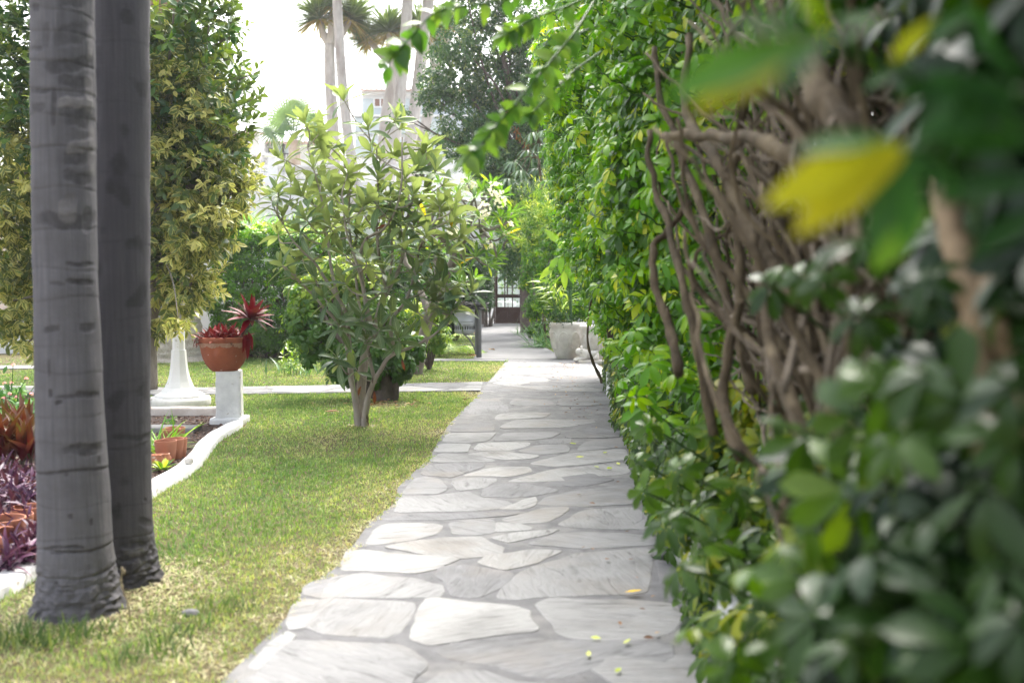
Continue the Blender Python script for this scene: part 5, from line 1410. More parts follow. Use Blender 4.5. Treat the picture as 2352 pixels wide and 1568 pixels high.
m.build('stems', M_strap, t, True)

# lime shrub by the litter bin and feathery palm
scheff_shrub('schefflera_shrub', 'small yellow lime schefflera shrub left of the litter bin', [(985,735,36,0),(1005,775,30,-.1),(975,775,34,.1),(960,720,30,.2),(1010,715,22,.2)], 16.4, 330, M_lime, (.085, .13), None, rbias=.16, trunk_r=.02)

def fronds(name, label, base, n, L, mat, arch=.9, el=(.5, 1.2), width=.22, az=None, z=0.0, catn='palm', nleaf=26, lw=.05, hub=None, trunk=None):
    t = thing(name, label, catn, base); m = MB(); out = []
    for k in range(n):
        a = rng.random() * 2 * PI if az is None else rng.uniform(*az); e = rng.uniform(*el); l = L * rng.uniform(.75, 1.1)
        s = np.linspace(0, 1, 16); d = np.array([math.cos(a), math.sin(a), 0])
        C = np.asarray(base, float) + np.array([0, 0, z]) + d * (l * (s * math.cos(e) + .25 * s ** 2))[:, None] + UP * (l * (s * math.sin(e) - arch * .55 * s ** 2.2))[:, None]
        m.tube(C, np.linspace(.012, .004, 16) * max(1, L / 1.4), 5)
        T = unit(np.gradient(C, axis=0)); u = np.linspace(.15, .98, nleaf); ii = u * 15; i0 = np.clip(ii.astype(int), 0, 14); f = (ii - i0)[:, None]
        Pp = C[i0] * (1 - f) + C[i0 + 1] * f; Tt = T[i0]
        side = unit(np.cross(Tt, UP + rng.normal(0, .02, 3)))
        for sg in (-1, 1):
            dd = side * sg * .8 + Tt * .65 + UP * .12 + rng.normal(0, .06, (nleaf, 3)) - UP * .25
            out.append(inst(leaf(3, lw, .3, .3, .3), Pp, dd, np.tile(UP, (nleaf, 1)) + rng.normal(0, .1, (nleaf, 3)), width * L * np.sin(u * PI * .85 + .35) + .03, np.clip(rng.normal(.5, .2, nleaf), 0, 1)))
    m.build('stalks', M_strap, t, True); V, Fc, A = cat(out); mk('fronds', V, Fc, mat, t, True, A)
    if trunk is not None:
        mm = MB(); mm.tube(spline([(base[0], base[1], 0), (base[0], base[1], (base[2] + z) * .6), (base[0], base[1], base[2] + z)], 12), trunk, 12, .04); mm.build('trunk', M_bark, t, True)
    return t
fb = np.array([at(1010, 790, 19.8)[0], 19.8, 0.0])
fronds('areca_palm', 'feathery young areca palm behind the litter bin', fb, 11, 1.3, M_feather, 1.2, (.5, 1.35), .26)

# ---------------------------------------------------------------- frangipani
def frangipani():
    Y0 = 15.6; D_ = lambda x, y, dy=0: at(x, y, Y0 + dy)
    b = np.array([D_(955, 800)[0], Y0, 0.0]); t = thing('frangipani_tree', 'gnarled frangipani tree with white flower clusters leaning over beside the path', 'tree', b)
    m = MB()
    S = [([(955,866,0),(968,790,0),(985,715,0),(1012,655,0),(1045,590,-.1),(1072,535,-.2)], .10, .055), ([(1012,655,0),(1000,600,.3),(1010,560,.4),(1040,520,.5)], .06, .03), ([(1045,590,-.1),(1020,555,-.3),(985,530,-.5),(950,500,-.6)], .055, .028),
         ([(1072,535,-.2),(1100,520,-.2),(1130,528,-.1),(1160,520,0)], .045, .02), ([(1072,535,-.2),(1090,500,-.1),(1120,480,.1),(1142,450,.2)], .045, .02), ([(1040,520,.5),(1070,480,.5),(1085,445,.5)], .035, .018), ([(1045,590,-.1),(1085,580,-.4),(1110,565,-.5)], .035, .02), ([(985,530,-.5),(1000,490,-.4),(1020,460,-.3)], .03, .018), ([(950,500,-.6),(930,460,-.5),(940,430,-.4)], .028, .016), ([(1100,520,-.2),(1120,545,-.5),(1140,575,-.6)], .028, .016), ([(985,715,0),(960,650,.4),(930,600,.6),(920,560,.7)], .06, .025)]
    jn = []
    for pts, r0, r1 in S:
        P = spline([D_(*q) for q in pts], 22)
        if r0 == .10: P[0, 2] = -.05
        P += np.cumsum(rng.normal(0, .007, P.shape), 0); m.tube(P, np.linspace(r0, r1, 22), 10, .07); jn.append(P[5:])
    jn = np.concatenate(jn)
    tips = [(1050,445,0),(1090,455,-.3),(1130,455,.2),(1150,500,.1),(1160,540,-.2),(1100,500,-.5),(1060,500,-.6),(1030,470,.5),(1110,560,-.5),(1092,590,-.6),(1062,618,-.5),(1130,425,.4),(1000,455,0),(980,500,-.4),(1020,540,-.5),(1140,590,-.4),(1072,420,.3),(1010,420,.5),(960,470,.2),(1080,535,-.5),(1125,520,.4),(1045,560,-.7),(1000,520,.3),(1110,440,.3),(1165,505,.3),(1120,610,-.2),(1035,600,.3),(950,540,.4),(930,480,.5),(1005,580,.4),(970,600,.5),(1175,490,.5),(1150,450,.6),(1055,650,-.3),(1090,640,.2)]
    out = []
    for x, y, dy in tips:
        tp = D_(x, y, dy); j = jn[np.argmin(np.linalg.norm(jn - tp, axis=1) + np.maximum(0, jn[:, 2] - tp[2]) * 1.5)]
        m.tube(spline([j, (j + tp) / 2 - (0, 0, .05) + rng.normal(0, .03, 3), tp], 10), np.linspace(.017, .013, 10), 7, .05)
        n = 13; P, T, Nn, S_ = rosette(tp, n, .27, -.1, 1.1, None, tuple(unit(tp - j) * .5 + np.array([0, 0, .8])))
        kk = rng.integers(0, 2, n); R_ = np.clip(rng.normal(.45, .22, n), 0, .97); R_[rng.random(n) < .006] = 1
        for i in range(2): out.append(inst(T_frang[i], P[kk == i], T[kk == i], Nn[kk == i], S_[kk == i], R_[kk == i]))
    m.build('trunk', M_bark, t, True); V, Fc, A = cat(out); mk('crown', V, Fc, M_frang, t, True, A)
    petal = leaf(3, .34, .6, -.25, .2, .6)
    for (x, y, r, dy, nf) in [(1085,430,15,.3,16),(1140,437,20,.1,24),(1150,462,14,.1,14),(1112,482,20,-.5,26),(1045,530,18,-.7,18),(1166,524,14,-.2,14),(1122,562,10,-.5,7),(1062,408,8,.3,6),(1040,548,8,-.7,5)]:
        c = D_(x, y, dy - .1); rr = r / F * Y0; Pc = c + rdir(nf) * rr * rng.uniform(.5, 1, (nf, 1)); out = []
        ax = unit(unit(Pc - c) + np.array([0, -.5, .3]))
        u = unit(np.cross(ax, rdir(nf))); v = np.cross(ax, u)
        for k in range(5):
            a = k * 2 * PI / 5; d = math.cos(a) * u + math.sin(a) * v
            out.append(inst(petal, Pc, d * .9 + ax * .35, ax - d * .2, rng.uniform(.034, .044, nf), rng.random(nf)))
        V, Fc, A = cat(out); mk('flower_cluster', V, Fc, M_petal, t, True, A)
frangipani()

# ---------------------------------------------------------------- variegated rubber tree on the left
def rubber_tree():
    Y0 = 13.2; b = np.array([at(330, 700, Y0)[0], Y0, 0.0])
    t = thing('variegated_fig_tree', 'big rubber fig with green top and yellow variegated lower leaves behind the palms', 'tree', b)
    up = [(400,20,110),(440,120,95),(480,60,60),(470,210,95),(390,190,110),(500,290,70),(60,60,130),(20,180,120),(200,60,150),(240,220,140),(430,455,62),(500,470,48),(400,590,50),(60,520,60),(470,360,85),(100,280,90),(530,230,50),(400,300,90)]
    lo = [(450,235,60),(390,150,60),(510,300,50),(20,330,90),(390,300,80),(400,400,110),(470,430,88),(400,520,100),(470,530,62),(410,610,78),(440,650,42),(375,690,56),(405,735,28),(25,420,110),(20,540,110),(50,620,80),(30,690,80),(62,740,50),(66,785,30),(230,420,130),(240,560,100),(500,380,72),(536,400,40),(340,740,36)]
    def crown(name, bl, n, mat, size, tms, droop, mu):
        C = np.array([at(x, y, Y0 + rng.uniform(-.5, .6)) for x, y, r in bl]); R = np.array([r / F * Y0 for x, y, r in bl])
        P, D, idx = blob_pts(C, R, n, .45, 1.04, .28)
        P[:, 1] = Y0 + (P[:, 1] - Y0) * 1.15
        V, Fc, A = sprays(P, D + np.array([0, -.2, .15 - droop]) + rng.normal(0, .3, (n, 3)), 7, .17, size, tms, .75, .55, np.clip(rng.normal(mu, .28, n), 0, 1), droop * .5)
        mk(name, V, Fc, mat, t, True, A); return C
    C1 = crown('green_crown', up, 1650, M_ficus_g, (.11, .175), T_ovate, -.25, .45)
    C2 = crown('variegated_crown', lo, 2500, M_ficus_v, (.10, .155), T_ovate, .35, .5)
    # loose sprigs against the sky
    sp = [(575,65),(560,120),(590,240),(585,290),(575,330),(600,160),(545,80),(520,40),(592,420),(580,470),(560,500),(575,380),(548,560),(520,620),(500,680),(610,215),(560,170)]
    P = np.array([at(x - 18, y + 10, Y0 + rng.uniform(-.3, .3)) for x, y in sp]); D = np.array([at(x, y, Y0) for x, y in sp]) - P + np.array([0, 0, .08])
    q = np.array([y < 330 for x, y in sp])
    V, Fc, A = sprays(P[q], D[q], 9, .24, (.09, .14), T_ovate, .7, .5, rng.uniform(.5, .9, q.sum())); mk('sprigs', V, Fc, M_ficus_g, t, True, A)
    V, Fc, A = sprays(P[~q], D[~q], 8, .2, (.08, .12), T_ovate, .7, .5, rng.uniform(.4, .9, (~q).sum())); mk('variegated_sprigs', V, Fc, M_ficus_v, t, True, A)
    P = np.array([at(x, y, 11.1) for x, y in [(404,742),(412,748),(420,738),(396,730),(428,728),(410,728)]])
    V, Fc, A = sprays(P, np.tile([0, -.1, -1.], (6, 1)) + rng.normal(0, .3, (6, 3)), 6, .12, (.09, .13), T_ovate, .7, .5, rng.uniform(.4, .9, 6)); mk('low_sprig', V, Fc, M_ficus_v, t, True, A)
    m = MB(); top = at(352, 600, Y0)
    m.tube(spline([at(360, 560, Y0), at(395, 640, 12.2), at(410, 735, 11.1)], 14), np.linspace(.012, .003, 14), 6, .04)
    m.tube(spline([b - (0, 0, .05), at(338, 760, Y0), at(350, 680, Y0), top, at(365, 470, Y0), at(370, 250, Y0 + .1)], 30), [.16, .12, .11, .10, .085, .06], 12, .03)
    for c in list(C1) + list(C2):
        j = top if c[2] < 2.6 else at(366, 440, Y0)
        m.tube(spline([j, (j + c) / 2 + rng.normal(0, .12, 3), c], 12), np.linspace(.045, .012, 12), 7, .04)
    for x, y in sp: m.tube([at(x - 70, y + 30, Y0), at(x - 18, y + 10, Y0), at(x, y, Y0)], [.01, .007, .004], 5)
    m.build('trunk', M_bark, t, True)
rubber_tree()

# ---------------------------------------------------------------- old date palm bole behind it
def date_palm():
    Y0 = 18.4; cx = at(394, 800, Y0)[0]; t = thing('date_palm', 'thick old date palm trunk with pale scarred base behind the rubber fig', 'palm', (cx, Y0, 0))
    seg = 110; z = np.arange(-.1, 8.4, .035); th = np.arange(seg) * 2 * PI / seg; V = []; A = []
    for zz in z:
        r0 = np.interp(zz, [-.1, .1, .6, 1.4, 2.5, 9], [.62, .55, .53, .47, .45, .45])
        row = zz / .125; k = np.floor(row); f = row - k
        ph = th * 11 / 2 + k * .5 * PI
        cell = np.abs(np.cos(ph + .6 * math.sin(k * 2.1)))
        r = r0 + .032 * (1 - f) * (.35 + .65 * cell) + .02 * np.array([mnoise.noise(Vector((math.cos(a) * 4, math.sin(a) * 4, zz * 7))) for a in th])
        V.append(np.stack([cx + r * np.cos(th), Y0 + r * np.sin(th), np.full(seg, zz)], 1))
        pl = np.clip((2.4 - zz) / .8, 0, 1); A.append(np.stack([(f > .72) * .8 * np.ones(seg), np.full(seg, pl), np.zeros(seg)], 1))
    n = len(z); idx = np.arange(n * seg).reshape(n, seg); nx = np.roll(idx, -1, 1)
    mk('trunk', np.concatenate(V), np.stack([idx[:-1], nx[:-1], nx[1:], idx[1:]], 2).reshape(-1, 4), palm_mat('date_palm_bark', (.26, .165, .11), (.10, .07, .055), (.56, .53, .49), (.30, .20, .14)), t, True, np.concatenate(A))
date_palm()

# ---------------------------------------------------------------- weeping fig, umbrella tree
def weeping_fig():
    Y0 = 29.0
    bl = [(1100,20,62),(1050,100,52),(1120,110,66),(1200,60,62),(1015,150,40),(1000,190,34),(1060,190,58),(1140,200,64),(1200,200,74),(1130,265,46),(990,215,30),(1010,222,28),(1060,285,44),(1100,300,40),(1020,312,26),(1045,335,24),(990,320,14),(1180,310,74),(1150,380,60),(1110,365,34),(1085,372,22),(1200,420,70),(1170,470,52),(1220,500,60),(1190,540,44),(1230,130,60),(1255,60,50),(1250,250,60),(1230,350,60),(1260,430,50),(1255,540,60),(1170,590,30),(985,240,18),(920,250,12),(905,262,10),(1150,-60,80),(1060,-60,60),(1185,610,40)]
    C = np.array([at(x, y, Y0 + rng.uniform(-.9, .9)) for x, y, r in bl]); R = np.array([r / F * Y0 for x, y, r in bl])
    b = np.array([at(1215, 700, Y0)[0], Y0, 0.0]); t = thing('weeping_fig', 'tall dark weeping fig with loose layered foliage at the end of the path', 'tree', b)
    P, D, idx = blob_pts(C, R * .92, 8600, .74, 1.02, .60, .8)
    V, Fc, A = sprays(P, D * .6 + np.array([0, 0, -.25]) + rng.normal(0, .35, (len(P), 3)), 6, .22, (.10, .15), T_fig, .8, .5, np.clip(rng.normal(.45, .24, len(P)), 0, 1), .3)
    mk('crown', V, Fc, M_fig, t, True, A)
    P = np.array([at(1180 + i * 4.2 + rng.normal(0, 5), 255 + i * 6.2, Y0 - .9) for i in range(14)]) + 0
    P = P - np.array([at(1180, 255, Y0)[0] - at(1160, 300, Y0)[0], 0, 0])
    V, Fc, A = sprays(P, np.tile([0, 0, -1.], (14, 1)), 7, .2, (.07, .11), T_fig, .8, .5, rng.random(14)); mk('dead_leaves', V, Fc, leaf_mat('dead_fig_leaf', [(0, (.17, .075, .035)), (1, (.30, .15, .07))], trans=.2, rough=.7), t, True, A)
    m = MB(); fork = at(1215, 520, Y0)
    m.tube(spline([b - (0, 0, .1), at(1212, 640, Y0), fork, at(1195, 330, Y0), at(1150, 100, Y0)], 24), [.26, .2, .17, .12, .06], 12, .04)
    for c in C: 
        j = fork if c[2] < 4.5 else at(1200, 380, Y0)
        m.tube(spline([j, (j + c) / 2 + rng.normal(0, .25, 3), c], 12), np.linspace(.06, .012, 12), 6, .04)
    m.build('trunk', M_bark_dk, t, True)
weeping_fig()
def umbrella_tree():
    Y0 = 24.5; t = thing('umbrella_tree', 'slender umbrella tree with drooping leaf fans before the weeping fig', 'tree', (at(1250, 700, Y0)[0], Y0, 0))
    m = MB(); b = np.array([at(1250, 700, Y0)[0], Y0, -.03]); m.tube(spline([b, at(1247, 560, Y0), at(1242, 430, Y0), at(1238, 360, Y0), at(1235, 300, Y0)], 24), [.05, .045, .035, .03, .02], 9, .04)
    hubs = [(1180,372),(1215,345),(1240,330),(1262,322),(1196,392),(1235,388),(1265,380),(1168,410),(1205,412),(1240,415),(1262,408),(1225,305),(1250,300),(1275,345)]
    tm = umbrella(11, 4, .13, 1.0, -.05, 5, .08); P = np.array([at(x, y, Y0 + rng.uniform(-.4, .4)) for x, y in hubs])
    for p in P: m.tube(spline([at(1238, 365, Y0), (at(1238, 330, Y0) + p) / 2 + (0, 0, .08), p], 8), [.014, .008], 5)
    n = len(P); V, Fc, A = inst(tm, P, rdir(n) * .3 + np.array([1, 0, 0]), np.tile(UP, (n, 1)) + rng.normal(0, .2, (n, 3)), rng.uniform(.26, .36, n), np.clip(rng.normal(.35, .2, n), 0, 1))
    m.build('trunk', M_bark_br, t, True); mk('crown', V, Fc, leaf_mat('umbrella_tree_leaf', [(0, (.04, .075, .055)), (1, (.11, .17, .09))], trans=.22, rough=.28, spec=.7), t, True, A)
umbrella_tree()

# ---------------------------------------------------------------- dragon trees and tall palms beyond the garden
def sword_head(c, R, n, ax):
    ax = unit(np.asarray(ax, float)); d = rdir(n); d = d[(d @ ax) > -.55]; n = len(d)
    t = unit(d + ax * .15); dead = (t @ ax) < -.12
    P = np.tile(c, (n, 1)) + t * .04
    rnd = np.where(dead, rng.uniform(.75, 1, n), np.clip(rng.normal(.35, .2, n), 0, .75))
    return inst(leaf(3, .034, .15, .18, .3), P, t, ax + rdir(n) * .3, R * rng.uniform(.75, 1.1, n), rnd)
def dragon(name, label, trunk, heads, Y, r):
    t = thing(name, label, 'dragon tree', (at(*trunk[0], Y)[0], Y, 0)); m = MB()
    P = [at(x, y, Y) for x, y in trunk]; P = [np.array([P[0][0], Y, -.1])] + P if P[0][2] > .5 else P
    m.tube(spline(P, 24), np.linspace(r * 1.15, r * .85, 24), 14, .02); fork = P[-1]
    for x, y, R, n in heads:
        c = at(x, y, Y + rng.uniform(-.5, .5)); q = (fork + c) / 2 - (0, 0, .25)
        m.tube(spline([fork - (0, 0, .1), q, c], 12), np.linspace(r * .8, r * .5, 12), 10, .05)
        V, Fc, A = sword_head(c, 1.22 * R / F * Y, int(n * 1.5), c - q + np.array([0, 0, .4])); mk('leaf_head', V, Fc, M_drag, t, True, A)
    m.build('trunk', M_bark_far, t, True)
dragon('dragon_tree', 'forked dragon tree with two big spiky heads, left of the tall palms', [(768, 420), (764, 280), (758, 180), (757, 96)], [(733,44,64,420),(803,46,62,420),(765,15,50,220)], 41, .24)
dragon('dragon_tree', 'dragon tree with several spiky heads standing between the tall palm trunks', [(878, 420), (885, 280), (898, 200), (905, 136)], [(848,92,50,320),(893,74,60,380),(930,90,46,240),(960,60,56,300)], 42, .23)
dragon('dragon_tree', 'leaning dragon tree partly hidden by the weeping fig', [(958, 420), (968, 330), (988, 240), (1000, 160)], [(985,70,60,300),(1030,60,55,260),(1005,110,45,240)], 44, .24)
def tall_palm(label, pts, Y, r0, r1):
    P = [at(x, y, Y) for x, y in pts]; P = [np.array([P[0][0] + (P[0][0] - P[1][0]) * .5, Y, -.1])] + P
    t = thing('tall_palm', label, 'palm', (P[0][0], Y, 0), 'tall palm trunks beyond the garden'); m = MB()
    S = spline(P, 130); rr = np.linspace(r0, r1, 130) * (1 + .03 * np.sin(np.arange(130) * 2.1) + .02 * rng.standard_normal(130)); m.tube(S, rr, 14, .02); m.build('trunk', M_bark_far, t, True)
    c = S[-1]; L = 2.2     # its crown stands above the picture
    tm = fan_t(); n = 26; d = rdir(n); d[:, 2] = np.abs(d[:, 2]) - .25; d = unit(d)
    V, Fc, A = inst(tm, c + d * 1.0, d, np.tile(UP, (n, 1)), np.full(n, 1.1), rng.uniform(0, .6, n)); mk('crown', V, Fc, M_fan, t, True, A)
    m = MB()
    for q in d: m.tube([c, c + q * 1.05], [.03, .02], 5)
    m.build('stalks', M_strap, t, True)
def fan_t():
    parts = []
    for k in range(22):
        a = math.radians(-125 + 250 * k / 21); V, f, uv, q = leaf(3, .055, .5, .22, .5); c, s = math.cos(a), math.sin(a)
        parts.append((np.stack([V[:, 0] * c - V[:, 1] * s, V[:, 0] * s + V[:, 1] * c, V[:, 2]], 1), f, uv, q))
    return merge_t(parts)
tall_palm('slim tall palm trunk crossing in front of the left dragon tree', [(812, 420), (800, 320), (787, 200), (780, 100), (774, 0), (768, -110)], 38, .20, .17)
tall_palm('straight tall palm trunk with fine rings right of the second dragon tree', [(888, 460), (905, 330), (918, 230), (930, 100), (936, 0), (942, -110)], 39, .24, .20)
tall_palm('thicker brownish tall palm trunk leaning right beside the ringed one', [(925, 470), (940, 340), (956, 230), (970, 110), (985, 0), (998, -110)], 40, .27, .21)
def fan_palm():
    Y = 43; c = at(676, 322, Y); t = thing('fan_palm', 'small pale green fan palm before the low white house', 'palm', (c[0], Y, 0))
    m = MB(); m.tube(spline([(c[0], Y, -.1), at(677, 370, Y), c], 30), np.array([.24] * 20 + [.26] * 10) * (1 + .06 * rng.standard_normal(30)), 12, .06); m.build('trunk', rough_mat('fibrous_palm_bark', (.34, .22, .15), (.62, .55, .48), 3, .9, .6), t, True)
    tm = fan_t(); hubs = [(655,268),(690,262),(672,248),(640,285),(712,280),(625,305),(720,305),(700,300),(655,300)]; P = np.array([at(x, y, Y + rng.uniform(-.6, .6)) for x, y in hubs]); n = len(P)
    d = P - c; V, Fc, A = inst(tm, P, d, np.cross(d, np.array([1., .3, 0])) * .4 + np.array([0, -.9, .5]), rng.uniform(.75, .95, n), rng.uniform(.2, .8, n)); mk('crown', V, Fc, M_fan, t, True, A)
    m = MB()
    for p in P: m.tube(spline([c, (c + p) / 2 + (0, 0, .1), p], 8), [.035, .02], 5)
    m.build('stalks', M_fan, t, True)
fan_palm()
fronds('cycad', 'pale feathery palm crown above the frangipani flowers', np.array([at(1110, 440, 34.8)[0], 34.8, at(1110, 440, 34.8)[2]]), 26, 1.3, M_feather, .7, (.25, 1.4), .2, nleaf=24, lw=.07, trunk=[.10, .09])
scheff_shrub('garden_shrub', 'loose mid green shrub filling the gap behind the loquat and frangipani trunks', [(740,600,60,0),(820,570,66,.3),(900,600,66,0),(780,700,60,-.2),(870,700,64,0),(940,680,56,-.2),(720,690,40,.2),(960,760,44,-.2),(830,780,50,0),(900,790,40,0),(980,600,50,.4),(1030,640,40,.3)], 21.0, 2300, M_scheff, (.10, .15), rbias=.02, tops=.25)
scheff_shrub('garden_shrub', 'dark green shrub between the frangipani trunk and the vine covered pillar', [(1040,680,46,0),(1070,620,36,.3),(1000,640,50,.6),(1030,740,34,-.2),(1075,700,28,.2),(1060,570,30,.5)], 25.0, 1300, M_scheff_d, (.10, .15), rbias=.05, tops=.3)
straps('agapanthus', 'bright green strap leaves growing above the clipped hedge', 530, 505, 110, .55, leaf_mat('agapanthus_leaf', [(0, (.08, .18, .05)), (1, (.22, .34, .10))], trans=.3, rough=.4), .035, .45, .5, Y=21.5, z0=at(530, 520, 21.5)[2])
straps('agapanthus', 'bright green strap leaves right of the others above the hedge', 640, 508, 60, .4, bpy.data.materials['agapanthus_leaf'], .035, .35, .5, Y=21.6, z0=at(640, 520, 21.6)[2])
m = MB(); m.box((-7.2, 20.9, -.1), (-2.2, 23, at(560, 518, 21.5)[2])); props(m.build('raised_bed', M_plaster, None), 'raised planting bed wall behind the clipped hedge', 'wall')
# ---------------------------------------------------------------- hedges along the right of the path
def face_x(Y, z):
    """where the leafy face of the hedge stands"""
    Y = np.asarray(Y, float); z = np.asarray(z, float)
    far = 1.08 - .145 * np.clip(z - .9, 0, 3.2) - .06 * np.clip((z - .15) / .6, 0, 1)
    low = np.where(z < 1.0, .20 * np.exp(-((Y - 4.6) / 1.5) ** 2) * np.clip((z - .12) / .2, 0, 1), 0)
    far = far + .50 * np.clip((Y - 8.0) / 6, 0, 1) * np.clip((1.9 - z) / 1.6, 0, 1)
    near = .13 + .215 * Y
    return np.minimum(far - low, near)
def bare(Y, z):
    """the stretch where the hedge has lost its leaves and shows its stems"""
    lo = np.interp(Y, [1.2, 2.2, 3.2, 4.6], [1.35, 1.12, .98, .95]); hi = np.interp(Y, [1.2, 2.2, 3.2, 4.6], [1.75, 1.95, 2.12, 2.05])
    return (Y > 1.55) & (Y < 4.5) & (z > lo) & (z < hi)

def hedge_leaves(n, Y0, Y1, z0, z1, depth, size, tms, mat, name, parent, mu, sun=.0, keep=None, off=0.0):
    Y = Y0 + (Y1 - Y0) * rng.random(n); z = z0 + (z1 - z0) * rng.random(n)
    nz = np.array([mnoise.noise(Vector((a * .9, b * .9, .3))) + .5 * mnoise.noise(Vector((a * 2.4, b * 2.4, 5.))) for a, b in zip(Y, z)])
    lump = np.array([mnoise.noise(Vector((a * .55, b * .75, 2.3))) for a, b in zip(Y, z)])
    if off > .7: off = off + 1.0 * bare(Y, z)
    X = face_x(Y, z) + .10 * nz + .42 * lump * np.clip((Y - 2) / 3, .3, 1) * np.clip((z - .3) / .8, 0, 1) + .05 + np.abs(rng.normal(0, depth, n)) + off
    ok = ~bare(Y + .25 * nz, z + .1 * nz) | (off > .7)
    if keep is not None: ok &= keep(X, Y, z)
    X, Y, z, nz = X[ok], Y[ok], z[ok], nz[ok]; n = len(X)
    big = np.array([mnoise.noise(Vector((a * .6, b * .8, 8.))) for a, b in zip(Y, z)])
    rnd = np.clip(rng.normal(mu, .23, n) + .22 * big + sun * np.clip((z - 1.2) / 2.5, 0, 1), 0, 1)  # sun tints the higher leaves yellower, as if lit from above
    Nn = np.stack([-np.full(n, .6), -np.full(n, .30), np.full(n, .7)], 1) + rng.normal(0, .15, (n, 3))
    V, Fc, A = umbs(np.stack([X, Y, z], 1), Nn, size, tms, rnd, .35)
    return mk(name, V, Fc, mat, parent, True, A)

def stem_bundle(name, parent, specs, mat, jit=.06, wob=1.0):
    m = MB()
    for pts, r0, r1 in specs:
        P = spline(pts, 26); P += np.cumsum(rng.normal(0, .009 * wob, P.shape), 0) * np.linspace(0, 1, 26)[:, None]; m.tube(P, np.linspace(r0, r1, 26) * (1 + .12 * wob * np.sin(np.arange(26) * 1.7 + r0 * 900)), 9, jit)
    return m.build(name, mat, parent, True)

def long_hedge():
    t = thing('hedge', 'long glossy schefflera hedge with yellow variegated tips along the right of the path', 'hedge', (1.1, 9, 0))
    hedge_leaves(5200, 4.2, 9.5, .22, 4.6, .10, (.085, .13), T_umb, M_scheff, 'foliage', t, .52, .12)
    hedge_leaves(4600, 9.0, 15.2, .22, 5.0, .12, (.085, .13), T_umb_lo, M_scheff, 'foliage', t, .53, .14)
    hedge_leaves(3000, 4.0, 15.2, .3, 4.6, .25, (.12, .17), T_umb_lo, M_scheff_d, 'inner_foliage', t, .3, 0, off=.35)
    hedge_leaves(1100, 5.5, 15.2, .06, .5, .08, (.085, .12), T_umb_lo, M_scheff, 'foliage', t, .45, off=.02)
    n = 2100; Y = rng.uniform(2.3, 14, n); z = rng.uniform(.05, .62, n); wx = .64 + .05 * Y + .012 * (Y - 6)   # skirts hanging over the low wall
    nz = np.array([mnoise.noise(Vector((a * 1.3, b, 3.3))) for a, b in zip(Y, z)]); ok = ((z > .16 + .22 * nz) | (rng.random(n) < .35)) & ((Y > 4.9) | (rng.random(n) < .30))
    P = np.stack([wx - .06 - .05 * rng.random(n) - .12 * np.clip(nz, 0, 1), Y, z], 1)[ok]
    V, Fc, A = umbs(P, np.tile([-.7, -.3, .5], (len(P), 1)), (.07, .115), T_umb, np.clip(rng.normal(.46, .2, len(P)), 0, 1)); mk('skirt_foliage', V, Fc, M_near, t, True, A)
    hedge_leaves(1400, 5.5, 15.2, .35, 2.8, .05, (.08, .12), T_umb_lo, M_scheff, 'foliage', t, .62, .1, off=-.06)
    # young shoots standing out of the face
    sp = []; PP, RR = [], []
    for k in range(330):
        Y = rng.uniform(4.4, 15.0); z = rng.uniform(.5, 4.4); x = float(face_x(Y, z)) + .05; l = rng.uniform(.10, .34)
        a = np.array([x + .15, Y, z]); e = a + np.array([-l - .15, rng.normal(-.05, .12), l * rng.uniform(.2, 1.0)]); sp.append(([a, (a + e) / 2 - (0, 0, .03), e], .006, .004))
        for q in range(4): PP.append(a + (e - a) * (.55 + .15 * q) + rng.normal(0, .03, 3)); RR.append(np.clip(rng.normal(.62, .14) , 0, 1))
    V, Fc, A = umbs(np.array(PP), np.tile([-.5, -.25, .8], (len(PP), 1)), (.08, .13), T_umb, np.array(RR)); mk('shoots', V, Fc, M_scheff, t, True, A)
    stem_bundle('shoot_stems', t, sp, M_lime)
    sp = []
    for k in range(60):
        Y = rng.uniform(4.5, 15); x = rng.uniform(1.2, 1.7); h = rng.uniform(1.6, 4)
        sp.append(([(x, Y, .1), (x + rng.normal(0, .15), Y + rng.normal(0, .2), h * .4), (x - rng.uniform(0, .5), Y + rng.normal(0, .3), h)], rng.uniform(.012, .035), .006))
    stem_bundle('stems', t, sp, M_bark_br)
    # end of the hedge towards the planters
    n = 700; z = rng.uniform(.3, 3.8, n); x = face_x(np.full(n, 15.), z) + np.abs(rng.normal(0, .7, n)); Y = 15.1 + rng.normal(0, .15, n)
    V, Fc, A = umbs(np.stack([x, Y, z], 1), np.tile([-.3, .6, .5], (n, 1)), (.09, .13), T_umb_lo, np.clip(rng.normal(.45, .2, n), 0, 1)); mk('foliage', V, Fc, M_scheff, t, True, A)
long_hedge()

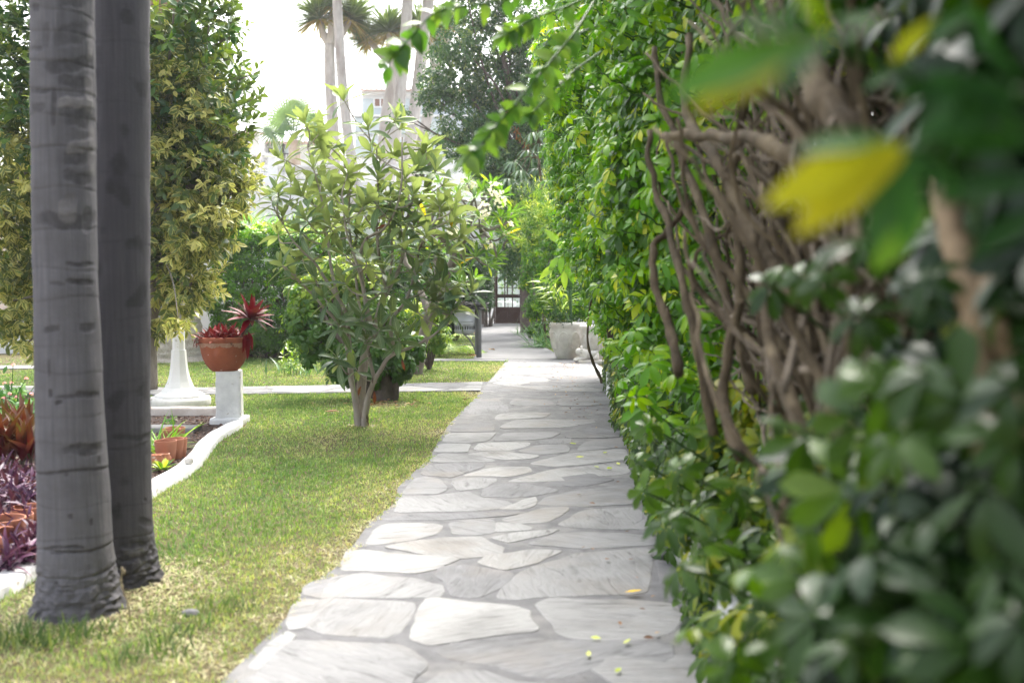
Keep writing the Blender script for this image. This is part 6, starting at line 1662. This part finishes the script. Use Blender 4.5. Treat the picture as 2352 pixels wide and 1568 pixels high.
def near_hedge():
    t = thing('hedge', 'overgrown near end of the hedge with bare twisted stems and large dark leaves', 'hedge', (1.0, 2.2, 0))
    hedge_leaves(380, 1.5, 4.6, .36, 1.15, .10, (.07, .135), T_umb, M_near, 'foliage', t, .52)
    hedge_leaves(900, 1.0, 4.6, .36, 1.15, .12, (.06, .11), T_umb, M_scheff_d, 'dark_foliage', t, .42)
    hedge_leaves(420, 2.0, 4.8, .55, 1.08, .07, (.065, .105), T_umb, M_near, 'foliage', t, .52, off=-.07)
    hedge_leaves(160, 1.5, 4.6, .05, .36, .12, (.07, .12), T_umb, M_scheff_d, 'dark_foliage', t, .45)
    hedge_leaves(900, 2.2, 5.2, 1.9, 3.4, .10, (.09, .13), T_umb, M_scheff, 'foliage', t, .52, .1)
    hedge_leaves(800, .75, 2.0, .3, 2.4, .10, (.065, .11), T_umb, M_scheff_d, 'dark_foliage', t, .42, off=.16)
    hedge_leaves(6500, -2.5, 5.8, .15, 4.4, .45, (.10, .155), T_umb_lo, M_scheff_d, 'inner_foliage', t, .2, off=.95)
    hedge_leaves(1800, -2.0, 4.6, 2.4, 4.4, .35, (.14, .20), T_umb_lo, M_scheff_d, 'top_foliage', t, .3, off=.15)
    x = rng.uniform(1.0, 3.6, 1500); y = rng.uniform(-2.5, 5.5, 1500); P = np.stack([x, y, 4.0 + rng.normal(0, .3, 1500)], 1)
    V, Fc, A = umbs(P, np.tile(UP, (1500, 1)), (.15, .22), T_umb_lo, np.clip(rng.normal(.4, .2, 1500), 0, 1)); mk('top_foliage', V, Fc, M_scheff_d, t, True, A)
    sp = []
    for k in range(300):       # the woody tangle
        Y = rng.uniform(1.5, 4.4); x = face_x(Y, 1.4) + rng.uniform(.08, .8); l = rng.uniform(.5, 1.3); z = rng.uniform(.75, 1.5)
        dy = rng.uniform(-.3, 1.1) + rng.normal(0, .6); dx = -rng.uniform(-.25, .32)
        P = [(x, Y, z), (x + dx * .3 + rng.normal(0, .07), Y + dy * .35 + rng.normal(0, .09), z + l * .35), (x + dx * .7 + rng.normal(0, .07), Y + dy * .7 + rng.normal(0, .09), z + l * .7), (x + dx, Y + dy, z + l)]
        sp.append((P, rng.uniform(.005, .015), rng.uniform(.003, .007)))
    Dp = lambda x, y, Y: tuple(at(x, y, Y))
    sp += [([Dp(1730,900,3.0), Dp(1690,760,3.2), Dp(1620,520,3.5), Dp(1560,380,3.8), Dp(1505,240,4.1), Dp(1480,120,4.3)], .020, .012),
           ([Dp(1640,1000,3.2), Dp(1600,800,3.3), Dp(1560,640,3.5), Dp(1500,440,3.9), Dp(1490,300,4.1)], .018, .011),
           ([Dp(1840,700,2.4), Dp(1740,560,2.7), Dp(1640,380,3.1), Dp(1560,250,3.6), Dp(1540,60,3.9)], .024, .014),
           ([Dp(1900,420,2.3), Dp(1780,340,2.5), Dp(1650,300,3.0), Dp(1560,270,3.4)], .026, .014),
           ([Dp(1960,330,1.9), Dp(1880,180,2.1), Dp(1830,60,2.3), Dp(1800,-80,2.5)], .034, .026),
           ([Dp(1560,860,3.4), Dp(1540,720,3.6), Dp(1520,560,3.8), Dp(1590,420,3.8)], .020, .012),
           ([Dp(1700,1050,2.6), Dp(1660,900,2.9), Dp(1700,640,3.0), Dp(1690,420,3.1), Dp(1740,180,3.0)], .019, .011),
           ([Dp(1800,1200,2.0), Dp(1840,1000,2.1), Dp(1760,760,2.4), Dp(1730,560,2.6)], .02, .012)]
    stem_bundle('stems', t, sp, M_bark_br)
    sp = []
    for k in range(220):       # paler dry twigs woven through it
        Y = rng.uniform(1.7, 4.5); x = face_x(Y, 1.4) + rng.uniform(-.03, .45); z = rng.uniform(.7, 2.0); l = rng.uniform(.3, .9); a = rng.normal(0, .6); b = rng.uniform(.1, 1.5)
        d = np.array([math.sin(a) * .35, math.cos(b) * .8, math.sin(b)]) * l; p = np.array([x, Y, z])
        sp.append(([p, p + d * .35 + rng.normal(0, .05, 3), p + d * .7 + rng.normal(0, .05, 3), p + d], rng.uniform(.003, .010), .003))
    stem_bundle('dry_twigs', t, sp, rough_mat('dry_twig', (.11, .085, .06), (.30, .25, .195), 14, .85, .6, stretch=(1, 1, .3), bscale=40, bdist=.008))
    sp = [([Dp(2285,1060,1.12), Dp(2258,860,1.16), Dp(2240,700,1.2), Dp(2215,520,1.3), Dp(2230,300,1.5)], .026, .017), ([Dp(2420,1080,1.05), Dp(2360,880,1.1), Dp(2310,720,1.15), Dp(2280,500,1.35), Dp(2300,250,1.6)], .019, .011)]
    stem_bundle('cut_stems', t, sp, rough_mat('pale_cut_wood', (.13, .09, .05), (.29, .21, .125), 9, .8, .6, stretch=(1, 1, .3), c3=(.10, .072, .05)), .07, .5)
    sp = []
    for k in range(26):
        Y = rng.uniform(.9, 2.4); x = face_x(Y, 1.) + rng.uniform(.25, .9); z = rng.uniform(.1, .6)
        sp.append(([(x, Y, z), (x + rng.normal(0, .1), Y + rng.normal(0, .12), z + .6), (x + rng.normal(0, .15), Y + rng.normal(0, .2), z + 1.6)], rng.uniform(.012, .03), .008))
    stem_bundle('stems', t, sp, M_bark_dk)
    # leaves reaching out close to the camera: hub, tip, colour
    L = [((1890,90),(1545,165),.62,.55),((1890,100),(1600,205),.63,.90),((1880,70),(1690,20),.62,.35),((1900,90),(1780,180),.6,.2),((1895,80),(1840,-60),.62,.72),((1910,100),(2010,20),.62,.3),
         ((2075,335),(1780,440),.66,.90),((2080,350),(1835,500),.66,.93),((2075,330),(1850,300),.67,.40),((2085,345),(2230,450),.66,.18),((2085,355),(1985,560),.66,.22),((2095,350),(2090,560),.65,.3),((2090,330),(2180,230),.66,.15),
         ((2140,480),(2010,600),.8,.66),((2330,210),(2080,180),.7,.10),((2340,220),(2130,290),.7,.12),((2352,200),(2250,60),.7,.1),((2380,330),(2180,310),.72,.14),((2400,420),(2170,420),.75,.1),((2400,480),(2240,560),.75,.15),((2360,330),(2230,150),.7,.2),
         ((2060,60),(1930,10),.9,.35),((2150,40),(2060,120),.85,.85),((2250,20),(2120,70),.85,.2),((2200,0),(2300,80),.8,.25),((2060,180),(1990,110),1.0,.3),((2100,140),(1990,180),1.0,.22)]
    P0 = np.array([at(*a, Y) for a, b, Y, c in L]); P1 = np.array([at(*b, Y - .02) for a, b, Y, c in L])
    d = P1 - P0; ln = np.linalg.norm(d, axis=1); Nn = np.tile([-.1, -.75, .65], (len(L), 1)) + rng.normal(0, .2, (len(L), 3))
    V, Fc, A = inst(leaf(8, .165, .62, .22, .18, .75), P0, d, Nn, ln, np.array([c for *_, c in L])); mk('large_leaves', V, Fc, M_big, t, True, A)
    sp = [([Dp(1900,90,.63), Dp(2100,160,.7), Dp(2330,300,.8), Dp(2500,420,.9)], .004, .005), ([Dp(2080,345,.66), Dp(2200,380,.7), Dp(2352,520,.85)], .004, .005), ([Dp(2340,210,.7), Dp(2420,320,.8), Dp(2500,500,.95)], .004, .005)]
    stem_bundle('leaf_stalks', t, sp, M_lime)
    # lower sprays hanging over the path, whole leaves round their hubs
    hubs = [(1800,610,1.9,.3),(1770,655,2.0,.2),(1840,640,1.8,.35),(1890,640,1.4,.2),(1980,720,1.35,.22),(2040,880,1.2,.45),(2130,860,1.15,.3),(2220,930,1.1,.2),(1980,960,1.25,.4),(2060,1000,1.15,.45),(1850,1000,1.5,.42),(1620,1000,2.3,.5),
            (1560,1080,2.5,.5),(1700,1120,1.9,.35),(1860,1140,1.45,.4),(1960,1130,1.3,.62),(1820,1250,1.4,.66),(1740,1300,1.5,.64),(1860,1330,1.35,.5),(2020,1250,1.2,.2),(2150,1180,1.1,.15),(2260,1120,1.05,.14),(2300,1300,1.0,.2),(2180,1360,1.05,.15),(2060,1420,1.1,.12),(1950,1480,1.15,.2),
            (2250,1480,.95,.14),(2120,1540,1.0,.2),(1800,1480,1.4,.35),(1680,1530,1.5,.5),(1590,1440,1.75,.68),(1640,1240,2.0,.4),(1560,1300,2.3,.42),(1530,1200,2.7,.35),(1480,1130,3.3,.5),(1460,1060,3.8,.5),(1490,980,3.8,.52),(2300,700,1.1,.1),(2330,880,1.0,.1),(2330,1000,1.0,.3),(1980,560,1.25,.12),(2120,640,1.2,.1),(1760,1420,1.5,.2),(1880,1420,1.25,.2),(2350,1420,.9,.1),(2000,1340,1.15,.14)]
    P = np.array([at(x, y, Y) for x, y, Y, c in hubs]); n = len(P)
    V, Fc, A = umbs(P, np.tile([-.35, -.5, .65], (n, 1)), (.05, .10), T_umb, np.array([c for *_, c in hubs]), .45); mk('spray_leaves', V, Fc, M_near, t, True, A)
    m = MB()
    for p in P: m.tube(spline([p, p + np.array([.10, .10, -.06]), p + np.array([.28, .25, -.18])], 8), [.0035, .005], 6)
    m.build('leaf_stalks', M_lime, t, True)
near_hedge()

# bright creeper shoots arching out above the path
def creeper():
    t = thing('creeper', 'bright green creeper shoots hanging from the hedge top over the path', 'climbing plant', tuple(at(1340, 30, 4.2)))
    m = MB(); P, D, S = [], [], []
    tm = [leaf(4, .36, .38, .2, .2), leaf(4, .33, .4, .45, .3)]
    for pts, n in [([(1400,-60,4.3),(1330,60,3.8),(1265,140,3.4),(1195,225,3.2),(1140,290,3.1),(1095,340,3.05),(1062,372,3.0)], 56), ([(1400,-80,4.2),(1260,-30,3.6),(1130,5,3.3),(1010,25,3.2),(950,80,3.15),(905,130,3.1),(880,165,3.1)], 44), ([(1380,-20,4.0),(1290,20,3.7),(1230,40,3.6),(1180,70,3.5),(1150,85,3.5)], 28), ([(1380,120,4.2),(1310,170,3.8),(1250,230,3.6),(1215,270,3.5)], 26), ([(1370,60,4.2),(1300,95,3.8),(1262,150,3.7),(1250,200,3.6)], 12)]:
        C = spline([at(*q) for q in pts], 60); m.tube(C, np.linspace(.005, .002, 60), 6); T = unit(np.gradient(C, axis=0))
        u = np.sort(rng.uniform(8, 59, n)).astype(int); P.append(C[u]); sg = np.where(np.arange(n) % 2 == 0, 1, -1)[:, None]
        D.append(T[u] * .5 + np.cross(T[u], np.array([0, -1., .2])) * sg * .8 + rng.normal(0, .3, (n, 3)) - UP * .25); S.append(rng.uniform(.045, .075, n))
    P, D, S = np.concatenate(P), np.concatenate(D), np.concatenate(S); n = len(P)
    V, Fc, A = cat([inst(tm[i], P[i::2], D[i::2], np.tile([0, -.8, .6], (len(P[i::2]), 1)) + rng.normal(0, .35, (len(P[i::2]), 3)), S[i::2], rng.random(len(P[i::2]))) for i in range(2)])
    m.build('stems', M_creep, t, True); mk('leaves', V, Fc, M_creep, t, True, A)
creeper()

# ---------------------------------------------------------------- shrubs behind the planters
def far_shrub():
    t = thing('variegated_shrub', 'tall yellow green shrub leaning over the path by the wooden door', 'shrub', (1.2, 25, 0))
    bl = [(1216,560,30,26,.5),(1235,520,40,24,.5),(1265,490,36,23,.6),(1224,640,32,26,.45),(1230,710,30,26,.4),(1234,760,24,25,.3),(1250,600,48,24,.45),(1262,680,46,23,.4),(1285,560,48,22,.5),(1213,600,20,28,.45),(1210,660,17,29,.4),(1200,548,16,30,.5),(1290,640,46,21,.4),(1300,500,44,22,.55),(1208,480,24,26,.5),(1240,455,22,24,.5),(1285,740,30,21,.3),(1320,590,50,20,.45),(1330,700,40,20,.4)]
    C = np.array([at(x, y, Y) for x, y, r, Y, c in bl]); R = np.array([r / F * Y for x, y, r, Y, c in bl])
    P, D, idx = blob_pts(C, R, 3600, .6, 1.05, .3); rb = np.array([b[4] for b in bl])[idx]
    ok = P[:, 2] > .12; P, D, rb = P[ok], D[ok], rb[ok]
    V, Fc, A = umbs(P, D * .5 + UP * .5 + np.array([-.35, -.3, 0]), (.085, .13), T_umb_lo, np.clip(rng.normal(0, .18, len(P)) + rb + .08, 0, 1)); mk('foliage', V, Fc, M_scheff, t, True, A)
    C2 = np.array([at(x, y, Y) for x, y, Y in [(1225,470,23),(1255,460,22.5),(1205,500,24),(1280,480,22),(1240,510,22.5),(1215,540,23),(1270,520,22),(1190,520,25)]])
    P, D, _ = blob_pts(C2, np.full(8, .34), 230, .3, 1.1, .3)
    V, Fc, A = sprays(P, D + UP * .5, 12, .3, (.09, .14), leaf(2, .07, .4, .15, .2), .7, .5, np.clip(rng.normal(.62, .18, len(P)), 0, 1)); mk('narrow_foliage', V, Fc, M_lime, t, True, A)
    limbs('stems', t, np.array([1.3, 24.5, -.02]), list(C[:16]), .05, M_bark_dk)
far_shrub()
V = None
t = thing('door_creeper', 'leafy creeper hanging over the top of the wooden door', 'climbing plant', tuple(at(1160, 585, 35.5)))
P = np.array([at(x, y, Y) for x, y, Y in zip(rng.uniform(1136, 1200, 170), np.concatenate([rng.normal(578, 9, 120), rng.uniform(570, 625, 50)]), rng.uniform(35.2, 35.7, 170))]); P[120:, 0] = at(1193, 600, 35.5)[0] + rng.normal(0, .06, 50)
V, Fc, A = sprays(P, rdir(170) - UP * .2, 5, .15, (.09, .14), T_simple, .8, .4, rng.random(170)); mk('leaves', V, Fc, M_lime, t, True, A)
m = MB(); m.tube(spline([at(1130, 590, 35.6), at(1160, 580, 35.5), at(1200, 585, 35.5)], 12), [.02, .015], 6); m.build('stems', M_bark_dk, t, True)

# planting in the stone planters
pz = .66
def planter_plants():
    c = np.array([at(1285, 740, PLY)[0], PLY, pz]); tm = leaf(5, .11, .4, .35, .3); n = 15
    t = thing('ginger_plant', 'yellow green ginger plant with long blades growing in the big planter', 'potted plant', c)
    m = MB(); out = []
    for k in range(13):
        e = c + np.array([rng.normal(-.15, .22), rng.normal(0, .15), rng.uniform(.45, .95)]); b = c + np.array([rng.normal(0, .1), rng.normal(0, .1), -.04]); P = spline([b, (b + e) / 2 + (.0, 0, .08), e], 12); m.tube(P, [.010, .006], 5)
        q = P[4:]; T = unit(np.gradient(P, axis=0))[4:]; k2 = len(q); s = np.where(np.arange(k2) % 2 == 0, 1, -1)[:, None]; side = unit(np.cross(T, rdir(1)))
        out.append(inst(tm, q, T * .6 + side * s * .75, UP + rng.normal(0, .3, (k2, 3)), rng.uniform(.2, .3, k2), np.clip(rng.normal(.62, .15, k2), 0, 1)))
    m.build('stems', M_strap, t, True); V, Fc, A = cat(out); mk('leaves', V, Fc, M_lime, t, True, A)
    P = c + np.stack([rng.normal(.0, .16, 120), rng.normal(-.05, .16, 120), rng.uniform(.0, .18, 120)], 1)
    t2 = thing('trailing_plant', 'wispy trailing greenery round the rim of the big planter', 'potted plant', c)
    V, Fc, A = sprays(P, rdir(120) - UP * .1, 6, .12, (.03, .055), T_fig, .8, .5, rng.random(120)); mk('leaves', V, Fc, M_scheff_d, t2, True, A)
    c = at(1290, 640, 18.3); t3 = thing('broad_leaf_plant', 'pale green plant with a few broad hanging leaves above the planter', 'plant', (c[0] + .2, 18.4, pz))
    P = np.array([at(x, y, 18.2) for x, y in [(1282,590),(1290,585),(1300,600),(1275,610),(1296,620),(1310,590),(1287,560)]]); D = np.array([[-.5, -.2, -.7], [-.1, -.3, -1], [.3, -.2, -.9], [-.7, -.1, -.5], [.0, -.3, -1], [.4, -.1, -.6], [-.4, 0, .4]])
    V, Fc, A = inst(leaf(5, .2, .45, .25, .25), P, D, np.tile([-.2, -.9, .4], (7, 1)), rng.uniform(.34, .46, 7), rng.uniform(.3, .7, 7)); mk('leaves', V, Fc, M_lime, t3, True, A)
    m = MB()
    for p in P: m.tube(spline([np.array([c[0] + .2, 18.4, pz]), (p + (c[0] + .2, 18.4, 1.5)) / 2, p], 8), [.007, .004], 5)
    m.build('stems', M_strap, t3, True)
planter_plants()
straps('grass_clump', 'arching fern green clump spilling onto the lawn edge left of the planter', 1240, 800, 90, .62, M_strap, .022, .16, .75)
straps('grass_clump', 'thin grassy clump by the path edge nearer the door', 1212, 772, 60, .5, M_strap, .022, .2, .7)

# ---------------------------------------------------------------- planting in the bed
M_cord = leaf_mat('cordyline_leaf', [(0, (.05, .008, .016)), (.35, (.14, .015, .03)), (.6, (.12, .02, .025)), (.8, (.09, .10, .035)), (1, (.22, .12, .03))], trans=.18, rough=.4, gain=.9, tip=((.12, .11, .035), .5))
M_purp = leaf_mat('purple_heart_leaf', [(0, (.03, .008, .035)), (.5, (.07, .017, .06)), (.8, (.12, .035, .085)), (1, (.19, .09, .09))], trans=.12, rough=.45, gain=1.0, sat=1.0, back=(.12, .04, .10))
M_lant = leaf_mat('lantana_leaf', [(0, (.04, .10, .03)), (.6, (.09, .18, .06)), (1, (.18, .27, .09))], trans=.3, rough=.45)
M_pink = leaf_mat('lantana_floret', [(0, (.62, .27, .42)), (.6, (.72, .45, .55)), (1, (.78, .60, .45))], trans=.25, rough=.5)
cords = [(6,1100,.62,'cordyline with maroon and orange blades at the picture edge'),(30,1095,.55,'maroon cordyline second from the picture edge'),(52,1100,.5,'dark red cordyline with green tips in the middle of its row'),(72,1096,.62,'cordyline with orange tipped leaves nearest the pale palm'),(20,1060,.6,'reddish green cordyline standing behind the maroon ones'),(60,1060,.6,'bronze cordyline half hidden behind the row'),(84,1075,.55,'bright red tipped cordyline touching the palm trunk outline'),(-30,1080,.6,'cordyline cut off by the picture edge')]
for k, (x, y, h, lab) in enumerate(cords):
    c = gr(x, y, .01); t = thing('cordyline', lab, 'plant', c, 'cordylines in the bed'); n = 20
    P, T, Nn, S = rosette(c + (0, 0, h * .18), n, h * .62, .7, 1.45, None); P[:, 2] += rng.uniform(0, h * .18, n)
    V, Fc, A = inst(leaf(5, .085, .42, .15, .35), P, T, Nn, S, np.clip(rng.beta(1.5, 1.7, n) * .8 + (.12 if k in (3, 4, 7) else 0), 0, 1)); mk('leaves', V, Fc, M_cord, t, True, A)
    m = MB(); m.tube([c - (0, 0, .03), c + (0, 0, h * .38)], [.016, .011], 6); m.build('stem', M_bark_dk, t, True)
pur = [(10,1130),(45,1120),(78,1135),(20,1165),(60,1160),(85,1185),(5,1195),(40,1195),(70,1215),(90,1240),(55,1255),(30,1300),(60,1290),(85,1275),(45,1318),(-20,1160),(-20,1230),(100,1200),(15,1325)]
words_ = ['far row of', 'far row of', 'far row of', 'second row of', 'second row of', 'second row of', 'middle of', 'middle of', 'middle of', 'kerb side of', 'front of', 'front of', 'front of', 'front of', 'kerb side of', 'edge of', 'edge of', 'palm side of', 'kerb side of']
near_ = ['at the picture edge', 'under the maroon cordylines', 'beside the pale palm', 'behind the large pot', 'behind the wide rimmed pot', 'behind the palm side pot', 'left of the large pot', 'between two pots', 'beside the palm side pot', 'next to the pale palm foot', 'in front of the wide rimmed pot', 'beside the broken pot', 'right of the broken pot', 'by the white kerb near the palm', 'touching the white kerb', 'beyond the picture edge, tall', 'beyond the picture edge, low', 'hidden behind the palm', 'by the kerb and broken pot']
for k, (x, y) in enumerate(pur):
    c = gr(x, y, .01); t = thing('purple_heart', 'purple heart in the ' + words_[k] + ' the bed, ' + near_[k].replace('in the kerb corner', 'in the corner'), 'plant', c, 'purple heart plants in the bed')
    ns = 8; B = c + np.stack([rng.normal(0, .06, ns), rng.normal(0, .06, ns), np.zeros(ns)], 1); hh = .15 if y < 1215 else .09
    E = B + np.stack([rng.normal(0, .09, ns), rng.normal(0, .09, ns), rng.uniform(.5, 1.2, ns) * hh], 1); m = MB(); out = []
    for b_, e in zip(B, E): m.tube([b_, e], [.006, .005], 5)
    V, Fc, A = sprays((B + E) / 2, E - B + UP * .04, 7, .10, (.08, .135), [leaf(4, .13, .35, .25, .4), leaf(4, .11, .35, .4, .4)], .7, .5, np.clip(rng.normal(.45, .22, ns), 0, 1)); mk('leaves', V, Fc, M_purp, t, True, A); m.build('stems', M_purp, t, True)
def lantana():
    c = gr(40, 1020); t = thing('lantana_bush', 'airy green lantana bush dotted with small pink flower heads', 'shrub', c)
    Yc = c[1]; C = np.array([at(x, y, Yc + dy) for x, y, dy in [(20,960,0),(60,960,.2),(0,920,.2),(40,1000,-.3),(75,1000,0),(10,1010,-.2),(-40,950,0),(100,980,.3)]]); 
    P, D, _ = blob_pts(C, np.full(8, .20), 330, .3, 1.1, .3); P[:, 2] = np.maximum(P[:, 2], .03)
    V, Fc, A = sprays(P, D + UP * .4, 6, .10, (.045, .085), T_ovate, .85, .5, rng.random(len(P))); mk('foliage', V, Fc, M_lant, t, True, A)
    m = MB(); tips = []
    for x, y in [(10,880),(22,905),(8,915),(38,912),(26,880),(62,932),(42,945),(12,935),(32,985),(60,870),(48,960),(5,965),(30,838),(72,905),(84,880),(18,1000)]:
        e = at(x, y, Yc + rng.uniform(-.3, .3)); tips.append(e); m.tube(spline([C[rng.integers(8)] - (0, 0, .2), (C[0] + e) / 2, e], 8), [.005, .003], 5)
    m.build('stems', M_lant, t, True)
    for e in tips:
        n = 22; d = rdir(n); d[:, 2] = np.abs(d[:, 2]); V, Fc, A = inst(leaf(2, .5, .6, .1, .1), e + d * .012, np.cross(d, rdir(n)), d, np.full(n, .016), rng.random(n))
        mk('flower_head', V, Fc, M_pink, t, True, A)
lantana()
straps('spider_plant', 'grassy bright green spider plant in the mulch beside the terracotta pots', 360, 1042, 90, .36, leaf_mat('spider_leaf', [(0, (.08, .17, .03)), (.6, (.16, .27, .06)), (1, (.36, .38, .14))], trans=.35, rough=.4), .03, .07, .7, .5)
t = thing('seedling', 'little light green seedling in the back strip of the bed', 'plant', gr(384, 985, .01)); c = gr(384, 985, .01)
V, Fc, A = sprays(c + np.abs(rng.normal(0, .05, (9, 3))), rdir(9) + UP, 5, .05, (.03, .05), T_ovate, .8, .6, rng.random(9)); mk('leaves', V, Fc, M_lant, t, True, A)
t = thing('succulent', 'low yellow green succulent under the orange pots', 'plant', gr(374, 1084, .01)); c = gr(374, 1084, .01); P, T, Nn, S = rosette(c + (0, 0, .02), 26, .10, .1, 1.2, None)
V, Fc, A = inst(leaf(3, .2, .6, .1, .4), P, T, Nn, S, rng.random(26)); mk('leaves', V, Fc, M_lime, t, True, A)

# ---------------------------------------------------------------- fallen leaves
M_fy = leaf_mat('fallen_yellow_leaf', [(0, (.62, .36, .02)), (1, (.70, .50, .05))], trans=.2, rough=.5)
M_fb = leaf_mat('fallen_brown_leaf', [(0, (.10, .055, .035)), (.6, (.22, .13, .08)), (1, (.36, .26, .16))], trans=.1, rough=.8)
M_fg = leaf_mat('fallen_green_leaf', [(0, (.28, .34, .06)), (1, (.46, .46, .16))], trans=.2, rough=.5)
def fallen(x, y, L, mat, label, group=None, a=None, h=.024):
    c = gr(x, y, h); tm = leaf(5, .24, .5, rng.uniform(-.15, .15), rng.uniform(.2, .6) if mat is M_fb else .12); a = rng.random() * 2 * PI if a is None else a
    V, Fc, A = inst(tm, (c - np.array([math.cos(a), math.sin(a), 0]) * L / 2)[None], np.array([[math.cos(a), math.sin(a), .03]]), np.array([[rng.normal(0, .15), rng.normal(0, .15), 1]]), np.array([L]), np.array([rng.random()]))
    o = mk('fallen_leaf', V + (0, 0, .012), Fc, mat, None, True, A, loc=c); props(o, label, 'leaf', group)
fallen(1455, 1364, .075, M_fy, 'bright yellow fallen leaf lying alone on the near flagstones', a=.05, h=.03)
for x, y in [(1316,1022),(1390,1042),(1332,1052),(1370,1075),(1400,1078),(1420,1068)]: fallen(x, y, .07, [M_fg, M_fy][x % 2], 'small yellowish fallen leaf on the middle of the path', 'yellowish leaves on the path')
for x, y in [(1223,837),(1217,844),(1237,842),(1242,836),(1193,845),(1230,850)]: fallen(x, y, .10, M_fy, 'tiny yellow fallen leaf on the path before the stone planter', 'yellow leaves before the planter')
for x, y in [(1352,1508),(1420,1545),(1368,1470),(1440,1480)]: fallen(x, y, .045, M_fg, 'pale green fallen leaf on the nearest flagstones', 'pale leaves on the near flagstones')
for x, y in [(1340,1262),(1360,1266),(1424,1438),(1500,1375),(1490,1470),(1510,1460),(1475,1405),(1395,1290),(1440,1225),(1360,1160),(1330,1140),(1420,1110),(1405,960),(1385,940),(1370,985),(1350,915),(1395,880),(1330,960),(1300,950),(1250,930),(1290,870),(1380,905),(1415,1030),(1462,1330),(1450,1290)]:
    fallen(x, y, rng.uniform(.025, .05), M_fb, 'little brown curled leaf on the shaded side of the path', 'brown leaf litter on the path')
fallen(762, 947, .16, M_fb, 'large curled tan leaf on the lawn left of the loquat', h=.03)
for x, y, l in [(1085,818,'curled orange brown leaf against the foot of the bin post'),(1118,808,'dry brown leaf on the concrete right of the bin post'),(1130,803,'small dark leaf right of the dry brown one by the bin')]: fallen(x, y, .22, M_fb, l, h=.03)
# litter of dead leaves in the bed of the hedge and under the frangipani
def litter():
    n = 260; x = np.concatenate([rng.uniform(.55, 1.0, 170), rng.normal(-1.45, .35, 90)]); y = np.concatenate([rng.uniform(10, 17.3, 170), rng.normal(11.7, .3, 90)])
    x[:60] = rng.uniform(.8, 1.25, 60); y[:60] = rng.uniform(16.2, 17.6, 60)
    P = np.stack([x, y, np.where(x > 0, .034, .03)], 1); a = rng.random(n) * 6.28; sz = rng.uniform(.02, .055, n) * np.where(x > 0, .8, 1.3)
    V, Fc, A = inst(leaf(3, .24, .5, .2, .5), P, np.stack([np.cos(a), np.sin(a), rng.normal(.05, .1, n)], 1), UP + rng.normal(0, .3, (n, 3)), sz, rng.random(n)); mk('leaf_litter', V, Fc, M_fb, None, True, A, 'stuff')
litter()

# ---------------------------------------------------------------- thin bright haze over the garden
def haze():
    m, nt, o = new_mat('haze'); v = N_(nt, 'ShaderNodeVolumePrincipled'); v.inputs['Color'].default_value = (.97, .98, 1, 1); v.inputs['Density'].default_value = HAZE; v.inputs['Anisotropy'].default_value = .2
    nt.links.new(v.outputs[0], o.inputs['Volume'])
    b = MB(); b.box((-118, -28, -1.0), (118, 164, 14.0)); b.build('haze', m, None, False, 'stuff')
HAZE = .0009
haze()
